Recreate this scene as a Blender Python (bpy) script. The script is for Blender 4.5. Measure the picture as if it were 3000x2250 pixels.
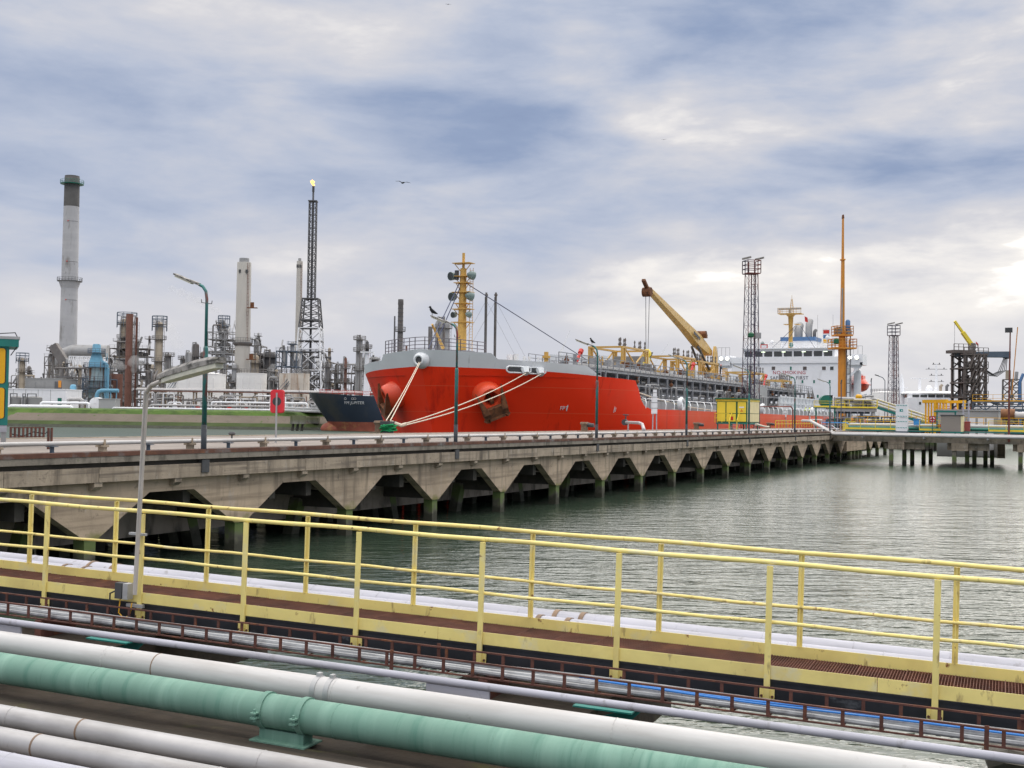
import bpy, bmesh, math, random
from mathutils import Vector, Matrix, noise as mnoise
random.seed(7)
R = math.radians
for o in list(bpy.data.objects): bpy.data.objects.remove(o)
sc = bpy.context.scene
COL = sc.collection

# ------------------------------------------------------------ camera
CAM_H = 4.42                      # metres above the water
FPX = 3400.0                      # focal length in pixels of a 3000 px wide picture
PITCH, ROLL = math.atan(93/3400), R(0.8)
cam_d = bpy.data.cameras.new('camera'); cam = bpy.data.objects.new('camera', cam_d); COL.objects.link(cam)
cam_d.sensor_width = 36; cam_d.lens = 36*FPX/3000; cam_d.clip_start = .1; cam_d.clip_end = 30000
CAM_M = Matrix.Rotation(R(90)+PITCH, 3, 'X') @ Matrix.Rotation(ROLL, 3, 'Z')
cam.matrix_world = Matrix.Translation((0, 0, CAM_H)) @ CAM_M.to_4x4()
sc.camera = cam

# ------------------------------------------------------------ world
SUN_AZ, SUN_EL = R(26), R(12)     # azimuth to the right of the view axis, elevation
world = bpy.data.worlds.new('World'); sc.world = world; world.use_nodes = True
wn, wl = world.node_tree.nodes, world.node_tree.links
wn.clear()
def N(tree, typ, **kw):
    n = tree.nodes.new(typ)
    for k, v in kw.items(): setattr(n, k, v)
    return n
def wmath(op, a, b=None, c=None):
    n = N(world.node_tree, 'ShaderNodeMath', operation=op)
    for i, x in enumerate((a, b, c)):
        if x is None: continue
        if isinstance(x, (int, float)): n.inputs[i].default_value = x
        else: wl.new(x, n.inputs[i])
    return n.outputs[0]
def wramp(fac, stops, interp='EASE'):
    n = N(world.node_tree, 'ShaderNodeValToRGB'); n.color_ramp.interpolation = interp
    el = n.color_ramp.elements
    while len(el) < len(stops): el.new(.5)
    for e, (p, c) in zip(el, stops):
        e.position = p; e.color = (c, c, c, 1) if isinstance(c, (int, float)) else (*c, 1)
    wl.new(fac, n.inputs[0]); return n.outputs[0]
tc = N(world.node_tree, 'ShaderNodeTexCoord')
sx = N(world.node_tree, 'ShaderNodeSeparateXYZ'); wl.new(tc.outputs['Generated'], sx.inputs[0])
sky = N(world.node_tree, 'ShaderNodeTexSky', sky_type='NISHITA', sun_disc=False)
sky.sun_elevation = SUN_EL; sky.sun_rotation = SUN_AZ; sky.air_density = 1.2; sky.dust_density = 1.5
def cloud_noise(scale, zs, off, detail, rough=.55, dist=.0):
    mp = N(world.node_tree, 'ShaderNodeMapping'); mp.inputs['Scale'].default_value = (scale, scale, scale*zs)
    mp.inputs['Location'].default_value = off
    wl.new(tc.outputs['Generated'], mp.inputs[0])
    nz = N(world.node_tree, 'ShaderNodeTexNoise'); nz.inputs['Scale'].default_value = 1
    nz.inputs['Detail'].default_value = detail; nz.inputs['Roughness'].default_value = rough
    nz.inputs['Distortion'].default_value = dist
    wl.new(mp.outputs[0], nz.inputs[0]); return nz.outputs[0]
n_big = cloud_noise(2.2, 3.6, (2.9, .4, 2.1), 2, .45, .2)
n_mid = cloud_noise(5.5, 3.4, (4.1, 1.2, .3), 8, .52, .25)
n_fine = cloud_noise(14, 3.2, (.7, 7.1, 3.3), 6, .58, .2)
# cloud thickness by elevation: pale near the horizon, a heavier deck above, brightest overhead
zc = wmath('MAXIMUM', sx.outputs[2], 0.0)
prof = wramp(zc, [(0, .71), (.07, .70), (.12, .60), (.165, .38), (.20, .28), (.245, .34), (.29, .42), (.36, .50), (.6, .80), (1, .97)], 'EASE')
sd = Vector((math.sin(SUN_AZ)*math.cos(SUN_EL), math.cos(SUN_AZ)*math.cos(SUN_EL), math.sin(SUN_EL)))
dt = N(world.node_tree, 'ShaderNodeVectorMath', operation='DOT_PRODUCT')
wl.new(tc.outputs['Generated'], dt.inputs[0]); dt.inputs[1].default_value = sd
glow = wramp(dt.outputs['Value'], [(.72, 0), (.90, .10), (.975, .17), (1, .26)], 'LINEAR')
glow = wmath('MULTIPLY', glow, wramp(zc, [(0, .05), (.08, .30), (.14, .85), (.19, 1.05)]))
amp = wramp(zc, [(0, .12), (.06, .36), (.14, .95), (.30, 1.05)])
nsum = wmath('MULTIPLY', wmath('SUBTRACT', n_big, .5), .75)
nsum = wmath('ADD', nsum, wmath('MULTIPLY', wmath('SUBTRACT', n_mid, .5), .86))
nsum = wmath('ADD', nsum, wmath('MULTIPLY', wmath('SUBTRACT', n_fine, .5), .25))
f = wmath('ADD', wmath('ADD', prof, glow), wmath('MULTIPLY', nsum, wmath('ADD', amp, wmath('MULTIPLY', glow, 2.6))))
cl = wramp(f, [(0, (.135, .175, .275)), (.25, (.175, .22, .32)), (.50, (.28, .312, .388)), (.74, (.395, .395, .42)), (.90, (.55, .53, .51)), (1, (.86, .83, .79))], 'LINEAR')
cx = N(world.node_tree, 'ShaderNodeVectorMath', operation='SCALE'); wl.new(cl, cx.inputs[0]); 
over = wramp(zc, [(0, .40), (.33, .40), (.75, 1)])          # an overcast deck is brightest overhead
wl.new(wmath('MULTIPLY', over, 25.0), cx.inputs['Scale'])
# thin breaks where the blue sky shows through the deck
brk = wmath('MULTIPLY', wmath('MULTIPLY', wramp(n_big, [(.36, .22), (.55, 0.0)]), wramp(zc, [(.15, 0), (.25, 1)])), wramp(glow, [(.0, 1), (.05, 0)]))
mx = N(world.node_tree, 'ShaderNodeMix', data_type='RGBA')
wl.new(brk, mx.inputs['Factor']); wl.new(cx.outputs[0], mx.inputs['A']); wl.new(sky.outputs[0], mx.inputs['B'])
bg = N(world.node_tree, 'ShaderNodeBackground'); bg.inputs[1].default_value = 0.10
wl.new(mx.outputs['Result'], bg.inputs[0])
wo = N(world.node_tree, 'ShaderNodeOutputWorld'); wl.new(bg.outputs[0], wo.inputs[0])

# ------------------------------------------------------------ sun behind thin cloud
sl = bpy.data.lights.new('sun', 'SUN'); sl.energy = .7; sl.angle = R(60); sl.color = (1, .93, .82)
sun = bpy.data.objects.new('sun', sl); COL.objects.link(sun)
sun.rotation_euler = (-sd).to_track_quat('-Z', 'Y').to_euler()
sc.view_settings.view_transform = 'Standard'; sc.view_settings.look = 'None'
sc.view_settings.exposure = 0.78; sc.view_settings.gamma = 1; sc.view_settings.use_curve_mapping = False

# ------------------------------------------------------------ where things stand
def ray(px, py):
    return CAM_M @ Vector(((px-1500)/FPX, (1125-py)/FPX, -1))
def at(px, py, Y):                # point seen at a pixel at depth Y
    d = ray(px, py); return Vector((0, 0, CAM_H)) + d*(Y/d.y)
def atz(px, py, Z):               # point seen at a pixel on a level plane
    d = ray(px, py); return Vector((0, 0, CAM_H)) + d*((Z-CAM_H)/d.z)

# ------------------------------------------------------------ mesh helpers
class MB:
    def __init__(s): s.v = []; s.f = []
    def add(s, vs, fs):
        n = len(s.v); s.v += [tuple(v) for v in vs]; s.f += [tuple(i+n for i in f) for f in fs]; return s
    def bx(s, x0, x1, y0, y1, z0, z1):
        return s.add([(x0,y0,z0),(x1,y0,z0),(x1,y1,z0),(x0,y1,z0),(x0,y0,z1),(x1,y0,z1),(x1,y1,z1),(x0,y1,z1)],
            [(0,3,2,1),(4,5,6,7),(0,1,5,4),(1,2,6,5),(2,3,7,6),(3,0,4,7)])
    def bar(s, p0, p1, w, h=None, up=(0,0,1)):
        h = h or w; p0, p1 = Vector(p0), Vector(p1); d = p1-p0
        if d.length < 1e-6: return s
        d.normalize(); u = Vector(up)
        if abs(d.dot(u)) > .98: u = Vector((1,0,0)) if abs(d.x) < .9 else Vector((0,1,0))
        a = d.cross(u).normalized()*(w/2); b = a.cross(d).normalized()*(h/2)
        vs = [p0-a-b, p0+a-b, p0+a+b, p0-a+b, p1-a-b, p1+a-b, p1+a+b, p1-a+b]
        return s.add(vs, [(0,1,2,3),(7,6,5,4),(0,4,5,1),(1,5,6,2),(2,6,7,3),(3,7,4,0)])
    def tube(s, p0, p1, r0, r1=None, n=8): return s.path([p0, p1], r0, n, r1)
    def path(s, pts, r, n=8, r1=None, cap=True):
        pts = [Vector(p) for p in pts]; m = len(pts); rs = [r]*m if r1 is None else [r+(r1-r)*i/(m-1) for i in range(m)]
        if isinstance(r, (list, tuple)): rs = list(r)
        t0 = (pts[1]-pts[0]).normalized(); u = Vector((0,0,1)) if abs(t0.z) < .9 else Vector((1,0,0))
        a = t0.cross(u).normalized(); vs = []
        for i, p in enumerate(pts):
            d0 = (p-pts[i-1]).normalized() if i else t0
            d1 = (pts[i+1]-p).normalized() if i < m-1 else d0
            t = (d0+d1); t = t.normalized() if t.length > 1e-6 else d1
            a = (a-t*a.dot(t)); a = a.normalized() if a.length > 1e-6 else t.orthogonal().normalized()
            b = t.cross(a); k = 1/max(.5, math.sqrt(max(.25, (1+d0.dot(d1))/2)))
            for j in range(n):
                q = 2*math.pi*j/n; vs.append(p+(a*math.cos(q)+b*math.sin(q))*rs[i]*(k if 0 < i < m-1 else 1))
        fs = [(i*n+j, i*n+(j+1)%n, (i+1)*n+(j+1)%n, (i+1)*n+j) for i in range(m-1) for j in range(n)]
        if cap: fs += [tuple(range(n-1, -1, -1)), tuple((m-1)*n+j for j in range(n))]
        return s.add(vs, fs)
    def lathe(s, prof, n=16, c=(0,0,0), cap=True):
        vs = [(c[0]+r*math.cos(2*math.pi*j/n), c[1]+r*math.sin(2*math.pi*j/n), c[2]+z) for r, z in prof for j in range(n)]
        m = len(prof)
        fs = [(i*n+j, i*n+(j+1)%n, (i+1)*n+(j+1)%n, (i+1)*n+j) for i in range(m-1) for j in range(n)]
        if cap: fs += [tuple(range(n-1, -1, -1)), tuple((m-1)*n+j for j in range(n))]
        return s.add(vs, fs)
    def prism(s, poly, fn, t0, t1):   # poly of (a,b); fn(a,b,t)->xyz
        n = len(poly); vs = [fn(a, b, t0) for a, b in poly]+[fn(a, b, t1) for a, b in poly]
        return s.add(vs, [tuple(range(n-1,-1,-1)), tuple(range(n, 2*n))]+[(i, (i+1)%n, n+(i+1)%n, n+i) for i in range(n)])
    def rings(s, o, d, prof, n=20):   # rings of (distance, radius) along a fixed axis
        o, d = Vector(o), Vector(d).normalized(); a = d.orthogonal().normalized(); e = d.cross(a)
        vs = [o+d*q+(a*math.cos(2*math.pi*j/n)+e*math.sin(2*math.pi*j/n))*r for q, r in prof for j in range(n)]
        return s.add(vs, [(i*n+j, i*n+(j+1)%n, (i+1)*n+(j+1)%n, (i+1)*n+j) for i in range(len(prof)-1) for j in range(n)])
    def quad(s, a, b, c, d): return s.add([a,b,c,d], [(0,1,2,3)])
    def ball(s, c, r, n=10, m=6, sz=1.0):
        return s.lathe([(max(.001, r*math.sin(math.pi*i/m)), -r*sz*math.cos(math.pi*i/m)) for i in range(m+1)], n, c)
    def mesh(s, name):
        me = bpy.data.meshes.new(name); me.from_pydata([tuple(v) for v in s.v], [], s.f)
        bm = bmesh.new(); bm.from_mesh(me); bmesh.ops.recalc_face_normals(bm, faces=bm.faces); bm.to_mesh(me); bm.free()
        return me
    def build(s, name, m, parent=None, smooth=False):
        me = s.mesh(name); me.materials.append(m)
        if smooth:
            me.polygons.foreach_set('use_smooth', [True]*len(me.polygons))
            bm = bmesh.new(); bm.from_mesh(me)
            for e in bm.edges:
                if len(e.link_faces) == 2 and e.calc_face_angle(0) > .75: e.smooth = False
            bm.to_mesh(me); bm.free()
        o = bpy.data.objects.new(name, me); COL.objects.link(o)
        if parent: o.parent = parent
        return o
def inst(name, src, parent=None, loc=(0,0,0), rot=(0,0,0), scale=(1,1,1)):
    o = bpy.data.objects.new(name, src.data if hasattr(src, 'data') else src); COL.objects.link(o)
    o.location = loc; o.rotation_euler = rot; o.scale = scale
    if parent: o.parent = parent
    return o
def tag(o, label, cat, group=None):
    o['label'] = label; o['category'] = cat
    if group: o['group'] = group
    return o
def thing(name, label, cat, loc=(0,0,0), rot=(0,0,0), group=None):
    o = bpy.data.objects.new(name, None); COL.objects.link(o); o.empty_display_size = .3
    o.location = loc; o.rotation_euler = rot if not isinstance(rot, (int, float)) else (0, 0, rot)
    return tag(o, label, cat, group)
def kind(o, k): o['kind'] = k; return o
def copy_tree(o, parent=None):
    c = o.copy(); COL.objects.link(c); c.parent = parent
    for ch in list(o.children): copy_tree(ch, c)
    return c
def text_mesh(body, size, extrude=.01, spacing=1.0, shear=0):
    cu = bpy.data.curves.new('text', 'FONT'); cu.body = body; cu.size = size; cu.extrude = extrude
    cu.align_x = 'CENTER'; cu.align_y = 'CENTER'; cu.space_character = spacing; cu.shear = shear; cu.resolution_u = 3
    ob = bpy.data.objects.new('text', cu); COL.objects.link(ob)
    dg = bpy.context.evaluated_depsgraph_get(); dg.update()
    me = bpy.data.meshes.new_from_object(ob.evaluated_get(dg)); bpy.data.objects.remove(ob); return me

# ------------------------------------------------------------ materials
def mat(name, c, r=.6, m=0, var=.14, sc_=1.2, bump=0, bsc=25, spots=(), spec=.5, rnd=True, clear=0):
    mt = bpy.data.materials.new(name); mt.use_nodes = True; t = mt.node_tree; L = t.links
    bs = t.nodes['Principled BSDF']; bs.inputs['Roughness'].default_value = r; bs.inputs['Metallic'].default_value = m
    bs.inputs['Specular IOR Level'].default_value = spec; bs.inputs['Coat Weight'].default_value = clear
    co = N(t, 'ShaderNodeTexCoord'); src = co.outputs['Object']
    if rnd:
        oi = N(t, 'ShaderNodeObjectInfo'); mu = N(t, 'ShaderNodeMath', operation='MULTIPLY'); mu.inputs[1].default_value = 61
        L.new(oi.outputs['Random'], mu.inputs[0]); va = N(t, 'ShaderNodeVectorMath', operation='ADD')
        L.new(src, va.inputs[0]); L.new(mu.outputs[0], va.inputs[1]); src = va.outputs[0]
    def nz(scale, detail=5, stretch=None, rough=.6):
        v = src
        if stretch:
            mp = N(t, 'ShaderNodeMapping'); mp.inputs['Scale'].default_value = stretch; L.new(v, mp.inputs[0]); v = mp.outputs[0]
        n = N(t, 'ShaderNodeTexNoise'); n.inputs['Scale'].default_value = scale; n.inputs['Detail'].default_value = detail
        n.inputs['Roughness'].default_value = rough; L.new(v, n.inputs[0]); return n.outputs[0]
    def ramp(fac, p0, p1):
        n = N(t, 'ShaderNodeMapRange'); n.inputs[1].default_value = p0; n.inputs[2].default_value = p1; L.new(fac, n.inputs[0]); return n.outputs[0]
    base = N(t, 'ShaderNodeMix', data_type='RGBA')
    base.inputs['A'].default_value = (*[x*(1-var) for x in c], 1); base.inputs['B'].default_value = (*[min(1, x*(1+var)) for x in c], 1)
    L.new(ramp(nz(sc_), .3, .7), base.inputs['Factor']); col = base.outputs['Result']
    for (c2, s2, lo, hi, st) in spots:
        mxn = N(t, 'ShaderNodeMix', data_type='RGBA'); mxn.inputs['B'].default_value = (*c2, 1)
        L.new(ramp(nz(s2, 6, st), lo, hi), mxn.inputs['Factor']); L.new(col, mxn.inputs['A']); col = mxn.outputs['Result']
    L.new(col, bs.inputs['Base Color'])
    rr = N(t, 'ShaderNodeMapRange'); rr.inputs[1].default_value = .3; rr.inputs[2].default_value = .7
    rr.inputs[3].default_value = max(0, r-.1); rr.inputs[4].default_value = min(1, r+.1)
    L.new(nz(sc_*3.1), rr.inputs[0]); L.new(rr.outputs[0], bs.inputs['Roughness'])
    if bump:
        b = N(t, 'ShaderNodeBump'); b.inputs['Strength'].default_value = 1; b.inputs['Distance'].default_value = bump
        L.new(nz(bsc, 4), b.inputs['Height']); L.new(b.outputs[0], bs.inputs['Normal'])
    mt['col'] = 0; return mt
def height_tint(mt, bands):       # tidal growth: (colour, z0, z1, softness) by height above the water
    t = mt.node_tree; L = t.links; bs = t.nodes['Principled BSDF']; g = N(t, 'ShaderNodeNewGeometry')
    s = N(t, 'ShaderNodeSeparateXYZ'); L.new(g.outputs['Position'], s.inputs[0])
    n = N(t, 'ShaderNodeTexNoise'); n.inputs['Scale'].default_value = 3.0; n.inputs['Detail'].default_value = 5; L.new(g.outputs['Position'], n.inputs[0])
    def mth(op, a, b):
        q = N(t, 'ShaderNodeMath', operation=op)
        for i, x in enumerate((a, b)):
            if isinstance(x, (int, float)): q.inputs[i].default_value = x
            else: L.new(x, q.inputs[i])
        return q.outputs[0]
    zz = mth('ADD', s.outputs[2], mth('MULTIPLY', mth('SUBTRACT', n.outputs[0], .5), .9))
    for (c, z0, z1, so, am) in bands:
        a = N(t, 'ShaderNodeMapRange'); a.inputs[1].default_value = z0-so; a.inputs[2].default_value = z0+so; L.new(zz, a.inputs[0])
        b = N(t, 'ShaderNodeMapRange'); b.inputs[1].default_value = z1+so; b.inputs[2].default_value = z1-so; L.new(zz, b.inputs[0])
        m = N(t, 'ShaderNodeMix', data_type='RGBA'); m.inputs['B'].default_value = (*c, 1)
        L.new(mth('MULTIPLY', mth('MULTIPLY', a.outputs[0], b.outputs[0]), am), m.inputs['Factor'])
        L.new(bs.inputs['Base Color'].links[0].from_socket, m.inputs['A']); L.new(m.outputs['Result'], bs.inputs['Base Color'])
    return mt
def emit(name, c, s):
    mt = bpy.data.materials.new(name); mt.use_nodes = True; b = mt.node_tree.nodes['Principled BSDF']
    b.inputs['Base Color'].default_value = (*c, 1); b.inputs['Emission Color'].default_value = (*c, 1); b.inputs['Emission Strength'].default_value = s; return mt
RUST = (.16, .055, .025); DRUST = (.07, .028, .018); GRIME = (.05, .045, .04)
V = (3, 3, .35)                   # stretch for streaks that run down
M = {}
M['conc'] = mat('concrete', (.40, .325, .24), .85, 0, .22, .9, .008, 18, [((.10, .08, .06), 1.0, .50, .72, (2.4, 2.4, .3)), ((.50, .45, .38), 2.3, .58, .8, (1.5, 1.5, .5)), ((.12, .10, .08), 7, .58, .78, None), ((.16, .13, .10), .7, .52, .7, (.3, .3, 9))])
M['conc_edge'] = mat('concrete_edge', (.27, .235, .19), .9, 0, .25, 1.4, .01, 22, [((.07, .06, .045), 2.5, .5, .75, (1, 1, .5)), ((.12, .15, .05), 4, .62, .78, None), ((.7, .68, .62), 3.5, .74, .77, (2.5, 2.5, .35))])
M['conc_dark'] = mat('shaded_concrete', (.095, .085, .07), .95, 0, .25, .8, .006, 14, [((.05, .05, .04), 1.2, .5, .7, None)])  # dark copy of the concrete, shade under the jetty put into its colour
M['pile'] = height_tint(mat('concrete_pile', (.20, .18, .145), .85, 0, .22, 1.2, .006, 16), [((.10, .17, .02), .55, 1.15, .15, .75), ((.04, .042, .025), -3, .5, .2, .92)])
M['conc_v'] = height_tint(mat('concrete_haunch', (.50, .39, .275), .85, 0, .2, .7, .008, 18, [((.12, .095, .07), .9, .52, .74, (2.5, 2.5, .25)), ((.52, .47, .41), 1.8, .60, .8, (1.3, 1.3, .6)), ((.22, .17, .12), .6, .48, .75, (.35, .35, 8)), ((.13, .11, .08), 4, .62, .76, None)]), [((.20, .20, .05), .6, 1.02, .12, .8)])
M['rust_edge'] = mat('rusty_steel_edge', (.13, .055, .035), .8, 0, .35, 2, .004, 40, [((.20, .19, .18), 1.3, .55, .7, (1, 1, 1)), ((.22, .09, .04), 6, .55, .75, None)])
M['paving'] = mat('paving', (.25, .215, .19), .95, 0, .2, 1.2, .004, 12, [((.16, .14, .12), .3, .5, .7, None)])
M['yellow'] = mat('yellow_paint', (.88, .74, .26), .5, 0, .08, 1.5, .001, 60, [((.70, .56, .20), 1.1, .50, .75, None), ((.74, .68, .42), 2.5, .56, .72, None), ((.24, .10, .035), 7, .66, .71, None), ((.40, .30, .12), 4, .62, .72, (2, 2, .6))])
M['yellow2'] = mat('yellow_panel', (.86, .67, .06), .45, 0, .06, 1.0)
M['amber'] = mat('amber_panel', (.80, .42, .01), .4, 0, .05, 1.0)
M['grating'] = mat('rusty_grating', (.14, .055, .035), .85, 0, .4, 2.5, .002, 60, [((.28, .12, .05), 3, .55, .75, None), ((.45, .40, .36), 11, .70, .76, None)])
M['tray'] = mat('rusty_tray', (.115, .045, .033), .75, 0, .35, 5, .002, 70, [((.24, .085, .03), 6, .55, .72, None), ((.55, .5, .45), 14, .74, .78, None)])
M['black'] = mat('black_paint', (.022, .024, .030), .5, 0, .3, 2, .001, 40, [((.16, .17, .19), 3, .64, .76, (.6, 1, 1)), ((.5, .5, .5), 7, .74, .77, None)])
M['lav'] = mat('lavender_white_paint', (.42, .42, .475), .62, 0, .07, 1.2, .0008, 50, [((.30, .30, .325), 1.3, .46, .72, (.5, 4, 4)), ((.18, .17, .165), 4, .62, .76, (1.5, 1, 1))])
M['white_pipe'] = mat('white_pipe_paint', (.52, .51, .50), .5, 0, .08, .8, .0008, 40, [((.38, .36, .34), 1.3, .45, .75, (.4, 4, 4)), ((.22, .20, .18), 4, .65, .80, (1.2, 1, 1)), ((.25, .13, .07), 8, .73, .77, None)])
M['alu'] = mat('aluminium_cladding', (.42, .41, .405), .45, .2, .12, 1.6, .001, 30, [((.24, .225, .215), 1.4, .5, .8, (.5, 3, 3)), ((.20, .18, .16), 5, .68, .8, (2, 1, 1))])
M['green_pipe'] = mat('green_pipe_paint', (.145, .275, .215), .68, 0, .1, 1.2, .0008, 40, [((.075, .20, .15), 1.5, .50, .72, (7, .6, .6)), ((.24, .40, .32), 1.0, .52, .8, (4, .5, .5)), ((.05, .09, .07), 3.5, .66, .78, (5, .6, .6))])
M['teal'] = mat('teal_paint', (.012, .18, .155), .5, 0, .12, 2)
M['band'] = mat('brown_band', (.22, .15, .10), .8, 0, .3, 4)
M['galv'] = mat('galvanised_steel', (.42, .42, .42), .5, .3, .12, 4, .0005, 60)
M['lampgrey'] = mat('weathered_lamp', (.33, .31, .285), .6, 0, .25, 6, .003, 60, [((.07, .065, .055), 5, .47, .62, (1, 2, 2)), ((.13, .12, .06), 9, .6, .72, None)])
M['diffuser'] = mat('lamp_diffuser', (.62, .60, .48), .35, 0, .15, 5)
M['darkgrey'] = mat('dark_grey', (.06, .062, .065), .6, 0, .2, 3)
M['cable_g'] = mat('grey_cable', (.34, .35, .36), .6, 0, .25, 3, 0, 20, [((.16, .16, .17), 4, .5, .7, None)])
M['cable_d'] = mat('dark_cable', (.07, .075, .085), .6, 0, .25, 3)
M['cable_b'] = mat('blue_cable', (.02, .19, .58), .45, 0, .1, 3)
M['post'] = mat('teal_lamp_post', (.035, .17, .16), .55, 0, .2, 2, .001, 40, [((.24, .05, .04), 1.6, .54, .66, (3, 3, .7))])
M['post_d'] = mat('lamp_post_foot', (.02, .026, .035), .6, 0, .2, 3)
M['white'] = mat('white_paint', (.82, .83, .85), .5, 0, .05, .4, 0, 20, [((.58, .57, .55), .35, .6, .85, V)])
M['shipgrey'] = mat('ship_grey', (.70, .725, .74), .5, 0, .06, .3, 0, 20, [((.30, .30, .30), .5, .62, .8, V)])
M['decksteel'] = mat('deck_steel', (.27, .28, .30), .6, 0, .2, .8, 0, 20, [((.15, .13, .12), 1.5, .55, .75, None)])
M['shipyel'] = mat('ochre_paint', (.58, .35, .085), .5, 0, .1, 1, 0, 20, [((.40, .20, .05), 2, .62, .8, None)])
M['craneyel'] = mat('crane_paint', (.62, .39, .10), .5, 0, .06, .5)
M['orange'] = mat('orange_paint', (.62, .25, .025), .5, 0, .08, 1, 0, 20, [((.40, .14, .03), 1.5, .6, .8, V)])
M['anchor'] = mat('rusty_anchor', (.17, .065, .025), .85, 0, .4, 2, .01, 12, [((.05, .025, .015), 2.5, .5, .7, None)])
M['bolster'] = mat('orange_red_paint', (.78, .085, .03), .4, 0, .08, .6)
M['redpaint'] = mat('red_paint', (.55, .03, .02), .45, 0, .1, 2)
M['lifered'] = mat('lifebuoy_red', (.70, .03, .045), .4, 0, .05, 2)
M['rope'] = mat('mooring_rope', (.66, .58, .46), .9, 0, .15, 6, .004, 60)
M['ropeg'] = mat('green_rope', (.01, .30, .10), .9, 0, .2, 6)
M['wire'] = mat('wire', (.04, .05, .11), .6, 0, .1, 6)
M['navy'] = mat('navy_hull', (.035, .048, .075), .45, 0, .12, .2, 0, 20, [((.075, .075, .075), .12, .56, .7, (1, 1, .6))])
M['antifoul'] = mat('antifouling', (.42, .12, .075), .7, 0, .25, .3, 0, 20, [((.50, .24, .10), .5, .55, .7, None), ((.20, .10, .07), .6, .6, .75, (.4, .4, 2))])
M['glass'] = mat('dark_glass', (.03, .035, .035), .08, 0, .2, .5, spec=.8)
M['steel'] = mat('refinery_steel', (.165, .155, .15), .65, .1, .25, .25, 0, 20, [((.14, .10, .075), .4, .52, .75, None)])
M['steel_l'] = mat('pale_steel', (.33, .33, .33), .55, .2, .15, .3, 0, 20, [((.25, .22, .20), .4, .55, .8, V)])
M['steel_d'] = mat('dark_steel', (.10, .10, .105), .7, 0, .25, .3)
M['steel_b'] = mat('blue_grey_steel', (.09, .12, .16), .65, 0, .2, .3)
M['buff'] = mat('buff_cladding', (.40, .34, .26), .7, 0, .2, .3, 0, 20, [((.20, .13, .08), .6, .55, .75, None)])
M['brown'] = mat('brown_steel', (.19, .09, .066), .75, 0, .2, .3, 0, 20, [((.20, .08, .05), .5, .55, .75, V)])
M['chim'] = mat('chimney_concrete', (.42, .42, .43), .85, 0, .1, .15, 0, 20, [((.22, .21, .20), .22, .55, .7, (2, 2, .5)), ((.14, .13, .13), .8, .68, .76, (1, 1, .6)), ((.5, .5, .5), .12, .5, .8, (.3, .3, 3))])
M['chimdark'] = mat('chimney_soot', (.10, .097, .093), .85, 0, .15, .3)
M['stackc'] = mat('cream_concrete', (.50, .475, .43), .8, 0, .05, .15, 0, 20, [((.40, .37, .33), .18, .55, .8, V)])
M['blue'] = mat('pale_blue_paint', (.14, .34, .47), .6, 0, .12, .3, 0, 20, [((.18, .09, .05), .35, .60, .72, V)])
M['bluerust'] = mat('rusted_blue_paint', (.30, .40, .42), .7, 0, .2, .3, 0, 20, [((.17, .075, .03), .4, .46, .60, V), ((.08, .04, .025), .6, .58, .7, V)])
M['tank'] = mat('white_tank', (.80, .79, .77), .6, 0, .05, .15, 0, 20, [((.50, .48, .46), .2, .6, .85, V)])
M['tankrust'] = mat('rust_streaked_tank', (.60, .55, .48), .7, 0, .1, .15, 0, 20, [((.30, .15, .06), .35, .48, .72, (3, 3, .18)), ((.20, .09, .04), .5, .62, .75, (3, 3, .25))])
M['bldgrey'] = mat('grey_cladding', (.24, .24, .235), .7, 0, .08, .3)
M['bldgreyl'] = mat('light_grey_cladding', (.36, .37, .365), .65, 0, .06, .3)
M['sand'] = mat('taupe_cladding', (.27, .24, .21), .75, 0, .07, .6)
M['green'] = mat('dark_green_paint', (.012, .12, .05), .5, 0, .1, 1)
M['dkgreen'] = mat('bottle_green', (.01, .15, .11), .5, 0, .1, 1)
M['hiviz'] = mat('hi_vis_yellow', (.70, .85, .05), .7, 0, .1, 4)
M['skin'] = mat('skin', (.45, .26, .18), .6, 0, .05, 4)
M['darkcloth'] = mat('dark_cloth', (.03, .035, .05), .9, 0, .1, 4)
M['brightblue'] = mat('bright_blue', (.05, .30, .70), .6, 0, .1, 2)
M['midblue'] = mat('mid_blue', (.07, .16, .33), .6, 0, .1, 1)
M['cream'] = mat('cream_panel', (.80, .71, .40), .5, 0, .05, 1)
M['birdblk'] = mat('bird_feathers', (.015, .016, .02), .7, 0, .2, 10)
M['mast_rust'] = mat('rust_red_mast', (.17, .05, .035), .7, 0, .2, 1)
M['towerp'] = mat('tower_paint', (.055, .05, .085), .6, 0, .3, .3, 0, 20, [((.20, .06, .045), .25, .50, .62, (1, 1, 1))])
M['print_d'] = mat('dark_lettering', (.035, .04, .06), .6, 0, .02, 2)
M['print_r'] = mat('red_lettering', (.42, .02, .05), .6, 0, .02, 2)
M['print_w'] = mat('white_lettering', (.78, .78, .78), .6, 0, .02, 2)
M['print_g'] = mat('green_lettering', (.01, .22, .08), .6, 0, .02, 2)
M['sign_teal'] = mat('teal_print', (.0, .30, .27), .6, 0, .02, 2)
M['rock'] = mat('rock', (.13, .12, .10), .9, 0, .3, 2, .02, 8)
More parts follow.
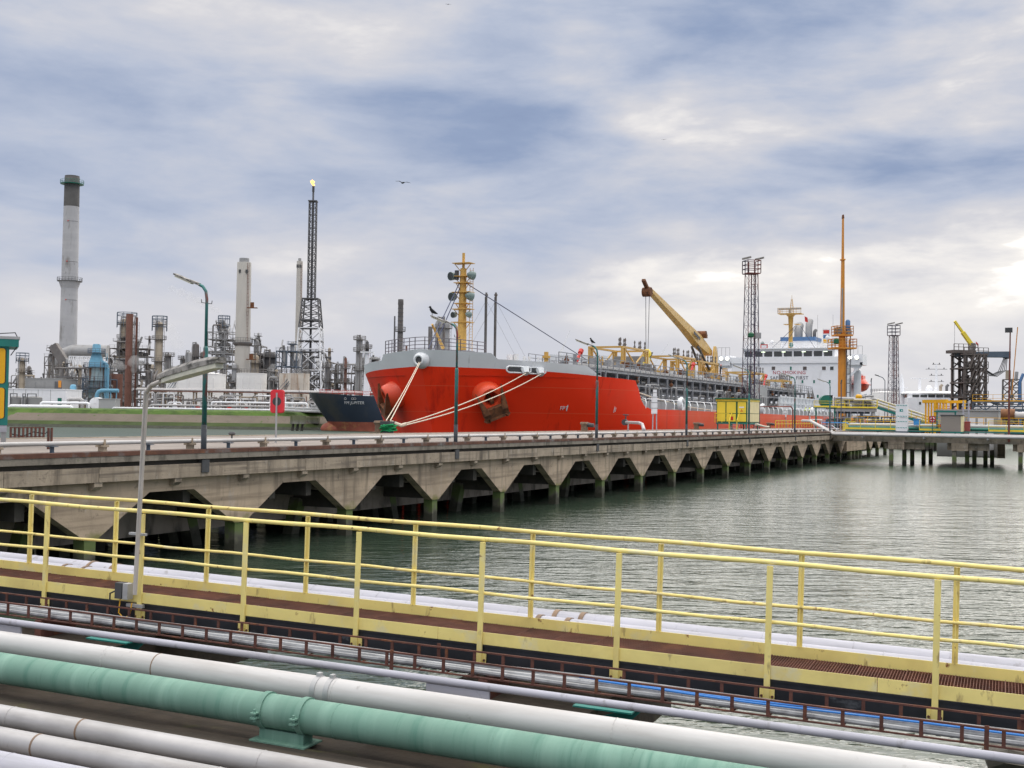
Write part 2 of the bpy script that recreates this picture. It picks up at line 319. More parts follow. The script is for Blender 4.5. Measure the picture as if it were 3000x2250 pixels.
# ============================================================ water and land
def water_material():
    mt = bpy.data.materials.new('harbour_water'); mt.use_nodes = True; t = mt.node_tree; L = t.links
    bs = t.nodes['Principled BSDF']; bs.inputs['Base Color'].default_value = (.036, .056, .038, 1)
    bs.inputs['Roughness'].default_value = .04; gp_w = N(t, 'ShaderNodeNewGeometry'); sp_w = N(t, 'ShaderNodeSeparateXYZ'); L.new(gp_w.outputs['Position'], sp_w.inputs[0]); rw = N(t, 'ShaderNodeMapRange'); rw.inputs[1].default_value = 18; rw.inputs[2].default_value = 230; rw.inputs[3].default_value = .04; rw.inputs[4].default_value = .52; L.new(sp_w.outputs[1], rw.inputs[0]); L.new(rw.outputs[0], bs.inputs['Roughness']); bs.inputs['IOR'].default_value = 1.33
    g = N(t, 'ShaderNodeNewGeometry')
    def nz(scale, st, detail, dist=0, rot=0):
        mp = N(t, 'ShaderNodeMapping'); mp.inputs['Scale'].default_value = st; mp.inputs['Rotation'].default_value = (0, 0, rot)
        L.new(g.outputs['Position'], mp.inputs[0]); n = N(t, 'ShaderNodeTexNoise'); n.inputs['Scale'].default_value = scale
        n.inputs['Detail'].default_value = detail; n.inputs['Distortion'].default_value = dist; L.new(mp.outputs[0], n.inputs[0]); return n.outputs[0]
    h = None
    for (scale, st, det, amp, rot) in ((.5, (.6, 1.4, 1), 2, .17, .3), (1.5, (.6, 1.5, 1), 3, .14, -.25), (3.6, (.65, 1.35, 1), 3, .055, .35), (10, (.8, 1.2, 1), 2, .010, 0)):
        m = N(t, 'ShaderNodeMath', operation='MULTIPLY'); m.inputs[1].default_value = amp; L.new(nz(scale, st, det, .3, rot), m.inputs[0])
        if h is None: h = m.outputs[0]
        else:
            a = N(t, 'ShaderNodeMath', operation='ADD'); L.new(h, a.inputs[0]); L.new(m.outputs[0], a.inputs[1]); h = a.outputs[0]
    b = N(t, 'ShaderNodeBump'); b.inputs['Strength'].default_value = 1.0; b.inputs['Distance'].default_value = 1.0
    pn = nz(.022, (1, 1.6, 1), 3); pr_ = N(t, 'ShaderNodeMapRange'); pr_.inputs[1].default_value = .35; pr_.inputs[2].default_value = .65; pr_.inputs[3].default_value = .36; pr_.inputs[4].default_value = .85; L.new(pn, pr_.inputs[0])
    pm_ = N(t, 'ShaderNodeMath', operation='MULTIPLY'); L.new(h, pm_.inputs[0]); L.new(pr_.outputs[0], pm_.inputs[1]); h = pm_.outputs[0]
    L.new(h, b.inputs['Height']); L.new(b.outputs[0], bs.inputs['Normal'])
    return mt
w = MB(); w.quad((-3000, -80, 0), (3000, -80, 0), (3000, 6000, 0), (-3000, 6000, 0))
kind(w.build('water', water_material()), 'structure')

M['grass'] = mat('grass', (.052, .105, .010), .95, 0, .45, .3, .08, 1.5, [((.09, .12, .025), .6, .5, .7, None)])
M['slope'] = mat('bank_slope', (.135, .11, .085), .95, 0, .18, .1, .05, 2, [((.06, .115, .012), .16, .63, .68, (1, 1, 1.5)), ((.10, .085, .065), .5, .55, .75, None), ((.05, .10, .012), .7, .65, .69, None)])
M['algae'] = mat('algae_slope', (.034, .055, .007), .9, 0, .3, .1, .05, 2)
M['wetstone'] = mat('wet_stone', (.028, .032, .018), .8, 0, .4, .5, .05, 2)
M['land'] = mat('refinery_ground', (.24, .23, .21), .95, 0, .15, .05)
LAND = 4.6
# foreshore profile: toe at the water, algae, dry slope, grass crest
xs = [-900, -500, -300, -200, -150, -130, -110, -90, -75, -62, -52, -46, -40]
ys = [289, 289, 289, 289, 289, 289, 289, 289, 289.5, 291, 295, 303, 318]
def strip(name, prof, m):
    b = MB()
    for i in range(len(xs)-1):
        for j in range(len(prof)-1):
            q = []
            for (ii, jj) in ((i, j), (i+1, j), (i+1, j+1), (i, j+1)):
                d, z = prof[jj]; k = max(0, (xs[ii]+75)/35); q.append((xs[ii]-d*min(1, k)*.8, ys[ii]+d*(1-.4*min(1, k)), z))
            b.quad(*q)
    return kind(b.build(name, m), 'structure')
strip('wet_bank', [(-.6, -.6), (0, 0), (1.2, .75)], M['wetstone'])
strip('algae_bank', [(1.2, .75), (2.9, 1.62)], M['algae'])
strip('bank_slope', [(2.9, 1.62), (7.0, 3.5)], M['slope'])
strip('grass_bank', [(7.0, 3.5), (8.6, 4.45), (11, 4.85), (13.5, 4.64)], M['grass'])
g = MB(); g.quad((-3000, 304, LAND), (-52, 304, LAND), (-40, 335, LAND), (-3000, 335, LAND)); g.quad((-3000, 335, LAND), (-40, 335, LAND), (-20, 345, LAND), (-3000, 345, LAND))
g.quad((-3000, 345, LAND), (600, 345, LAND), (600, 460, LAND), (-3000, 460, LAND)); g.quad((-3000, 460, LAND), (3000, 460, LAND), (3000, 6000, LAND), (-3000, 6000, LAND))
kind(g.build('ground', M['land']), 'structure')
q = MB(); q.bx(-24, 600, 344.7, 344.99, -1, LAND); kind(q.build('quay_wall', M['conc_dark']), 'structure')
qq = MB(); qq.bx(602, 3000, 459.6, 459.9, -1, LAND); kind(qq.build('quay_wall', M['conc_dark']), 'structure')

# ============================================================ concrete jetty
JD = Vector((1707, 3400)).normalized()          # direction in plan
JR = math.atan2(JD.y, JD.x)
J0 = Vector(((1285-1500)/FPX*47.7, 47.7, 0))
JW, BAY, DECK = 12.9, 6.1, 3.27
jet = thing('concrete_jetty', 'long concrete jetty on V-shaped haunches and piles along the red ship', 'jetty', J0, JR)
NB0, NB1 = -7, 19
solid = {15, 16}                                 # the plain panel near the trestle
x0, x1 = NB0*BAY, (NB1+.5)*BAY
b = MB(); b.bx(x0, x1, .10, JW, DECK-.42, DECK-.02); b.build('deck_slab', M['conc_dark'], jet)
b = MB(); b.bx(x0, x1, .62, JW-.3, DECK-.02, DECK); b.build('deck_paving', M['paving'], jet)
b = MB(); b.bx(x0, x1, JW-.30, JW+.03, DECK-.5, DECK+.03); b.build('far_edge', M['conc'], jet)
for k in range(NB0*2, NB1*2+1):                  # edge units, fascia panels and brackets, each on its own
    a0, a1 = k*BAY/2, (k+1)*BAY/2
    if k % 2 == 0:
        b = MB(); b.bx(a0, a0+BAY-.012, -.22, .62, DECK-.27, DECK-.025+.006*random.random()); b.build('edge_beam', M['conc_edge'], jet)
        b = MB(); b.bx(a0, a0+BAY-.008, -.235, -.05, DECK-.10, DECK+.02); b.build('rust_strip', M['rust_edge'], jet)
    y = -.18-.012*random.random()
    b = MB(); b.bx(a0, a1-.015, y, .05, DECK-.80, DECK-.40); b.build('fascia_panel', M['conc'], jet)
    b = MB(); b.prism([(-.16, DECK-.801), (.12, DECK-.801), (.12, DECK-1.02), (-.05, DECK-1.02), (-.16, DECK-.92)], lambda p, q, t: (t, p, q), a0-.14, a0+.14); b.build('bracket', M['conc'], jet)
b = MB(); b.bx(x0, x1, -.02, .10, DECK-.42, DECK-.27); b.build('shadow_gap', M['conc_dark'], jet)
FT, AP, FL, BT = DECK-1.18, DECK-2.33, .92, .26    # arch crown, apex, half flats
def vpanel(n):
    c = n*BAY; h = BAY/2
    return [(c-h, DECK-.80), (c+h-.01, DECK-.80), (c+h-.01, FT), (c+h-FL, FT), (c+BT, AP), (c-BT, AP), (c-h+FL, FT), (c-h, FT)]
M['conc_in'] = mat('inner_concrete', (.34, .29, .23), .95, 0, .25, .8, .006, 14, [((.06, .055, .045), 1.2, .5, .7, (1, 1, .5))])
for n in range(NB0, NB1+1):
    if n in solid: poly = [(n*BAY-BAY/2, DECK-.8), (n*BAY+BAY/2-.01, DECK-.8), (n*BAY+BAY/2-.01, AP+.1), (n*BAY-BAY/2, AP+.1)]
    else: poly = vpanel(n)
    b = MB(); b.prism(poly, lambda p, q, t: (p, t, q), .06, .42); b.build('haunch_wall', M['conc_v'], jet)
    c = n*BAY
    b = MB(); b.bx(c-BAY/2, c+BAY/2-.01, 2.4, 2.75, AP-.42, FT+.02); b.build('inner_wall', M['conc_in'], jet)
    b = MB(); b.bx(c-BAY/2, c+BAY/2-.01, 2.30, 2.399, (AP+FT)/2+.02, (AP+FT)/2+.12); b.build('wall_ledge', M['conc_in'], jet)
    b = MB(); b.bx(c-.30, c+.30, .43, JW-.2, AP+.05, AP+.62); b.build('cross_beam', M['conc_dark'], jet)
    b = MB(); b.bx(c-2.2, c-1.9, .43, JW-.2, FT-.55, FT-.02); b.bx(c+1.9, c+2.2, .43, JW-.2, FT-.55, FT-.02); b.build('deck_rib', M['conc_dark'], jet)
pm = MB(); pm.prism([(-.20, -.20), (.20, -.20), (.20, .20), (-.20, .20)], lambda p, q, t: (p, q, t), -3, AP+.02); pm = pm.mesh('pile'); pm.materials.append(M['pile'])
rk = MB(); rk.bar((0, 0, AP+.3), (1.35, 0, -3), .42, .42, (0, 1, 0)); rk = rk.mesh('raking_pile'); rk.materials.append(M['pile'])
for n in range(NB0, NB1+1):
    c = n*BAY
    for yy in (.30, 5.0, 9.6, 12.3): inst('pile', pm, jet, (c, yy, 0))
    for dx, yy in ((-2.0, 3.9), (2.0, 3.7), (-2.1, 6.4), (1.9, 6.9), (0, 7.6), (-1.9, 9.4), (2.0, 9.9)): inst('pile', pm, jet, (c+dx+.3*math.sin(n*3+yy), yy, 0))
    if n % 2 == 0:
        for yy in (2.6, 3.6, 7.2, 8.2): inst('raking_pile', rk, jet, (c+.3, yy, 0))
    else:
        for yy in (2.2, 7.0): inst('raking_pile', rk, jet, (c-.3, yy, 0), (0, 0, math.pi))
for k in range(3): # plain panel piles
    inst('pile', pm, jet, (15.2*BAY+k*2.3-1.5, .30, 0))
fd = MB(); fd.bx(x0, x1+6, JW+.05, JW+.35, .22, 2.3); fd.build('dark_screen', M['conc_dark'], jet)  # added dark screen keeping the red hull out of the shaded openings
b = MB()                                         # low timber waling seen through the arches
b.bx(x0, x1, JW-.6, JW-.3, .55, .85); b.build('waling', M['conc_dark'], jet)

# white service pipe along the jetty edge
jp = thing('deck_pipe', 'long white service pipe on short legs along the near jetty edge', 'pipe', J0, JR)
b = MB(); b.path([(x0, .55, DECK+.24), (14.2*BAY, .55, DECK+.24)], .062, 10); b.build('pipe', M['white_pipe'], jp, True)
b = MB(); b.path([(x0, .95, DECK+.22), (14.2*BAY, .95, DECK+.22)], .03, 6); b.build('small_pipe', M['lav'], jp, True)
i = 0
for k in range(int(x0/1.75), int(14.2*BAY/1.75)):
    a = k*1.75; b = MB()
    if k % 2:
        b.bx(a-.03, a+.03, .50, .60, DECK, DECK+.17); b.bx(a-.10, a+.10, .42, .68, DECK+.155, DECK+.175); b.build('steel_leg', M['steel_b'], jp)
    else:
        b.bx(a-.06, a+.06, .44, .66, DECK, DECK+.12); b.bx(a-.10, a+.10, .40, .72, DECK+.12, DECK+.18); b.bx(a-.035, a+.035, .46, .47, DECK+.18, DECK+.34); b.build('concrete_leg', M['conc'], jp)

# lamp posts of the jetty
def lamp_post(kx, label):
    p = thing('lamp_post', label, 'lamp post', J0+Vector((JD.x*kx*BAY, JD.y*kx*BAY, 0))+Vector((JD.y, -JD.x, 0))*.12, JR, 'teal lamp posts along the jetty edge')
    if 'm' not in lamp_post.__dict__:
        ms = []
        b = MB(); b.path([(0, 0, DECK-.66), (0, 0, DECK+.75)], .085, 10); ms.append(('foot', b, 'post_d'))
        b = MB(); b.path([(0, 0, DECK+.75), (0, 0, DECK+3.05), (0, 0, DECK+3.12)], [.075, .075, .055], 10); ms.append(('lower_pole', b, 'post'))
        b = MB(); b.path([(0, 0, DECK+3.12), (0, 0, DECK+4.55), (0, .04, DECK+4.78), (0, .16, DECK+4.93), (0, .32, DECK+5.0)], .046, 8); ms.append(('upper_pole', b, 'post'))
        b = MB(); b.path([(-.24, 0, DECK+4.52), (-.22, 0, DECK+4.42), (.22, 0, DECK+4.42), (.24, 0, DECK+4.52)], .012, 5); ms.append(('hook_bar', b, 'steel_d'))
        b = MB(); b.bar((0, .25, DECK+4.975), (0, 1.28, DECK+5.36), .17, .045); b.bar((0, .30, DECK+5.015), (0, .62, DECK+5.13), .13, .05); ms.append(('lamp_housing', b, 'lampgrey'))
        b = MB(); b.bar((0, .58, DECK+5.045), (0, 1.24, DECK+5.295), .13, .05); ms.append(('diffuser', b, 'diffuser'))
        b = MB(); b.bx(-.16, .16, -.10, .06, DECK-.68, DECK-.30); ms.append(('socket', b, 'darkgrey'))
        lamp_post.m = []
        for nm, b, mm in ms:
            me = b.mesh(nm); me.materials.append(M[mm]); me.polygons.foreach_set('use_smooth', [nm in ('foot', 'lower_pole', 'upper_pole')]*len(me.polygons)); lamp_post.m.append((nm, me))
    for nm, me in lamp_post.m: inst(nm, me, p)
    return p
LP = ['teal lamp post nearest the camera, left of the red lifebuoy box', 'teal lamp post in front of the red bow, with a black bird on its lamp', 'teal lamp post in front of the white draught letters, bird on its bend',
      'teal lamp post right of the white marker board on the jetty', 'lamp post standing in front of the yellow cabin', 'lamp post whose lamp crosses the NO SMOKING lettering', 'dark lamp post just left of the orange mast column']
posts = [lamp_post(-2.32+2.53*k, l) for k, l in enumerate(LP)]

# ============================================================ yellow walkway and the pipes in front of it
WD = Vector((8000, -3400)).normalized(); WR = math.atan2(WD.y, WD.x); W0 = Vector((0, 12.98, 0)); WROT = (0, .020, WR)
def W(name, label, cat, group=None): return thing(name, label, cat, W0, WROT, group)
wk = W('yellow_walkway', 'yellow railed walkway with rusty grating floor crossing the foreground', 'walkway')
T0, T1 = -13.0, 8.0
FY = 1.10
for yy, nm in ((0, 'near'), (FY, 'far')):
    wv = [(T0+(T1-T0)*i/40, yy+.005*math.sin(i*1.9+yy), 3.02+.006*math.sin(i*1.3+yy*3)) for i in range(41)]; b = MB(); b.path(wv, .026, 10); b.build('handrail', M['yellow'], wk, True)
    wv = [(T0+(T1-T0)*i/40, yy+.004*math.sin(i*1.1+yy), 2.416+.007*math.sin(i*1.7+yy*5)) for i in range(41)]; b = MB(); b.path(wv, .019, 8); b.build('mid_rail', M['yellow'], wk, True)
k0 = int((T0-1.23)/1.6)
for k in range(-8, 5):
    a = 1.23+1.6*k
    b = MB(); b.bx(a-.03, a+.03, -.052, -.028, 1.62, 2.99); b.bx(a-.006, a+.006, -.028, .01, 1.62, 2.99); b.build('post', M['yellow'], wk)
    b = MB(); b.bx(a-.075, a+.075, -.026, -.012, 1.60, 1.75); fp_ = b.build('foot_plate', M['yellow'], wk)
    for bx_ in (-.055, .055): b = MB(); b.rings((a+bx_, -.026, 1.675), (0, -1, 0), [(0, .014), (.012, .014), (.012, .001)], 6); b.build('bolt', M['tray'], fp_)
    a = -.24+1.6*k
    b = MB(); b.bx(a-.03, a+.03, FY+.028, FY+.052, 1.62, 2.99); b.bx(a-.006, a+.006, FY-.01, FY+.028, 1.98, 2.99); b.build('post', M['yellow'], wk)
for k in range(-3, 3):
    a0, a1 = k*4.8-.9, (k+1)*4.8-.9
    b = MB(); b.bx(a0, a1-.006, -.026, -.018, 1.85, 1.985); b.build('toe_board', M['yellow'], wk)
    b = MB(); b.bx(a0+1.7, a1+1.7-.006, FY+.016, FY+.026, 1.852, 1.985); b.build('toe_board', M['yellow'], wk)
gp = MB()
for i in range(16): gp.bx(.03*i*.98, .03*i*.98+.006, 0, FY-.02, -.03, 0)
for j in range(12): gp.bx(0, .47, .02+j*.095, .024+j*.095, -.028, -.004)
gp.bx(-.004, .004, 0, FY-.02, -.032, .004); gp = gp.mesh('grating_panel'); gp.materials.append(M['grating'])
for k in range(int((T1-T0)/.475)): inst('grating_panel', gp, wk, (T0+k*.475, .005, 1.872+random.uniform(-.003, .003)))
b = MB(); b.bx(T0, T1, .0, .015, 1.52, 1.835); b.bx(T0, T1, -.012, .09, 1.82, 1.838); b.bx(T0, T1, -.012, .09, 1.50, 1.52); b.build('girder', M['black'], wk)
b = MB(); b.bx(T0, T1, FY-.02, FY, 1.52, 1.838); b.bx(T0, T1, FY-.09, FY+.012, 1.82, 1.838); b.build('girder', M['black'], wk)
for k in range(13): b = MB(); b.bx(T0+k*1.6, T0+k*1.6+.08, .016, FY-.021, 1.60, 1.80); b.build('cross_member', M['black'], wk)

tr = W('cable_tray', 'rusty ladder cable tray in front of the yellow walkway', 'cable tray')
for yy in (-.72, -.21):
    b = MB(); b.bx(T0, T1, yy-.012, yy+.012, 1.795, 1.812); b.build('top_rail', M['tray'], tr)
    b = MB(); b.bx(T0, T1, yy-.012, yy+.012, 1.645, 1.66); b.build('bottom_rail', M['tray'], tr)
up = MB(); up.bx(-.017, .017, -.008, .008, 1.661, 1.794); up = up.mesh('upright'); up.materials.append(M['tray'])
rg = MB(); rg.bx(-.015, .015, -.71, -.22, 1.640, 1.6445); rg = rg.mesh('rung'); rg.materials.append(M['tray'])
for k in range(int((T1-T0)/.345)):
    a = T0+.1+k*.345
    inst('upright', up, tr, (a, -.72, 0)); inst('upright', up, tr, (a+.13, -.21, 0)); inst('rung', rg, tr, (a, 0, 0))
for a in (-1.1, 4.9):
    b = MB(); b.bx(a-.02, a+.02, -.745, -.733, 1.56, 1.83); b.build('splice_plate', M['tray'], tr)
    b = MB(); b.bx(a+.28, a+.32, -.20, -.19, 1.6, 1.84); b.build('splice_plate', M['tray'], tr)
def cable(off, z, r, m, label, wob=.02, t0=T0, t1=T1, seed=0, z0=None):
    rnd = random.Random(seed); pts = []; n = 42
    for i in range(n+1):
        t = t0+(t1-t0)*i/n; pts.append((t, off+wob*math.sin(t*1.1+seed)+wob*.6*math.sin(t*2.7+seed*2), max(1.647+r, z+wob*.5*math.sin(t*1.7+seed*3))))
    b = MB(); b.path(pts, r, 7); o = b.build('cable', M[m], None, True)
    o.location = W0; o.rotation_euler = WROT; return tag(o, label, 'cable', 'cables lying in the rusty tray')
cable(-.65, 1.69, .026, 'cable_g', 'thick grey cable nearest the front rail of the tray', .012, seed=1)
cable(-.58, 1.70, .030, 'cable_g', 'thickest grey cable lying second from the front of the tray', .014, seed=2)
cable(-.50, 1.70, .024, 'cable_d', 'dark cable in the middle of the rusty tray', .016, seed=3)
cable(-.43, 1.69, .020, 'cable_g', 'thin grey cable behind the dark one in the tray', .016, seed=4)
cable(-.36, 1.69, .024, 'cable_d', 'dark cable at the back of the rusty tray', .014, seed=5)
cable(-.28, 1.695, .018, 'cable_g', 'thin grey cable nearest the black girder', .012, seed=6)
cable(-.60, 1.742, .011, 'cable_b', 'bright blue cable on top of the bundle, nearer of the pair', .014, 1.2, T1, 2)
cable(-.55, 1.748, .011, 'cable_b', 'bright blue cable on top of the bundle, farther of the pair', .016, 1.0, T1, 2.3)

def run(name, label, y, z, r, m, bands=(), seg=20, bm='band', t0=T0, t1=T1):
    p = W(name, label, 'pipe', 'pipes running along the walkway')
    b = MB(); b.path([(t0, y, z), (t1, y, z)], r, seg, cap=False); b.build('pipe', M[m], p, True)
    if r > .08:
        sm = MB(); sm.lathe([(r, -.006), (r+.0035, -.003), (r+.0035, .003), (r, .006)], seg, cap=False); sm = sm.mesh('seam'); sm.materials.append(M[m]); tt = t0+abs(hash(round(y*100))) % 7*.17
        while tt < t1: o = inst('seam', sm, p, (tt, y, z), (0, R(90), 0)); tt += 1.05 if m == 'lav' else 2.9
    for (t, w_, rr) in bands:
        b = MB(); b.lathe([(r+.001, -w_/2), (r+rr, -w_/2), (r+rr, w_/2), (r+.001, w_/2)], seg); o = b.build('band', M[bm], p, True)
        o.rotation_euler = (0, R(90), 0); o.location = (t, y, z)
    return p
run('behind_pipe', 'lavender-white insulated pipe right behind the far railing', FY+.58, 1.715, .20, 'lav', [(-8.03, .05, .012), (-7.65, .05, .012), (-.32, .06, .012), (.065, .06, .012)])
run('behind_pipe', 'lavender-white insulated pipe farthest behind the walkway, beside the open water', FY+1.04, 1.715, .20, 'lav', [(-7.94, .05, .012), (-7.49, .05, .012), (-.26, .06, .012), (.095, .06, .012)])
run('slim_pipe', 'slim lavender pipe just in front of the rusty cable tray', -1.36, 1.734, .040, 'lav', seg=12)
wp = run('white_pipe', 'thick white pipe beside the green pipe', -1.91, 1.62, .138, 'white_pipe', [(-3.28, .012, .003)])
for t in (-1.275, -1.12):
    b = MB(); b.lathe([(.139, -.028), (.146, -.028), (.146, .028), (.139, .028)], 20); b.bx(-.175, -.14, -.03, .03, -.02, .02); o = b.build('clamp_band', M['galv'], wp, True)
    o.rotation_euler = (0, R(90), 0); o.location = (t, -1.91, 1.62)
gp_ = run('green_pipe', 'thick pale green pipe clamped on a green shoe', -2.42, 1.504, .162, 'green_pipe', seg=24)
for t in (-1.53, -1.09):
    b = MB(); b.lathe([(.163, -.03), (.178, -.03), (.178, .03), (.163, .03)], 24); o = b.build('clamp', M['green_pipe'], gp_, True); o.rotation_euler = (0, R(90), 0); o.location = (t, -2.42, 1.504)
    b = MB(); b.bx(t-.03, t+.03, -2.67, -2.595, 1.47, 1.485); b.bx(t-.03, t+.03, -2.67, -2.595, 1.515, 1.53); b.path([(t, -2.635, 1.44), (t, -2.635, 1.56)], .014, 6); b.build('clamp_lug', M['green_pipe'], gp_)
b = MB(); b.bx(-1.56, -1.06, -2.50, -2.34, 1.25, 1.345); b.bx(-1.62, -1.0, -2.58, -2.26, 1.235, 1.25); b.build('shoe', M['green_pipe'], gp_)
run('alu_pipe', 'weathered grey pipe in front of the green pipe', -3.39, 1.35, .105, 'alu', [(-2.92, .02, .003)])
run('alu_pipe', 'second weathered grey pipe, nearer than its twin', -3.80, 1.29, .107, 'alu', [(-3.05, .02, .003)])
run('lavender_pipe', 'broad lavender pipe in the bottom left corner', -4.31, 1.22, .16, 'lav')

# concrete bed and cross beams under the pipes
bed = W('pipe_bed', 'rough brown concrete bed under the green and grey pipes', 'concrete bed')
M['bed'] = mat('rough_bed_concrete', (.075, .058, .043), .95, 0, .35, 1.2, .012, 14, [((.055, .045, .035), 2.5, .5, .7, None), ((.10, .10, .03), 1.3, .60, .72, None), ((.26, .22, .17), 26, .68, .78, None), ((.035, .028, .02), .8, .5, .7, (.3, 4, 4))])
b = MB(); b.bx(T0, 3.4, -6.5, -1.98, -1, 1.20); b.build('slab', M['bed'], bed)
b = MB(); b.bx(T0, 3.4, -2.85, -2.515, 1.20, 1.232); b.build('kerb', M['bed'], bed)
for c in (-5.9, .25, 6.4):
    b = MB(); b.bx(c-.9, c+.9, -1.974, 2.6, .75, 1.42); b.build('cross_beam', M['bed'], bed)
    for yy in (-.9, 1.7): b = MB(); b.bx(c-.25, c+.25, yy-.25, yy+.25, -2, .75); b.build('pile', M['pile'], bed)
    b = MB(); b.prism([(c+.901, 1.40), (c+1.55, 1.62), (c+1.55, 1.60), (c+1.02, 1.10), (c+.901, 1.10)], lambda p, q, t: (p, t, q), -.85, -.83); b.bx(c+.901, c+1.5, -1.15, -.82, 1.60, 1.615)
    b.build('gusset', M['teal'], bed)
    for yy, zz in ((-1.36, 1.692), (-1.91, 1.48)):
        b = MB(); b.bx(c-.6, c+.1, yy-.012, yy+.012, 1.42, zz); b.build('pipe_shoe', M['lav'], bed)
    b = MB(); b.bx(c-.3, c-.2, -.75, -.15, 1.42, 1.64); b.build('tray_bracket', M['tray'], bed)
rk_ = MB(); rk_.ball((0, 0, 0), .5, 10, 7, .7)
for i, v in enumerate(rk_.v): rk_.v[i] = tuple(c*(1+.35*mnoise.noise(Vector(v)*2.3)) for c in v)
ro = rk_.build('rock', M['rock']); ro.location = atz(3010, 2235, .15); tag(ro, 'dark boulder at the water edge in the bottom right corner', 'rock')

# small lamp on the walkway
M['palepole'] = mat('pale_weathered_pole', (.50, .46, .42), .6, 0, .12, 3, .001, 60, [((.30, .24, .19), 3, .58, .75, (2, 2, .5))])
fl = W('walkway_lamp', 'leaning pale lamp pole with long weathered lamp head clamped to the walkway', 'lamp post')
tb = 1.23-1.6*4
def wloc(px, py, Y):
    p = at(px, py, Y)-W0; return Matrix.Rotation(-.020, 3, 'Y') @ (Matrix.Rotation(-WR, 3, 'Z') @ p)
YB = 14.85
p0, p1 = wloc(395, 1742, YB), wloc(428, 1150, YB-.15); p2 = wloc(445, 1128, YB-.3); p3 = wloc(487, 1110, YB-.6)
b = MB(); b.path([p0, p1, p2, p3], .028, 10); b.build('pole', M['palepole'], fl, True)
h1, h2 = wloc(470, 1113, YB-.5), wloc(650, 1062, YB-1.9)
d = (h2-h1); up_ = Vector((0, 0, 1))
side = d.cross(up_).normalized(); upn = side.cross(d).normalized()
def lampbox(name, m, w0, w1, z0, z1, s0, s1):
    b = MB(); n = 8
    for i in range(n+1):
        q = s0+(s1-s0)*i/n; k = 1-.35*(abs(2*i/n-1))**4
        c = h1+d*q
        prof = [(-w0, z0), (w0, z0), (w1, z1*.6), (w1*.6, z1), (-w1*.6, z1), (-w1, z1*.6)]
        b.v += [tuple(c+side*(a*k)+upn*(z*k if z > 0 else z)) for a, z in prof]
    for i in range(n):
        for j in range(6): b.f.append((i*6+j, i*6+(j+1) % 6, (i+1)*6+(j+1) % 6, (i+1)*6+j))
    b.f += [(5, 4, 3, 2, 1, 0), tuple(n*6+j for j in range(6))]
    return b.build(name, M[m], fl)
lampbox('lamp_housing', 'lampgrey', .085, .085, 0, .10, 0, 1.0)
lampbox('diffuser', 'diffuser', .075, .075, -.055, -.002, .08, .96)
b = MB(); b.bx(tb-.16, tb+.10, -.10, -.055, 2.72, 2.75); b.bx(tb-.16, tb+.10, -.10, -.055, 1.80, 1.84); b.build('clamp', M['galv'], fl)
b = MB(); b.bx(tb-.30, tb-.19, -.16, -.06, 1.90, 2.10); b.build('junction_box', M['darkgrey'], fl)
b = MB(); b.bx(tb-.17, tb-.09, -.165, -.06, 1.90, 2.10); b.build('junction_box', M['galv'], fl)
b = MB(); b.path([(tb-.24, -.12, 1.9), (tb-.24, -.14, 1.72), (tb-.15, -.15, 1.66), (tb-.06, -.14, 1.70), (tb-.05, -.12, 1.86)], .008, 5); b.build('yellow_wire', M['amber'], fl, True)
b = MB(); b.path([(tb-.3, -.12, 2.0), (tb-.40, -.13, 1.95), (tb-.40, -.13, 1.74), (tb-.33, -.10, 1.66)], .010, 5); b.build('black_wire', M['black'], fl, True)
# ============================================================ red gas tanker
SA = Vector((1650, 3400)).normalized(); SP = Vector((SA.y, -SA.x)); SPERP, SU0 = 53.0, 90.0
SO = -SP*SPERP + SA*SU0; SROT = math.atan2(SA.y, SA.x)
ship = thing('tanker_ship', 'large red gas tanker with grey bow moored along the jetty', 'ship', (SO.x, SO.y, 0), SROT)
def S3(px, py, v):                # ship point seen at a pixel on the plane v metres towards the jetty
    d = ray(px, py); d2 = Vector((d.x, d.y)); t = (v-SPERP)/d2.dot(SP); return Vector((t*d2.dot(SA)-SU0, -v, CAM_H+t*d.z))
def SF(px, py, u):                # ship point on the cross plane u
    d = ray(px, py); d2 = Vector((d.x, d.y)); t = (u+SU0)/d2.dot(SA); return Vector((u, -(SPERP+t*d2.dot(SP)), CAM_H+t*d.z))
def SWORLD(p): return Vector((SO.x, SO.y, 0)) + Matrix.Rotation(SROT, 3, 'Z') @ Vector(p)
def stuff(o): o['kind'] = 'stuff'; return o
def lerp(x, tab):
    for (a, fa), (b_, fb) in zip(tab, tab[1:]):
        if x <= b_: return fa+(fb-fa)*max(0, (x-a)/(b_-a))
    return tab[-1][1]
def hb(u, z):                     # half breadth of the hull
    us = lerp(z, [(-2, 3.6), (0, 3.2), (4, 2.3), (8, .8), (10.5, 0)]); Ls = lerp(z, [(-2, 38), (0, 37), (8.5, 30), (11, 30)]); e = lerp(z, [(0, 3.7), (2.8, 4.3), (8.5, 4.9), (11, 4.9)])
    t = min(1, max(0, (u-us)/Ls)); s_ = 1-(1-t)**e
    if u > 150: s_ *= 1-.35*((u-150)/28)**2
    return 14.5*s_
def zred(u): return lerp(u, [(0, 8.78), (4, 8.62), (10, 8.3), (12, 8.2), (17.6, 8.05), (18.6, 7.2), (19.4, 6.2), (20.4, 5.55), (22, 5.3), (150, 4.95), (178, 5.0)])
def ztop(u): return lerp(u, [(0, 10.30), (2.7, 10.06), (2.95, 10.03), (3.3, 9.50), (6, 9.35), (9.8, 9.15), (11.6, 8.22)])
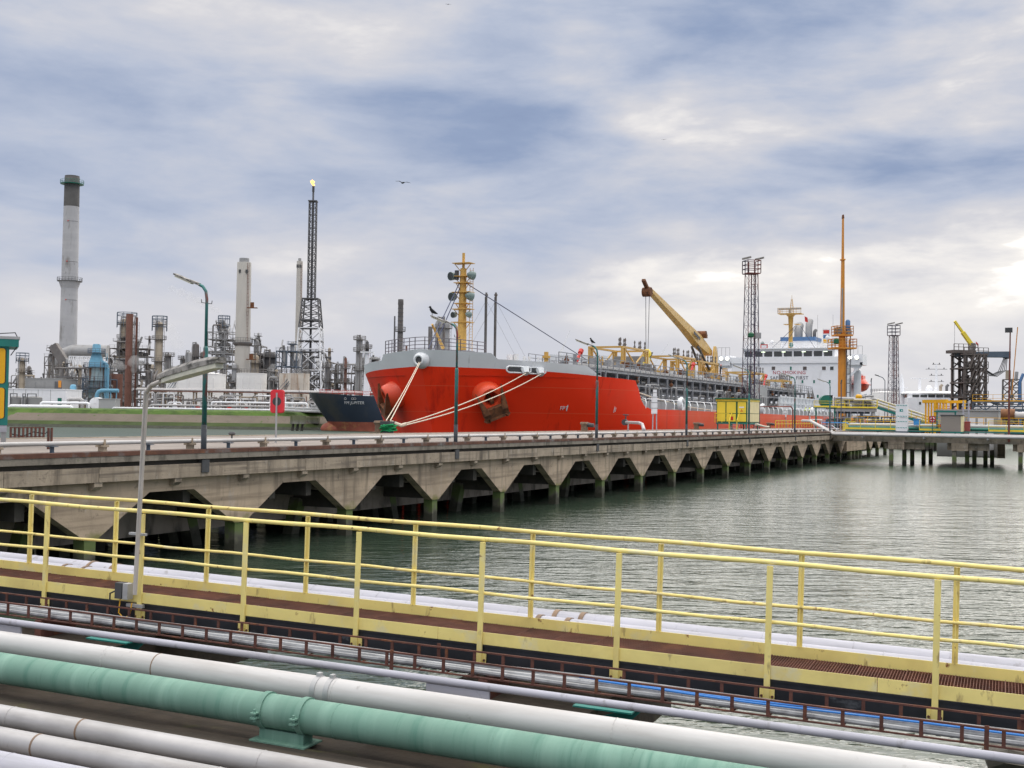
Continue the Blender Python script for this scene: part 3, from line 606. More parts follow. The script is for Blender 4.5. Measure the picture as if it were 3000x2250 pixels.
def hull_red():
    mt = mat('red_hull_paint', (.92, .040, .007), .5, 0, .05, .08, .02, .35, [((.84, .06, .018), .12, .58, .8, (1, 1, 2.5)), ((.45, .012, .005), .45, .58, .80, (1.6, 1.6, .10)), ((.88, .16, .08), .9, .72, .80, (.4, .4, 2.5))], rnd=False, spec=.28)
    t = mt.node_tree; L = t.links; bs = t.nodes['Principled BSDF']; co = N(t, 'ShaderNodeTexCoord'); s_ = N(t, 'ShaderNodeSeparateXYZ'); L.new(co.outputs['Object'], s_.inputs[0])
    def mixin(fac, c):
        m = N(t, 'ShaderNodeMix', data_type='RGBA'); m.inputs['B'].default_value = (*c, 1); L.new(fac, m.inputs['Factor'])
        L.new(bs.inputs['Base Color'].links[0].from_socket, m.inputs['A']); L.new(m.outputs['Result'], bs.inputs['Base Color'])
    n = N(t, 'ShaderNodeTexNoise'); n.inputs['Scale'].default_value = .22; n.inputs['Detail'].default_value = 6; L.new(co.outputs['Object'], n.inputs[0])
    a = N(t, 'ShaderNodeMath', operation='MULTIPLY_ADD'); L.new(n.outputs[0], a.inputs[0]); a.inputs[1].default_value = 26; L.new(s_.outputs[0], a.inputs[2])
    r = N(t, 'ShaderNodeMapRange'); r.inputs[1].default_value = 34; r.inputs[2].default_value = 52; r.inputs[4].default_value = .75; L.new(a.outputs[0], r.inputs[0]); mixin(r.outputs[0], (.76, .12, .04))
    mp = N(t, 'ShaderNodeMapping'); mp.inputs['Rotation'].default_value = (R(-90), 0, 0); L.new(co.outputs['Object'], mp.inputs[0])
    br = N(t, 'ShaderNodeTexBrick'); br.inputs['Scale'].default_value = 1; br.inputs['Brick Width'].default_value = 80; br.inputs['Row Height'].default_value = 2.35; br.inputs['Mortar Size'].default_value = .022
    br.inputs['Color1'].default_value = (0, 0, 0, 1); br.inputs['Color2'].default_value = (0, 0, 0, 1); br.inputs['Mortar'].default_value = (.5, .5, .5, 1); L.new(mp.outputs[0], br.inputs[0])
    mixin(br.outputs[0], (.86, .20, .10)); return mt
us = [0, .02, .08, .2, .4, .7, 1, 1.5, 2, 2.6, 2.95, 3.3, 4, 5, 6, 7, 8, 9, 9.8, 10.7, 11.6, 13, 15, 17, 17.6, 18.1, 18.6, 19, 19.4, 19.9, 20.4, 21.2, 22, 25, 28, 32, 36, 45, 60, 80, 100, 120, 140, 150, 158, 166, 172, 178]
def shell(zlo, zhi, n, inset=0, umax=178):
    b = MB(); U = [u for u in us if u <= umax]
    for sgn in (1, -1):
        base = len(b.v)
        for u in U:
            for j in range(n+1):
                z = zlo(u)+(zhi(u)-zlo(u))*j/n; st = lerp(z, [(-2, 3.6), (0, 3.2), (4, 2.3), (8, .8), (10.5, 0)])
                uu = st+(u if u > 12 else u*(1-st/12)) if u <= 12 else u
                b.v.append((uu+inset, -sgn*max(0, hb(uu, z)-inset), z))
        for i in range(len(U)-1):
            for j in range(n):
                q = [base+i*(n+1)+j, base+(i+1)*(n+1)+j, base+(i+1)*(n+1)+j+1, base+i*(n+1)+j+1]; b.f.append(tuple(q if sgn > 0 else q[::-1]))
    return b
b = shell(lambda u: -1.8, zred, 14); hull = b.build('hull', hull_red(), ship, True)
b = shell(zred, ztop, 4, 0, 11.6); b.build('bow_bulwark', M['shipgrey'], ship, True)
b = shell(zred, ztop, 2, .16, 11.6); b.build('bulwark_inside', M['shipgrey'], ship, True)
b = MB(); o_, i_ = shell(zred, ztop, 1, 0, 11.6), shell(zred, ztop, 1, .16, 11.6); nU = len(o_.v)//4
for sg in (0, 1):
    for k in range(nU-1): a, c = sg*nU*2+k*2+1, sg*nU*2+(k+1)*2+1; b.quad(o_.v[a], o_.v[c], i_.v[c], i_.v[a])
b.build('bulwark_cap', M['shipgrey'], ship)
def deckplate(u0, u1, z, inset, name, m):
    U = [u for u in us if u0 <= u <= u1]; b = MB()
    for i in range(len(U)-1):
        a, c = U[i], U[i+1]; b.quad((a, -max(0, hb(a, z+.5)-inset), z), (c, -max(0, hb(c, z+.5)-inset), z), (c, max(0, hb(c, z+.5)-inset), z), (a, max(0, hb(a, z+.5)-inset), z))
    return b.build(name, m, ship)
deckplate(2, 18.6, 8.0, .2, 'forecastle_deck', M['decksteel']); deckplate(18.6, 178, 4.85, .1, 'main_deck', M['decksteel'])
b = MB(); b.bx(16.6, 16.8, -10.8, 10.8, 4.86, 7.95); b.build('forecastle_bulkhead', M['shipgrey'], ship)

def railing(pts, h, m, parent, sp=1.5, r=.025, rails=3, name='railing', post_r=None):
    b = MB(); pts = [Vector(p) for p in pts]
    for a, c in zip(pts, pts[1:]):
        n = max(1, round((c-a).length/sp))
        for i in range(n+1): p = a.lerp(c, i/n); b.bar(p, p+Vector((0, 0, h)), (post_r or r)*2)
        for k in range(rails): dz = Vector((0, 0, h*(k+1)/rails)); b.bar(a+dz, c+dz, r*2)
    return stuff(b.build(name, M[m], parent))
# bow rail, mast, fittings
rp = [(u, -hb(u, 10.3)+.5, 10.2 if abs(u) < 2.9 else 10.1) for u in (7.5, 4.5, 2.6, 1.2, .5)]
rs_ = [(u, hb(u, 10.3)-.5, 10.3) for u in (.5, 1.2, 2.6, 4.5, 8)]
M['railgrey'] = mat('rail_grey', (.17, .15, .17), .6, 0, .2, 1)
railing([(6.8, -3.2, 9.9), (3.0, -2.6, 9.95), (1.2, -1.2, 10.0), (1.0, 0, 10.1), (1.3, 1.2, 10.1), (3, 4.0, 10.1), (5.5, 7.0, 10.1), (9, 9.2, 10.1)], 1.35, 'railgrey', ship, 1.1, .03, 4, 'bow_railing')
b = MB(); b.bx(2.5, 9, -2.8, 2.8, 9.7, 9.88); b.build('bow_platform', M['shipgrey'], ship)
mb = S3(1353, 1010, 0); mt_ = S3(1361, 742, 0); MU = mb.x
fm = thing('x', 'x', 'x'); bpy.data.objects.remove(fm)
b = MB(); b.path([(MU, 0, 8.0), (MU, 0, 12), (MU+.1, 0, mt_.z-1.5)], [.46, .44, .30], 12); b.path([(MU+.1, 0, mt_.z-1.5), (MU+.1, 0, mt_.z)], .14, 8); mast = b.build('foremast', M['shipyel'], ship, True)
b = MB(); b.bx(MU-.7, MU+1.0, -.9, .9, 8.01, 10.6); b.build('mast_house', M['decksteel'], ship)
for k, fz in enumerate((.30, .44, .50, .62, .72, .79, .93)):
    z = 11+(mt_.z-11)*fz*1.0-.4; b = MB(); w_ = .75 if k in (2, 4) else .95
    b.bx(MU-.5, MU+.7, -w_, w_, z, z+.06)
    for yy in (-w_, w_): b.bar((MU, yy*.95, z), (MU, yy*.3, z-.7), .06)
    b.build('mast_platform', M['shipyel'], mast)
b = MB()
for i in range(32): b.bar((MU+.5, -.52, 10+i*.27), (MU+.5, -.86, 10+i*.27), .03)
b.bar((MU+.5, -.52, 9.6), (MU+.5, -.52, 18.6), .04); b.bar((MU+.5, -.86, 9.6), (MU+.5, -.86, 18.6), .04); stuff(b.build('ladder', M['shipyel'], mast))
M['lampteal'] = mat('floodlight_grey', (.16, .22, .21), .5, 0, .2, 1)
def floodlight(c, r, d, parent, m='lampteal'):
    c = Vector(c); d = Vector(d).normalized(); b = MB(); b.path([c-d*r*1.1, c-d*r*.5, c+d*r*.4, c+d*r*.6], [r*.35, r*.85, r, r*1.02], 12); o = b.build('floodlight', M[m], parent, True)
    b = MB(); b.path([c+d*r*.601, c+d*r*.62], r*.9, 12); b.build('lens', M['glass'], o); return o
for fz, dy in ((.725, -1.05), (.725, 1.05), (.505, -.9), (.505, .95), (.31, -.8), (.31, .8)):
    floodlight((MU-.2, dy, 11+(mt_.z-11)*fz+.25), .42 if fz > .4 else .3, (-1 if dy > 0 else .6, dy*.3, -.1), mast)
b = MB(); b.path([(MU-.2, .55, mt_.z-2.6), (MU-.2, .55, mt_.z-1.7)], .22, 8); b.build('mast_lantern', M['darkgrey'], mast)
b = MB(); b.path([S3(1298, 1020, 0), S3(1266, 950, 0)], .16, 8, .10); b.build('stowing_davit', M['shipyel'], ship, True)
def wire(p, q, r, m, parent, name='stay_wire', sag=0, n=1):
    p, q = Vector(p), Vector(q); N_ = 10 if sag else 1
    b = MB(); b.path([p.lerp(q, i/N_)-Vector((0, 0, sag*4*(i/N_)*(1-i/N_))) for i in range(N_+1)], r, 5); return b.build(name, M[m], parent, True)
ms = S3(1366, 833, 0); wire((MU, -.4, ms.z), S3(1720, 1055, 0), .05, 'wire', ship); wire((MU, .4, ms.z), S3(1255, 1020, 2), .05, 'wire', ship); wire((MU, .2, ms.z-.2), S3(1270, 1022, 0), .05, 'wire', ship)
# anchors with their bolsters
def fr(o, d, up, s):              # local frame of an anchor
    return lambda a, b_, c: o+d*a+s*b_+up*c
for sg in (-1, 1):
    hu, hv, hz = 4.4, hb(4.0, 6.3)-.15, 6.35
    d = Vector((-.62, sg*.66, -.34)).normalized(); o = Vector((hu, sg*hv, hz+.1))
    b = MB(); rr = [(-1.6, 1.55), (-.2, 1.42), (.9, 1.28), (1.45, 1.20), (1.62, 1.02), (1.60, .70), (.9, .55)]
    b.rings(o, d, rr, 28); bo = b.build('anchor_bolster', M['bolster'], ship, True)
    s_ = d.cross(Vector((0, 0, 1))).normalized(); up = s_.cross(d).normalized(); tw = Matrix.Rotation(R(-24*sg), 3, d); s_ = tw @ s_; up = tw @ up; F = fr(o, d, up, s_)
    an = MB(); an.path([F(.2, 0, .1), F(1.6, 0, -.35)], .2, 8); an.bar(F(1.72, -1.15, -1.15), F(1.72, 1.15, -1.15), .75, .85, up)
    for q in (-1, 1):
        an.add([F(1.50, q*.55, -1.3), F(1.50, q*1.15, -1.3), F(2.25, q*1.15, -1.1), F(2.25, q*.55, -1.1), F(1.45, q*1.25, 1.05), F(1.62, q*1.3, 1.08)],
               [(0, 1, 4), (1, 2, 5, 4), (2, 3, 5), (3, 0, 4, 5), (0, 3, 2, 1)])
        an.bar(F(1.72, q*.6, -1.2), F(1.85, q*1.05, -1.95), .5, .35)
    an.bar(F(1.85, -.75, -1.75), F(1.85, .75, -1.75), .55, .40)
    a_ = an.build('anchor', M['anchor'], ship)
# centre fairlead and side fairleads
def torus(c, d, R0, r0, m, name, parent, n=18):
    d = Vector(d).normalized(); a = d.orthogonal().normalized(); c = Vector(c); e = d.cross(a); b = MB()
    pts = [c+(a*math.cos(2*math.pi*i/n)+e*math.sin(2*math.pi*i/n))*R0 for i in range(n+1)]; b.path(pts, r0, 8, cap=False); return b.build(name, M[m], parent, True)
cf = Vector((.25, 0, 9.3)); b = MB(); b.rings(cf, (-1, 0, 0), [(-.3, .78), (.1, .70), (.30, .48)], 22); b.build('fairlead_collar', M['shipgrey'], ship, True)
torus(cf+Vector((-.28, 0, 0)), (1, 0, 0), .42, .10, 'shipgrey', 'fairlead', ship); b = MB(); b.path([cf+Vector((.1, 0, 0)), cf+Vector((-.24, 0, 0))], .38, 14); b.build('fairlead_throat', M['darkgrey'], ship)
fls = []
for px, py in ((1518, 1083), (1562, 1086)):
    v = 5.5
    for _ in range(12): p = S3(px, py, v); v += .5*(hb(p.x, p.z)-v)
    nrm = Vector((-.55, -.8, 0)).normalized(); p = p+nrm*.02
    tn = Vector((.8, -.55, 0)).normalized(); b = MB(); w_, h_ = 1.25, .28
    ring = [p+tn*a+Vector((0, 0, c))+nrm*.1 for a, c in ((-w_, -h_*.5), (-w_, h_*.5), (-w_+.25, h_), (w_-.25, h_), (w_, h_*.5), (w_, -h_*.5), (w_-.25, -h_), (-w_+.25, -h_), (-w_, -h_*.5))]
    b.path(ring, .07, 6, cap=False); b.build('fairlead', M['shipgrey'], ship, True)
    b = MB(); b.bar(p-tn*(w_-.2)+nrm*.04, p+tn*(w_-.2)+nrm*.04, .12, .42); b.build('fairlead_throat', M['darkgrey'], ship)
    b = MB(); b.path([p+tn*.6+nrm*.15+Vector((0, 0, .1)), p+tn*.55+nrm*.5-Vector((0, 0, .35))], [.42, .3], 8); b.build('rope_guard', M['shipgrey'], ship, True); fls.append(p+tn*.55+nrm*.5-Vector((0, 0, .3)))
# forecastle fittings behind the bulwark
for k, (px, py, w_, h_) in enumerate(((1495, 1045, .7, 1.6), (1512, 1043, .5, 1.2), (1536, 1050, .3, 1.3), (1552, 1050, .3, 1.4), (1578, 1052, .3, 1.2))):
    p = S3(px, py, 4+k*.6); b = MB(); b.path([(p.x, p.y, 8.0), (p.x, p.y, p.z+.2)], w_*.5, 10); b.build('bollard' if w_ < .5 else 'winch', M['shipgrey'] if k else M['white'], ship, True)
for px in (1520, 1565):
    p = S3(px, 1050, 5.5); b = MB(); b.path([(p.x, p.y-1, 9.0), (p.x+.6, p.y+1.4, 9.0)], .62, 14); b.build('rope_drum', M['rope'], ship, True)

# white marks painted on the hull
def decal(body, px, py, size, m, sp=1.0):
    v = 8.
    for _ in range(16): p = S3(px, py, v); v += .6*(hb(p.x, p.z)-v)
    e = .3; tx = Vector((2*e, -(hb(p.x+e, p.z)-hb(p.x-e, p.z)), 0)).normalized(); tz = Vector((0, -(hb(p.x, p.z+e)-hb(p.x, p.z-e)), 2*e)).normalized(); nn = tx.cross(tz).normalized(); tz = nn.cross(tx)
    me = text_mesh(body, size, .01, sp); me.materials.append(M[m]); o = bpy.data.objects.new('lettering', me); COL.objects.link(o); o.parent = ship
    o.matrix_local = Matrix.Translation(p+nn*.03) @ Matrix((tx, tz, nn)).transposed().to_4x4(); return o
decal('FPT', 1652, 1196, .55, 'print_w'); decal('I', 1661, 1196, .9, 'print_w'); decal('I', 1799, 1201, .85, 'print_w'); decal('I', 1803, 1201, .6, 'print_w')
def plate_mark(px, py, w_, h_):
    v = 8.
    for _ in range(16): p = S3(px, py, v); v += .6*(hb(p.x, p.z)-v)
    b = MB(); b.bx(p.x-w_/2, p.x+w_/2, p.y-.06, p.y-.02, p.z-h_/2, p.z+h_/2); return b
M7 = decal('7', 1481, 1258, 1.7, 'print_w'); M7.name = 'draught_mark'

# side bulwark with slanted stays
def edge(u): return -(hb(u, 5.3)-.05)
b = MB(); U = [22+2.0*i for i in range(63)]
for a, c in zip(U, U[1:]): b.quad((a, edge(a)+.9, 4.86), (c, edge(c)+.9, 4.86), (c, edge(c)+.9, zred(c)+.85), (a, edge(a)+.9, zred(a)+.85))
so_ = b.build('side_screen', mat('pale_deck_grey', (.36, .38, .385), .6, 0, .1, .4, 0, 20, [((.24, .23, .22), .5, .55, .8, V)]), ship); so_.modifiers.new('t', 'SOLIDIFY').thickness = .05
st = MB(); st.path([(-.9, 0, 0), (-.75, 0, .55), (-.35, .25, .98), (.15, .75, 1.06)], .05, 6); st = st.mesh('stay'); st.materials.append(M['shipgrey'])
for k in range(44): u = 21.6+2.85*k; inst('stay', st, ship, (u, edge(u), zred(u)-.02), (0, 0, 0))
b = MB(); b.path([(U[0], edge(U[0])+.35, zred(22)+1.03)]+[(u, edge(u)+.55, zred(u)+1.05) for u in U[1:]], .05, 6); b.build('side_rail', M['white'], ship, True)
for k, uu in enumerate((33, 70, 104)):
    b = MB(); b.lathe([(.75, -.25), (.85, 0), (.75, .25), (.5, .25), (.5, -.25), (.75, -.25)], 16, cap=False); o = b.build('side_fairlead', M['shipgrey'], ship, True); o.rotation_euler = (R(90), 0, 0); o.location = (uu, edge(uu)+.4, zred(uu)+.62)

# pipe rack along the middle
RK0, RK1 = 22, 140
rnd = random.Random(3)
for yy in (-6.5, -4.2, 4.5):
    for k in range(int((RK1-RK0)/3.6)):
        u = RK0+k*3.6; b = MB(); b.bx(u-.12, u+.12, yy-.12, yy+.12, 4.86, 9.45); b.build('rack_post', M['decksteel'], ship)
for z in (6.5, 8.0, 9.3):
    b = MB()
    for k in range(int((RK1-RK0)/3.6)): u = RK0+k*3.6; b.bx(u-.09, u+.09, -6.38, 4.38, z-.12, z+.06)
    stuff(b.build('rack_beam', M['decksteel'], ship))
    for yy in (-6.5, -4.2):
        b = MB(); b.bx(RK0, RK1, yy-.10, yy+.10, z+.061, z+.24); b.build('rack_girder', M['shipgrey'] if z > 9 else M['decksteel'], ship)
for (yy, z, r_, m) in ((-6.0, 9.75, .36, 'steel_l'), (-5.2, 8.4, .22, 'steel_l'), (-5.7, 8.35, .14, 'steel'), (-6.1, 6.9, .2, 'steel_l'), (-5.3, 6.95, .26, 'steel'), (-4.9, 8.4, .16, 'steel_l'), (-3.2, 8.5, .3, 'steel'), (-2.2, 8.5, .25, 'steel_l'), (-3.4, 6.9, .3, 'steel_l'), (-6.9, 5.6, .18, 'steel_l'), (-7.5, 5.4, .14, 'steel'), (-1, 9.8, .3, 'steel_l'), (1, 8.6, .3, 'steel'), (2.6, 9.7, .22, 'steel_l')):
    a = RK0+rnd.uniform(-1, 3); e_ = RK1-rnd.uniform(0, 20); b = MB(); b.path([(a, yy, z), (e_, yy, z)], r_, 8); b.build('cargo_pipe', M[m], ship, True)
for k in range(34):                # vertical risers, loops and valves
    u = RK0+3+rnd.random()*(RK1-RK0-6); yy = rnd.choice((-6.9, -6.75, -7.6, -8.3)); z0_, z1_ = rnd.choice(((5.2, 7.4), (5.2, 8.0), (6.2, 8.3))); w_ = rnd.uniform(1.2, 3.5); r_ = rnd.uniform(.07, .14)
    b = MB(); b.path([(u, yy, z0_), (u, yy, z1_-.25), (u+.25, yy, z1_), (u+w_-.25, yy, z1_), (u+w_, yy, z1_-.25), (u+w_, yy, z0_-.2)], r_, 6); b.build('riser_pipe', M[rnd.choice(('steel_l', 'steel_l', 'steel'))], ship, True)
for k in range(46):
    u = RK0+2+rnd.random()*(RK1-RK0-4); yy = rnd.choice((-6.9, -7.4, -5.6, -8.2)); z = rnd.choice((5.6, 5.9, 7.0, 8.6)); b = MB(); b.ball((u, yy, z), .26, 8, 5); b.bar((u, yy, z), (u, yy, z+.55), .10); b.path([(u, yy, z+.5), (u, yy, z+.56)], .24, 8)
    b.build('valve', M[rnd.choice(('anchor', 'steel', 'shipyel', 'steel'))], ship)
railing([(RK0-6, -6.7, 9.6), (RK0+2, -6.7, 9.6), (RK1, -6.7, 9.6)], 1.25, 'decksteel', ship, 1.8, .035, 3, 'rack_railing')
railing([(RK0-2, -1.5, 9.7), (RK1, -1.5, 9.7)], 1.25, 'decksteel', ship, 1.8, .03, 3, 'rack_railing')
railing([(12, -9.5, 8.05), (17.8, -10.5, 8.05)], 1.2, 'decksteel', ship, 1.2, .035, 3, 'forecastle_railing'); railing([(11, -4, 8.05), (21, -4, 9.0)], 1.2, 'decksteel', ship, 1.2, .035, 3, 'forecastle_railing')
b = MB(); b.bx(RK0-6, RK1, -6.7, -1.4, 9.46, 9.54); b.build('rack_walkway', M['decksteel'], ship)
# small clutter on the rack walkway
for k in range(70):
    u = RK0-4+rnd.random()*(RK1-RK0); yy = rnd.uniform(-6.2, -2); h_ = rnd.uniform(.5, 1.8); w_ = rnd.uniform(.2, .5); b = MB()
    if k % 3: b.path([(u, yy, 9.54), (u, yy, 9.54+h_)], w_*.5, 7); b.path([(u, yy, 9.54+h_*.6), (u, yy, 9.54+h_*.75)], w_*.9, 7)
    else: b.bx(u-w_, u+w_, yy-w_, yy+w_, 9.541, 9.54+h_)
    b.build('deck_fitting', M[rnd.choice(('decksteel', 'shipgrey', 'steel', 'shipyel', 'steel_l', 'anchor'))], ship)
# red hydrants
for px, py in ((1691, 1058), (2025, 1090), (2240, 1120)):
    p = S3(px, py, 5); b = MB(); b.path([(p.x, p.y, 9.5), (p.x, p.y, p.z-.3)], .16, 8); b.path([p+Vector((-1.0, 0, -.9)), p+Vector((1.0, 0, 1.1))], .17, 8); b.path([p+Vector((.8, 0, .9)), p+Vector((1.15, 0, 1.25))], .28, 8); b.build('fire_monitor', M['redpaint'], ship, True)
# ochre manifold frames with vent valves on top
def frame(u0, u1, y0=-2.2, y1=2.2, z0=9.5, z1=13.3, nv=4):
    b = MB()
    for u in (u0, u0+.9, u1-.9, u1):
        for y in (y0, y1): b.bx(u-.13, u+.13, y-.13, y+.13, z0, z1)
    for z in (z1, z1-2.1, z0+1.0):
        for y in (y0, y1): b.bx(u0-.129, u1+.129, y-.15, y+.15, z-.12, z+.12)
        for u in (u0, u1): b.bx(u-.15, u+.15, y0, y1, z-.115, z+.115)
    for y in (y0, y1): b.bar((u0+1, y, z1-.1), ((u0+u1)/2, y, z1-2.0), .16); b.bar((u1-1, y, z1-.1), ((u0+u1)/2, y, z1-2.0), .16)
    b.build('manifold_frame', M['shipyel'], ship)
    for i in range(nv):
        for e_ in (0, 1):
            u = (u0+.2+i*.85) if e_ == 0 else (u1-.2-i*.85); y = y0+.3+(i % 2)*.5; b = MB()
            b.path([(u, y, z1+.1), (u, y, z1+.45), (u, y, z1+.7), (u, y, z1+1.0), (u, y, z1+1.25)], [.05, .12, .06, .13, .03], 7); b.path([(u-.3, y, z1+.4), (u+.3, y, z1+.4)], .08, 7); b.build('vent_valve', M['steel'], ship, True)
    for i in range(7):
        u = u0+(u1-u0)*(i+.5)/7; b = MB(); y = y0-.4; b.path([(u, y, z0+.05), (u, y, z0+1.5)], .2, 7); b.path([(u-.4, y, z0+1.0), (u+.4, y, z0+1.0)], .3, 8); b.path([(u, y, z0+1.5), (u, y, z0+1.75)], .34, 8); b.build('manifold_valve', M[('anchor', 'steel', 'decksteel')[i % 3]], ship, True)
for u0, u1, zt_ in ((46, 55.5, 13.2), (68, 76.5, 13.2), (79, 89, 13.0), (110, 120, 12.6), (134, 142, 12.0)): frame(u0, u1, z1=zt_)
a, c = S3(1851, 1093, 1), S3(1879, 1093, 1); b = MB(); b.bx(a.x, c.x-1.6, -2.2, 1.5, 9.55, 12.4); b.build('deck_locker', M['bldgrey'], ship)
b = MB(); b.bx(c.x-1.598, c.x, -2.19, 1.49, 9.55, 12.39); b.build('locker_end', M['cream'], ship)
b = MB(); b.bx(a.x+.8, a.x+2.6, -2.225, -2.201, 11.2, 11.7); b.build('warning_plate', M['yellow2'], ship)
b = MB(); b.bx(92.5, 102.5, -6.9, -1.0, 4.9, 9.75); b.build('deck_house', M['bldgreyl'], ship)
for (u, y, z, k) in ((88, -7.6, 9.5, 1), (118, -7.6, 9.5, 1), (134, -7.8, 9.5, 1), (137.5, -7.2, 9.5, 1)):   # ladders down to the deck
    b = MB()
    for yy in (y, y+.8):
        b.bar((u, yy, z), (u+6.2, yy, 5.0), .12, .22); b.bar((u, yy, z+1), (u+6.2, yy, 6.0), .06); b.bar((u, yy, z+.5), (u+6.2, yy, 5.5), .05)
    for i in range(14): q = i/14; b.bx(u+6.2*q-.12, u+6.2*q+.12, y, y+.8, z-(z-5)*q-.03, z-(z-5)*q)
    stuff(b.build('accommodation_ladder', M['steel_l'], ship))
b = MB(); b.bx(104, 146, -8.6, -8.4, 5.2, 8.2)
for k in range(15): b.bx(104+k*3, 104.25+k*3, -8.75, -8.61, 5.2, 8.3)
stuff(b.build('deck_screen', M['shipgrey'], ship))
for z in (6.2, 7.2, 8.25): b = MB(); b.bx(103.5, 146.5, -8.9, -8.76, z-.1, z+.1); b.build('screen_rail', M['shipgrey'], ship)

# deck crane
cb = S3(2073, 1052, 0); ct = S3(1896, 845, 0); cu = cb.x
b = MB(); b.lathe([(1.9, 9.5), (1.9, 10.6), (2.3, 10.7), (2.3, 11.3), (1.6, 11.4), (1.5, 12.2)], 18, (cu, 0, 0)); b.build('crane_pedestal', M['craneyel'], ship, True)
b = MB(); b.lathe([(2.34, 10.75), (2.34, 11.25)], 18, (cu, 0, 0), False); b.build('hazard_ring', M['darkgrey'], ship)
b = MB()
for y in (-1.0, 1.0): b.prism([(cu-1.5, 11.4), (cu+1.7, 11.4), (cu+1.9, 14.4), (cu+1.1, 16), (cu+.3, 16), (cu-.9, 13)], lambda p, q, t: (p, t, q), y-.14, y+.14)
b.bx(cu-1.2, cu+1.5, -.85, .85, 11.41, 12.6); b.build('crane_house', M['craneyel'], ship)
b = MB(); P0, P1 = Vector((cu+.5, 0, 14.9)), ct
d = (P1-P0); n = Vector((-d.z, 0, d.x)).normalized()
if n.z < 0: n = -n
prof = [(0, .42, .42, .6), (.10, .7, .7, .6), (.22, .95, .9, .6), (.45, .7, .52, .55), (.95, .3, .2, .4), (1.0, .25, .18, .35)]
for t, hu_, hd_, w_ in prof:
    c = P0+d*t; b.v += [tuple(c+n*hu_+Vector((0, -w_, 0))), tuple(c+n*hu_+Vector((0, w_, 0))), tuple(c-n*hd_+Vector((0, w_, 0))), tuple(c-n*hd_+Vector((0, -w_, 0)))]
for i in range(len(prof)-1):
    for j in range(4): b.f.append((i*4+j, i*4+(j+1) % 4, (i+1)*4+(j+1) % 4, (i+1)*4+j))
b.f += [(3, 2, 1, 0), tuple((len(prof)-1)*4+j for j in range(4))]; jib = b.build('crane_jib', M['craneyel'], ship)
tip = S3(1885, 820, 0); b = MB(); b.bar(ct, tip, .5, .35); b.path([ct+Vector((0, -.6, -.5)), ct+Vector((0, .6, -.5))], .65, 12); b.build('jib_head', M['anchor'], jib)
b = MB(); c = P0+d*.16+n*1.6; b.path([c+Vector((0, -.9, 0)), c+Vector((0, .9, 0))], .55, 12); b.bar(c+Vector((0, -1, -.3)), c+Vector((0, 1, -.3)), .8, .6); b.build('luffing_winch', M['anchor'], jib)
b = MB(); c = P0+d*.30+Vector((0, -.81, 0)); b.bar(c-d*.055, c+d*.055, .03, .45, n); b.build('vent_grille', M['darkgrey'], jib)
b = MB(); b.path([(cu-1.4, -.7, 12.2), tuple(P0+d*.24-n*1.2+Vector((0, -.5, 0)))], .2, 8); b.path([(cu-1.4, .7, 12.2), tuple(P0+d*.24-n*1.2+Vector((0, .5, 0)))], .2, 8); stuff(b.build('luffing_ram', M['steel_d'], jib))
hk = S3(1889, 1050, 0); ht = ct+Vector((.2, 0, -1.0))
for dy in (-.35, .35): wire(ht+Vector((dy*.7, dy, 0)), (ht.x+dy*.5, dy*.6, hk.z+1.2), .05, 'steel_l', jib, 'hoist_wire')
b = MB(); b.path([(ht.x, 0, hk.z+1.3), (ht.x, 0, hk.z+.9), (ht.x, 0, hk.z-.1), (ht.x, 0, hk.z-.5)], [.3, .62, .62, .25], 10); hbk = b.build('hook_block', M['yellow2'], jib, True)
b = MB(); b.bar((ht.x-.5, -.58, hk.z), (ht.x+.5, -.58, hk.z+.9), .06, .28, (0, 1, 0)); b.build('hazard_stripe', M['darkgrey'], hbk)
b = MB(); b.bx(cu+1.7, cu+4.3, -2.2, 1.2, 11.2, 11.35); b.build('crane_platform', M['craneyel'], ship); railing([(cu+1.8, -2.1, 11.35), (cu+4.2, -2.1, 11.35), (cu+4.2, 1.1, 11.35)], 1.2, 'craneyel', ship, .8, .035, 3, 'platform_railing')
p = S3(1895, 1092, 0); b = MB(); b.bar(S3(1896, 1065, 4), S3(1896, 1110, 4), .35); b.build('crane_rest', M['decksteel'], ship)
# ============================================================ accommodation block of the tanker
FU = 149.0
def fv(px): return SF(px, 1120, FU).y
def fz(py, px=2310): return SF(px, py, FU).z
VB = 11.8
b = MB(); b.bx(FU, FU+16, -VB, VB, 4.9, fz(1064)); block = b.build('accommodation_block', M['white'], ship)
b = MB(); b.bx(FU-.25, FU+10, -VB-.1, VB+.1, fz(1064), fz(1046)); b.build('bridge_deck', M['white'], ship)
zr, zw0, zw1 = fz(1022), fz(1046), fz(1030)
wheel = MB(); wheel.bx(FU+.2, FU+9, -9.3, 9.3, fz(1046), zr); whl = wheel.build('wheelhouse', M['white'], ship)
b = MB(); b.bx(FU-.2, FU+9.5, -9.7, 9.7, zr, zr+.18); b.build('wheelhouse_roof', M['white'], ship)
for k in range(9):
    y0 = -9.0+k*2.03; b = MB(); b.bx(FU+.14, FU+.23, y0+.14, y0+1.82, zw0+.12, zw1+.08); w_ = b.build('window', M['glass'], whl)
    b = MB(); b.bx(FU+.12, FU+.16, y0+.08, y0+.135, zw0+.06, zw1+.14); b.build('window_post', M['white'], whl)
lamp_int = emit('cabin_lamp', (.75, .9, .6), 1.2)
for y0 in (-7.9, -3.5, .6, 4.8): b = MB(); b.bx(FU+.125, FU+.139, y0, y0+.8, zw1-.12, zw1+.02); b.build('ceiling_light', lamp_int, whl)
flood = emit('lit_floodlight', (1, .97, .80), 4)
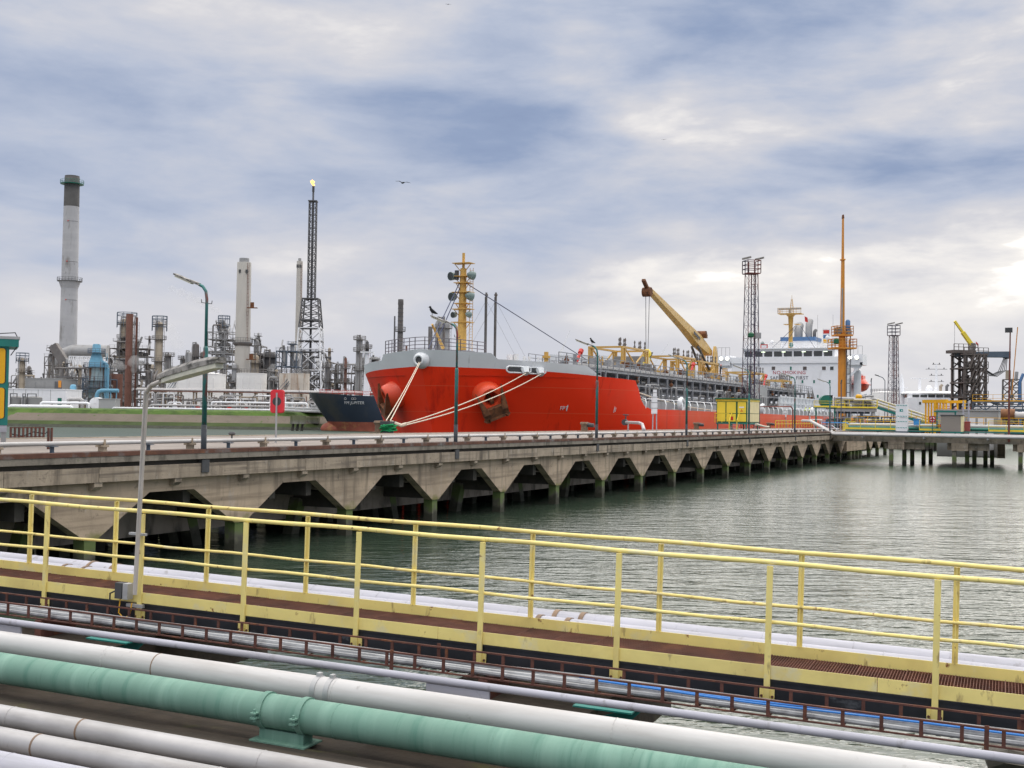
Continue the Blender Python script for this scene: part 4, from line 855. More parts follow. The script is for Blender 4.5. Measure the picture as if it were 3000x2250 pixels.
for sg in (-1, 1):
    ye = 14.7
    b = MB(); b.bx(FU-.2, FU+4.5, sg*VB if sg > 0 else -ye, ye if sg > 0 else -VB, fz(1060), fz(1045)); wg = b.build('bridge_wing', M['white'], ship)
    b = MB(); ya, yb_ = sg*(ye-2.6), sg*(ye+.2); b.bx(FU-.3, FU+4.7, min(ya, yb_), max(ya, yb_), fz(1070), fz(1044)+.25); b.build('wing_cab', M['white'], wg)
    b = MB(); b.prism([(sg*VB, fz(1066)), (sg*(ye-.1), fz(1066)), (sg*(ye-.1), fz(1074)), (sg*(VB+.1), fz(1112)), (sg*VB, fz(1112)), (sg*VB, fz(1102)), (sg*(VB+1.3), fz(1086)), (sg*(VB+1.2), fz(1078)), (sg*VB, fz(1078))], lambda p, q, t: (t, p, q), FU+.3, FU+.7); b.build('wing_bracket', M['white'], wg)
    railing([(FU-.2, sg*(ye+.1), fz(1044)+.25), (FU-.2, sg*(ye-2.5), fz(1044)+.25)], 1.7, 'steel_l', wg, .9, .03, 1, 'wing_frame')
    for q in (ye-.9, ye-2.2):
        o = floodlight((FU-.7, sg*q, fz(1049)), .36, (-1, 0, -.15), wg, 'white'); b = MB(); b.rings((FU-.7, sg*q, fz(1049)), (-1, 0, -.15), [(.23, .34), (.26, .02)], 14); b.build('lit_lens', flood, o)
    b = MB(); b.bx(FU-.35, FU+.3, sg*(ye-.1)-.25, sg*(ye-.1)+.25, fz(1070), fz(1063)); b.build('sidelight', M['black'], wg)
def win(px, py, w_, h_, m='glass'):
    p = SF(px, py, FU); b = MB(); b.bx(FU-.03, FU+.05, p.y-w_/2, p.y+w_/2, p.z-h_/2, p.z+h_/2); f_ = b.build('window', M[m], block)
    b = MB(); t_ = .07
    for (a, c, e, f2) in ((-w_/2-t_, w_/2+t_, h_/2, h_/2+t_), (-w_/2-t_, w_/2+t_, -h_/2-t_, -h_/2), (-w_/2-t_, -w_/2, -h_/2, h_/2), (w_/2, w_/2+t_, -h_/2, h_/2)): b.bx(FU-.06, FU+.04, p.y+a, p.y+c, p.z+e, p.z+f2)
    b.build('window_frame', M['white'], f_)
M['blind'] = mat('brown_blind', (.10, .08, .075), .5, 0, .1, 1)
for px, w_, m in ((2266, .72, 'blind'), (2317, .38, 'dkgreen'), (2358, .75, 'blind'), (2414, .75, 'blind'), (2437, .7, 'glass')): win(px, 1079, w_, .72, m)
for px in (2271, 2304, 2351, 2385, 2431): win(px, 1118, .36, .62, 'dkgreen')
win(2396, 1161, .36, .62, 'dkgreen'); win(2380, 1161, .36, .62, 'dkgreen'); win(2431, 1164, 1.2, .9, 'glass')
def front_text(body, px, py, size, m, sp=1.05):
    p = SF(px, py, FU); me = text_mesh(body, size, .012, sp)
    bm = bmesh.new(); bm.from_mesh(me); bm.to_mesh(me); bm.free(); me.materials.append(M[m]); o = bpy.data.objects.new('lettering', me); COL.objects.link(o); o.parent = ship
    o.matrix_local = Matrix.Translation((FU-.03, p.y, p.z)) @ Matrix(((0, 0, -1), (-1, 0, 0), (0, 1, 0))).to_4x4(); return o
t1 = front_text('NO SMOKING', 2312, 1092, .98, 'print_r', 1.12); t2 = front_text('SAFETY', 2281, 1107.5, .98, 'print_d', 1.1); t3 = front_text('+', 2318, 1107.5, 1.4, 'print_g'); t4 = front_text('FIRST', 2350, 1107.5, .98, 'print_d', 1.1)
railing([(FU+.2, -9.3, zr+.18), (FU+.2, 9.3, zr+.18), (FU+9, 9.3, zr+.18)], 1.15, 'white', ship, 1.1, .03, 3, 'roof_railing')
# radar mast
b = MB(); b.path([(FU+3, .2, zr+.18), (FU+3, .2, fz(958)), (FU+3, .2, fz(925)), (FU+3, .2, fz(917))], [.45, .42, .55, 1.1], 10); rm = b.build('radar_mast', M['shipyel'], ship, True)
b = MB(); b.bx(FU+1.5, FU+4.5, -2.2, 2.6, fz(917), fz(917)+.12); b.build('radar_platform', M['shipyel'], rm); railing([(FU+1.5, -2.2, fz(917)+.1), (FU+1.5, 2.6, fz(917)+.1), (FU+4.5, 2.6, fz(917)+.1)], 1.1, 'shipyel', rm, .9, .03, 3)
b = MB(); b.bx(FU+2.2, FU+2.5, -2.1, 2.6, fz(904), fz(904)+.28); b.bx(FU+2.2, FU+2.6, .1, .5, fz(917), fz(904)); b.build('radar_scanner', M['steel_l'], rm)
lt = MB(); z0, z1 = fz(915), fz(872)
for dx, dy in ((-.35, -.35), (.35, -.35), (.35, .35), (-.35, .35)): lt.bar((FU+3+dx, dy, z0), (FU+3+dx*.3, dy*.3, z1), .07)
for i in range(6):
    q = i/6; e = .35*(1-.7*q); z = z0+(z1-z0)*q
    lt.bar((FU+3-e, -e, z), (FU+3+e, -e, z+.3), .05); lt.bar((FU+3-e, e, z), (FU+3+e, e, z+.3), .05); lt.bar((FU+3-e, -e, z), (FU+3-e, e, z+.3), .05)
lt.bar((FU+3, 0, z1), (FU+3, 0, z1+.8), .06); stuff(lt.build('lattice_top', M['shipyel'], rm))
for dy in (-1.2, 1.0): b = MB(); b.bx(FU+2, FU+4, dy-.5, dy+.5, fz(948), fz(948)+.1); b.build('mast_step', M['shipyel'], rm)
# funnel
b = MB(); b.bx(FU+9.6, FU+16, -3.4, 3.6, fz(1064), fz(990)); fn = b.build('funnel', M['white'], ship)
b = MB(); b.bx(FU+9.4, FU+16.2, -3.6, 3.8, fz(990), fz(978)); b.build('funnel_band', M['midblue'], fn)
for y, r_, h_, m in ((-1.7, .72, 3.6, 'steel_l'), (.5, .9, 2.7, 'steel_l'), (2.2, .4, 2.0, 'steel'), (-2.9, .35, 1.6, 'steel_d')):
    z = fz(978); b = MB(); b.path([(FU+12, y, z), (FU+12, y, z+h_*.55), (FU+12.3, y, z+h_*.8), (FU+13.2, y, z+h_)], r_, 12); b.build('exhaust_pipe', M[m], fn, True)
for px, py, m in ((2234, 1008, 'lampteal'), (2262, 1004, 'white'), (2318, 1011, 'dkgreen'), (2438, 1000, 'steel_l'), (2424, 990, 'white')):
    p = SF(px, py, FU+1); b = MB(); b.path([(FU+1, p.y, zr+.18), (FU+1, p.y, p.z-.3)], .10, 6); b.ball((FU+1, p.y, p.z), .42, 10, 6, 1.3); b.build('deck_light', M[m], ship, True)
p = SF(2421, 985, FU+2); b = MB(); b.bx(FU+1.9, FU+2.1, p.y-.75, p.y+.75, p.z-1.6, p.z+1.5); sb = b.build('sign_board', M['white'], ship)
for k, (z_, m) in enumerate(((.9, 'redpaint'), (-.1, 'midblue'), (-1.0, 'amber'))): b = MB(); b.bx(FU+1.86, FU+1.895, p.y-.6, p.y+.6, p.z+z_-.36, p.z+z_+.36); b.build('sign_panel', M[m], sb)
p = SF(2238, 1015, FU); b = MB(); b.bx(FU+.1, FU+.16, p.y-.75, p.y+.75, p.z-.45, p.z+.45); sb = b.build('sign_board', M['redpaint'], ship); b = MB(); b.bx(FU+.06, FU+.099, p.y-.55, p.y+.55, p.z-.28, p.z+.28); b.build('sign_panel', M['white'], sb)
b = MB(); p = SF(2357, 935, FU+3); b.add([(p.x, p.y, p.z+.6), (p.x, p.y-.1, p.z-.5), (p.x+.1, p.y-.7, p.z-.7), (p.x+.1, p.y-.6, p.z+.3)], [(0, 1, 2, 3)]); o = b.build('flag', M['redpaint'], ship); o.modifiers.new('t', 'SOLIDIFY').thickness = .02
for px in (2395, 2220, 2440): p = SF(px, 1010, FU+2); wire((p.x, p.y, zr+.2), (p.x, p.y, zr+7), .03, 'steel_l', ship, 'whip_aerial')
for a, c in ((2330, 2262), (2335, 2292), (2345, 2388)): wire(SF(a, 955, FU+3), SF(c, 1020, FU+.5), .05, 'wire', ship)
# lifeboat and davit
lb = SF(2523, 1126, FU+9)
b = MB(); L_ = [(-3.6, .25, .2), (-3.0, .95, .8), (-1.5, 1.4, 1.1), (0, 1.5, 1.2), (1.5, 1.4, 1.1), (3.0, 1.0, .8), (3.7, .2, .2)]; n = 14
for (x, w_, h_) in L_:
    for j in range(n):
        q = 2*math.pi*j/n; cy, cz = math.cos(q)*w_, math.sin(q)
        b.v.append((lb.x+x, lb.y+cy*(1 if cz < .35 else .80), lb.z+(cz*1.35*h_ if cz < 0 else cz*1.15*h_)))
for i in range(len(L_)-1):
    for j in range(n): b.f.append((i*n+j, i*n+(j+1) % n, (i+1)*n+(j+1) % n, (i+1)*n+j))
b.f += [tuple(range(n)), tuple((len(L_)-1)*n+j for j in range(n))]; lbo = b.build('lifeboat_hull', M['bolster'], ship, True)
b = MB(); b.bx(lb.x-2, lb.x+1.2, lb.y-.65, lb.y+.65, lb.z+1.0, lb.z+1.75); b.build('lifeboat_cabin', M['bolster'], lbo); b = MB(); b.bx(lb.x-3.75, lb.x+3.75, lb.y-1.55, lb.y+1.55, lb.z-.12, lb.z+.02); b.build('fender_strip', M['redpaint'], lbo)
b = MB()
for dx in (-2.6, 2.6): b.bar((lb.x+dx, lb.y+2.6, lb.z-3.4), (lb.x+dx, lb.y+.2, lb.z+2.2), .45); b.bar((lb.x+dx, lb.y+2.6, lb.z-3.4), (lb.x+dx, lb.y-1.6, lb.z-2.2), .4)
stuff(b.build('davit', M['white'], ship))
b = MB(); b.bx(FU+4, FU+26, -13.6, -VB-.05, 4.9, 9.3); b.build('aft_house', M['white'], ship)
b = MB(); b.path([(FU+5, -13.0, 9.3), (FU+5, -13.0, 14.2)], .75, 12); b.ball((FU+5, -13, 14.3), .72, 12, 6); b.build('vent_post', M['white'], ship, True)
# ============================================================ the refinery across the water
def at_land(px, Y): p = at(px, 1200, Y); return Vector((p.x, p.y, LAND))
def Zat(px, py, Y): return at(px, py, Y).z
def mps(Y): return Y/FPX           # metres per picture pixel
def ringplat(z, r0, r1, parent, m='steel', rail=1.1, name='platform', n=14):
    b = MB(); b.rings((0, 0, z), (0, 0, 1), [(0, r0), (0, r1), (.18, r1), (.18, r0)], n); o = b.build(name, M[m], parent)
    b = MB(); q = [(r1*math.cos(2*math.pi*j/n), r1*math.sin(2*math.pi*j/n)) for j in range(n+1)]
    for h_ in (.55, rail): b.path([(x, y, z+.18+h_) for x, y in q], .05, 4, cap=False)
    for x, y in q[:-1]: b.bar((x, y, z+.18), (x, y, z+.18+rail), .08)
    stuff(b.build('platform_railing', M[m], o)); return o
def ladder(x, y, z0, z1, parent, m='steel', name='ladder'):
    b = MB(); b.bar((x-.25, y, z0), (x-.25, y, z1), .1); b.bar((x+.25, y, z0), (x+.25, y, z1), .1)
    for i in range(int((z1-z0)/1.2)): b.bar((x-.25, y, z0+i*1.2), (x+.25, y, z0+i*1.2), .08)
    return stuff(b.build(name, M[m], parent))
def column(name, label, px, ytop, wpx, Y, m='steel_l', plats=(), cat='column', dome=True, pipes=1, ybot=None, group='refinery columns', crown=False, pm='steel'):
    p = at_land(px, Y); t = thing(name, label, cat, p, 0, group); r = wpx/2*mps(Y); h = Zat(px, ytop, Y)-LAND
    prof = [(r*1.02, 0), (r, .5), (r, h-r*.7), (r*.9, h-r*.35), (r*.6, h-r*.08), (r*.15, h)] if dome else [(r, 0), (r, h)]
    b = MB(); b.lathe(prof, 18); b.build('shell', M[m], t, True)
    for k in range(2, int(h/4.5)):
        b = MB(); b.rings((0, 0, k*4.5), (0, 0, 1), [(0, r), (0, r*1.03), (.3, r*1.03), (.3, r)], 16); b.build('ring_seam', M[m], t)
    for f_ in plats: ringplat(h*f_, r*.98, r+1.1, t, pm)
    ladder(r+.4, -.6, h*.15, h*.95, t, pm)
    for k in range(pipes):
        a = R(-120+45*k); x, y = (r+.6)*math.cos(a), (r+.6)*math.sin(a); rp = max(.18, r*.13)
        b = MB(); b.path([(x, y, 0), (x, y, h*.93), (x*.8, y*.8, h+rp*1.5), (0, 0, h+rp*1.5), (0, 0, h-rp)], rp, 7); b.build('riser', M['steel_l' if k % 2 == 0 else pm], t, True)
    if crown:
        b = MB(); R1 = r+1.3
        for j in range(8):
            q = 2*math.pi*j/8; b.bar((R1*math.cos(q), R1*math.sin(q), h*.9), (R1*math.cos(q), R1*math.sin(q), h+2.0), .16)
        for z in (h*.95, h+1, h+2): b.path([(R1*math.cos(2*math.pi*j/8), R1*math.sin(2*math.pi*j/8), z) for j in range(9)], .10, 4, cap=False)
        stuff(b.build('top_cage', M['steel_b'], t))
    return t
def steel_module(name, label, px0, px1, ytop, Y, seed, depth=10, m='steel', fill=1.0, cat='steel structure', lv=3.2, group='refinery steel structures', braced=True):
    rr = random.Random(seed); a, c = at_land(px0, Y), at_land(px1, Y); t = thing(name, label, cat, a, math.atan2(c.y-a.y, c.x-a.x), group)
    w_ = (c-a).length; h = Zat(px0, ytop, Y)-LAND; nx = max(2, round(w_/3.4)); nz = max(2, round(h/lv)); sx_, sz_ = w_/nx, h/nz
    for i in range(nx+1):
        for y in (0, depth): b = MB(); b.bx(i*sx_-.14, i*sx_+.14, y-.14, y+.14, 0, h); b.build('steel_post', M[m], t)
    for k in range(1, nz+1):
        b = MB(); z = k*sz_
        for y in (0, depth): b.bx(0, w_, y-.12, y+.12, z-.15, z+.15)
        for i in range(nx+1): b.bx(i*sx_-.12, i*sx_+.12, 0, depth, z-.14, z+.14)
        b.bx(0, w_, .2, depth-.2, z-.02, z+.03) if rr.random() < .6 else None
        stuff(b.build('floor_frame', M[m], t))
        b = MB()
        for hh in (.5, 1.0): b.bx(-.3, w_+.3, -.34, -.28, z+.15+hh, z+.21+hh)
        for i in range(int(w_/1.6)+1): b.bx(i*1.6-.04, i*1.6+.04, -.33, -.29, z+.15, z+1.2)
        stuff(b.build('floor_railing', M[m], t))
    if braced:
        b = MB()
        for i in range(nx):
            for k in range(nz):
                if rr.random() < .7: s_ = rr.random() < .5; b.bar((i*sx_, -.1, (k if s_ else k+1)*sz_), ((i+1)*sx_, -.1, (k+1 if s_ else k)*sz_), .16)
        stuff(b.build('brace', M[m], t))
    for q in range(int(nx*nz*1.5*fill)):
        x, y, k = rr.uniform(.8, w_-.8), rr.uniform(1, depth-1), rr.randrange(nz); z = k*sz_+.1; ty = rr.random(); b = MB(); mm = rr.choice(('steel_l', 'steel', 'steel_l', 'buff', 'steel_d', 'white'))
        if ty < .3: r = rr.uniform(.3, .85); hh = sz_*rr.uniform(.6, 1.7); b.lathe([(r*.6, 0), (r, .3), (r, hh-.4), (r*.5, hh)], 10, (x, y, z)); b.build('vessel', M[mm], t, True)
        elif ty < .6: r = rr.uniform(.35, .8); L_ = rr.uniform(2, 5); b.path([(x, y, z+r+.2), (min(w_, x+L_), y, z+r+.2)], r, 10); b.build('drum', M[mm], t, True)
        elif ty < .9:
            r = rr.uniform(.12, .4); x2, z2 = rr.uniform(0, w_), min(h+3, z+rr.uniform(1, 3)*sz_); b.path([(x, .5, z), (x, .5, z2-.5), (x+.3*(1 if x2 > x else -1), .5, z2), (x2, .5, z2), (x2, .5, z2-rr.uniform(.5, 3))], r, 6); b.build('pipe', M[mm], t, True)
        else: b.bx(x-.8, x+.8, y-.8, y+.8, z, z+rr.uniform(1, 2.4)); b.build('cabinet', M[mm], t)
    for q in range(nx//2+1):
        x = rr.uniform(1, max(1.1, w_-1)); r = rr.uniform(.35, .8); hh = rr.uniform(2.5, 7.5); b = MB(); b.lathe([(r, h-2), (r, h+hh-r), (r*.7, h+hh-r*.3), (.1, h+hh)], 10, (x, depth/2, 0)); b.build('top_vessel', M[rr.choice(('steel_l', 'steel', 'buff', 'steel_l'))], t, True)
        b = MB(); zz_ = h+hh*.72; b.bx(x-r-.8, x+r+.8, depth/2-r-.8, depth/2+r+.8, zz_, zz_+.12)
        for e_ in (-1, 1): b.bar((x+e_*(r+.8), depth/2-r-.8, zz_), (x+e_*(r+.8), depth/2-r-.8, zz_+1.1), .1); b.bar((x-r-.8, depth/2-r-.8, zz_+.5+.3*e_), (x+r+.8, depth/2-r-.8, zz_+.5+.3*e_), .08)
        stuff(b.build('vessel_platform', M[m], t))
    for q in range(int(nx*2.4)):
        x = rr.uniform(.5, w_-.5); b = MB(); b.path([(x, rr.uniform(0, depth), h), (x, depth/2, h+rr.uniform(1, 4.5))], rr.uniform(.1, .45), 7); b.build('stub_pipe', M[rr.choice(('steel', 'steel_l', 'steel_d'))], t, True)
    return t
def lattice(name, t, z0, z1, w0, w1, n, m, leg=.2, br=.12, sub=True):
    b = MB(); q = lambda f_: (w0+(w1-w0)*f_)/2
    C4 = ((-1, -1), (1, -1), (1, 1), (-1, 1))
    for sx_, sy_ in C4: b.bar((sx_*w0/2, sy_*w0/2, z0), (sx_*w1/2, sy_*w1/2, z1), leg)
    o = b.build(name+'_legs', M[m], t); stuff(o); b = MB()
    for i in range(n):
        f0, f1 = i/n, (i+1)/n; a, c = q(f0), q(f1); za, zb = z0+(z1-z0)*f0, z0+(z1-z0)*f1
        for j in range(4):
            p, r = C4[j], C4[(j+1) % 4]
            b.bar((p[0]*c, p[1]*c, zb), (r[0]*c, r[1]*c, zb), br)
            b.bar((p[0]*a, p[1]*a, za), (r[0]*c, r[1]*c, zb), br*.8); b.bar((r[0]*a, r[1]*a, za), (p[0]*c, p[1]*c, zb), br*.8)
    stuff(b.build(name+'_bracing', M[m], t)); return o
# tall chimney
Y = 440; p = at_land(195, Y); ch = thing('tall_chimney', 'tallest grey concrete chimney with sooty dark top at far left', 'chimney', p); k = mps(Y)
h = Zat(207, 516, Y)-LAND; hd = Zat(207, 606, Y)-LAND
b = MB(); r0, r1 = 26*k, 21.3*k; b.lathe([(r0, 0), (r0+(r1-r0)*hd/h, hd)], 28, cap=False); b.build('shaft', M['chim'], ch, True)
b = MB(); b.lathe([(r0+(r1-r0)*hd/h, hd), (r1, h-.6), (r1*.97, h-.5), (r1*.97, h), (r1*.85, h), (r1*.85, h-2)], 28, cap=False); b.build('sooty_top', M['chimdark'], ch, True)
ringplat(Zat(207, 540, Y)-LAND, r1, r1+1.5, ch, 'dkgreen', 1.3, 'top_gallery', 24)
b = MB(); zg = Zat(200, 826, Y)-LAND; rg_ = r0+(r1-r0)*zg/h
b.rings((0, 0, 0), (0, 0, 1), [(zg-2.6, rg_), (zg, rg_+.9), (zg+.15, rg_+.9), (zg+.15, rg_)], 24); b.build('gallery', M['chim'], ch)
ringplat(zg+.15, rg_, rg_+1.5, ch, 'steel_d', 1.3, 'gallery_deck', 24)
for z in (Zat(200, 650, Y), Zat(200, 768, Y), Zat(200, 880, Y)):
    b = MB(); rz = r0+(r1-r0)*(z-LAND)/h
    b.path([(rz*1.01*math.cos(q), rz*1.01*math.sin(q), z-LAND) for q in (-1.6, -1.3, -1.0, -.7, -.4, -.1)], .06, 4); b.build('band_cable', M['steel_d'], ch); b = MB(); b.ball((rz*math.cos(-1.6), rz*1.01*math.sin(-1.6), z-LAND), .25, 6, 4); b.build('warning_light', M['redpaint'], ch)
b = MB(); rd = 22*k; e0 = Vector((-18*k, -7, 0)); b.path([e0, e0+Vector((0, 0, 13)), e0+Vector((.8, 0, 17)), e0+Vector((3.4, 0, 20)), e0+Vector((7.2, 0, 21.5)), e0+Vector((20, 0, 21.5))], 2.6, 18); b.build('flue_duct', M['steel_l'], ch, True)
steel_module('flue_frame', 'grey steel platform tower left of the tall chimney', 127, 152, 1045, 420, 5, 5, 'steel', .8)
b_ = at_land(160, 420); t = thing('sloping_conveyor', 'boxed sloping gallery leaning against the foot of the tall chimney', 'conveyor', b_, 0); b = MB(); b.bar((-1, 0, 23), (8.5, 0, 9), 3, 3); b.build('gallery_box', M['steel'], t); b = MB(); b.bar((-1, 0, 0), (-1, 0, 22), .5); b.bar((8.5, 0, 0), (8.5, 0, 8), .5); stuff(b.build('gallery_legs', M['steel'], t))
column('process_column', 'slim grey column at the far left edge', 62, 1050, 17, 430, 'buff', (.72, .94), crown=True)
# white lattice cage in front of the chimney
p0, p1 = at_land(199, 400), at_land(262, 400); t = thing('white_lattice_frame', 'white lattice frame right of the tall chimney foot', 'lattice frame', p0, 0); w_ = (p1-p0).length; h = Zat(230, 1044, 400)-LAND; b = MB()
for i in range(6):
    for y in (0, 6): b.bar((i*w_/5, y, 5), (i*w_/5, y, h), .35)
for z in (h*.55, h*.8, h):
    for y in (0, 6): b.bar((0, y, z), (w_, y, z), .3)
for i in range(5):
    b.bar((i*w_/5, 0, h*.8), ((i+.5)*w_/5, 0, h), .25); b.bar(((i+.5)*w_/5, 0, h), ((i+1)*w_/5, 0, h*.8), .25); b.bar((i*w_/5, 0, h*.55), ((i+1)*w_/5, 0, h*.8), .22)
b.build('lattice', M['white'], t)
for i in range(3): b = MB(); b.lathe([(1.3, 0), (1.3, h*.75), (.6, h*.85)], 12, (2+i*3, 3, 0)); b.build('vessel', M['white' if i % 2 else 'buff'], t, True)
# pale blue tower
Y = 352; k = mps(Y); p = at_land(279, Y); bt = thing('blue_tower', 'pale blue bottle-shaped tower with rusted lower shell', 'tower', p); z = lambda y: Zat(279, y, Y)-LAND
b = MB(); b.lathe([(22*k, z(1078)), (21*k, z(1062)), (12.5*k, z(1035)), (11.5*k, z(1012)), (9.5*k, z(1008)), (8.5*k, z(1008.5))], 22); b.build('upper_shell', M['blue'], bt, True)
b = MB(); b.lathe([(22*k, 0), (22*k, z(1078))], 22); b.build('rusted_shell', M['bluerust'], bt, True)
for yy, rr_ in ((1035, 12), (1077, 22), (1117, 22), (1135, 22), (1150, 22)): ringplat(z(yy), rr_*k, rr_*k+1.3, bt, 'steel_b', 1.2)
ladder(4, -22*k-.3, 2, z(1035), bt, 'blue'); ladder(-3, -22*k-.3, 2, z(1078), bt, 'steel_b')
for x, r_, y1 in ((28*k, .45, 1065), (33*k, .35, 1070), (36*k, .3, 1080)): b = MB(); b.path([(x, 0, 0), (x, 0, z(y1)), (x-3, 0, z(y1)+1.5)], r_, 8); b.build('blue_riser', M['blue'], bt, True)
steel_module('blue_pipework', 'blue steel stair frame around the foot of the blue tower', 240, 322, 1110, 364, 15, 6, 'steel_b', .8)
column('blue_tank', 'smooth pale blue pressure tank standing left of the blue tower', 213, 1126, 18.5, 332, 'blue', (), 'tank', True, 0, group=None)
p = at_land(283, 322); t = thing('blue_pipe', 'thick pale blue horizontal pipe with elbow on legs', 'pipe', p); b = MB(); zz = Zat(300, 1144, 322)-LAND; b.path([(0, 0, 0), (0, 0, zz-1.2), (.5, 0, zz-.3), (1.4, 0, zz), (6, 0, zz)], .55, 10); b.build('pipe', M['blue'], t, True)
for x in (2.2, 3.8, 5.4): b = MB(); b.bx(x-.12, x+.12, -.12, .12, 0, zz-.5); b.build('leg', M['blue'], t)
b = MB(); b.bx(-2.2, -.8, -1, 1, 0, 3.2); b.build('pump_box', M['darkgrey'], t)
# brown and buff columns with scaffolding
column('buff_column', 'stout buff clad column behind the tall brown pipe column', 366, 933, 37, 405, 'buff', (.45, .62, .78, .93), crown=True, pipes=2)
column('brown_column', 'tall brown rusty pipe column in scaffolding', 374, 920, 20.5, 392, 'brown', (), dome=False, pipes=0)
column('brown_pipe', 'thin brown pipe column with arched top right of the brown column', 395, 930, 7, 396, 'brown', (), dome=False, pipes=1)
steel_module('scaffold', 'dark scaffolding around the foot of the brown column', 318, 430, 1020, 398, 22, 9, 'steel', .9, 'scaffolding', 2.6)
column('buff_column', 'slender buff column with a green steel cage on top', 462, 944, 21.5, 385, 'buff', (.3, .55, .8, .97), crown=True, pipes=1)
column('process_column', 'short grey column between the buff column and the curved lamp', 490, 1036, 17, 395, 'steel_l', (.5, .95), pipes=2)
column('process_column', 'grey twin column, left one of the pair behind the teal lamp post', 535, 1046, 14, 395, 'steel_l', (.6, .95), pipes=2)
column('process_column', 'grey twin column, middle one with wide platform', 551, 1030, 17, 390, 'steel_l', (.72,), pipes=1)
column('process_column', 'grey column with a bulging domed head beside the teal lamp post', 570, 1006, 19, 400, 'steel', (.55, .8), pipes=2)
# brown tank, low buildings
def roundtank(name, label, px0, px1, ytop, Y, m, domeh=.08, rail=True, stair=None, group='storage tanks'):
    c = at_land((px0+px1)/2, Y); t = thing(name, label, 'tank', c, 0, group); r = (px1-px0)/2*mps(Y); h = Zat((px0+px1)/2, ytop, Y)-LAND
    b = MB(); b.lathe([(r, 0), (r, h)], 40); b.build('shell', M[m], t, True); b = MB(); b.lathe([(r*1.01, h), (r*1.01, h+.25), (r*.7, h+r*domeh*.7), (r*.3, h+r*domeh), (.1, h+r*domeh*1.05)], 40); b.build('roof', M[m], t, True)
    for f_ in (.25, .5, .75): b = MB(); b.rings((0, 0, h*f_), (0, 0, 1), [(0, r), (0, r+.05), (.12, r+.05), (.12, r)], 40); b.build('seam', M[m], t)
    if rail:
        b = MB(); q = [(r*math.cos(2*math.pi*j/30), r*math.sin(2*math.pi*j/30)) for j in range(31)]
        for hh in (.6, 1.2): b.path([(x, y, h+.25+hh) for x, y in q], .05, 4, cap=False)
        for x, y in q[:-1]: b.bar((x, y, h+.25), (x, y, h+1.45), .07)
        stuff(b.build('rim_railing', M['steel'], t))
    if stair:
        b = MB(); x0, x1 = stair; b.bar((x0, -r-1.2, .5), (x1, -r*.85, h), .5, .15); b.bar((x0, -r-1.2, 1.6), (x1, -r*.85, h+1.1), .12); b.bar((x0+.8, -r-1.2, .5), (x1+.8, -r*.85, h), .3, .1); stuff(b.build('stair', M['steel_b'], t))
    for j in range(5): a = R(-140+25*j); b = MB(); b.path([(1.005*r*math.cos(a), 1.005*r*math.sin(a), 0), (1.005*r*math.cos(a), 1.005*r*math.sin(a), h*.9)], .2, 6); b.build('down_pipe', M[m], t, True)
    return t
roundtank('brown_tank', 'rust brown ribbed tank right of the blue tower', 318, 357, 1098, 372, 'brown', .12, False)
roundtank('white_tank', 'broad white domed tank behind the curved walkway lamp', 488, 658, 1098, 352, 'tank', .10, True, (-9, -3))
roundtank('white_tank', 'clean white tank under the cream stack', 692, 779, 1096, 345, 'tank', .05, True)
roundtank('rusty_tank', 'white tank with heavy rust streaks under the flare tower', 817, 905, 1097, 345, 'tankrust', .05, True, (-8, 1))
def building(name, label, px0, px1, ytop, Y, m, depth=12, z0=None, cat='building'):
    a, c = at_land(px0, Y), at_land(px1, Y); t = thing(name, label, cat, a); w_ = (c-a).length; h = Zat((px0+px1)/2, ytop, Y)-LAND
    b = MB(); b.bx(0, w_, 0, depth, 0, h); b.build('wall', M[m], t); b = MB(); b.bx(-.15, w_+.15, -.15, depth+.15, h, h+.25); b.build('roof_edge', M[m], t); return t, w_, h
t, w_, h = building('white_building', 'long low white building on the far bank at left', 10, 192, 1141, 322, 'white')
b = MB(); x = w_*.87; b.bx(x, x+1.1, -.06, -.01, .6, 3.0); b.build('door', M['dkgreen'], t)
for i in range(4): b = MB(); b.bx(w_*(.15+.2*i), w_*(.15+.2*i)+.12, -.05, -.01, 0, h); b.build('panel_joint', M['bldgreyl'], t)
t, w_, h = building('grey_building', 'grey panelled building rising behind the long white building', 72, 180, 1110, 336, 'bldgrey')
for i in range(4): b = MB(); b.bx(w_*(.08+.24*i), w_*(.08+.24*i)+w_*.2, -.08, -.01, h*.45, h*.92); b.build('panel', M['steel_d' if i > 2 else 'bldgrey'], t)
b = MB(); b.bx(w_*.9, w_*.98, -.1, -.02, h*.72, h*.95); b.build('orange_panel', M['orange'], t)
for i, (a, c) in enumerate(((30, 62), (66, 78), (80, 122))):
    q = at_land((a+c)/2, 314); r = (c-a)/2*mps(314); o = thing('bank_vessel', ['wide grey drum cluster at the left end of the far bank', 'small grey drum between the two wide ones on the far bank', 'wide grey drum in front of the white building, nearest the blue tank'][i], 'tank', q, 0, 'grey drums on the far bank')
    b = MB(); b.lathe([(r, 0), (r, 2.9), (r*.8, 3.2), (.2, 3.3)], 18); b.build('shell', M['bldgrey'], o, True); b = MB(); b.path([(-r*.6, -r, 0), (-r*.6, -r, 3.9), (r*.6, -r, 3.9), (r*.6, -r, 3)], .12, 6); b.build('pipe_loop', M['steel_d'], o, True)
t, w_, h = building('bank_shelter', 'pale concrete shelter on the crest of the far bank', 289, 337, 1170, 312, 'bldgreyl', 4); b = MB(); b.rings((-1, 1.5, 1.6), (0, 1, 0), [(-1.5, .1), (-1.4, 1.6), (2, 1.6), (2.1, .1)], 16); b.build('white_drum', M['white'], t, True)
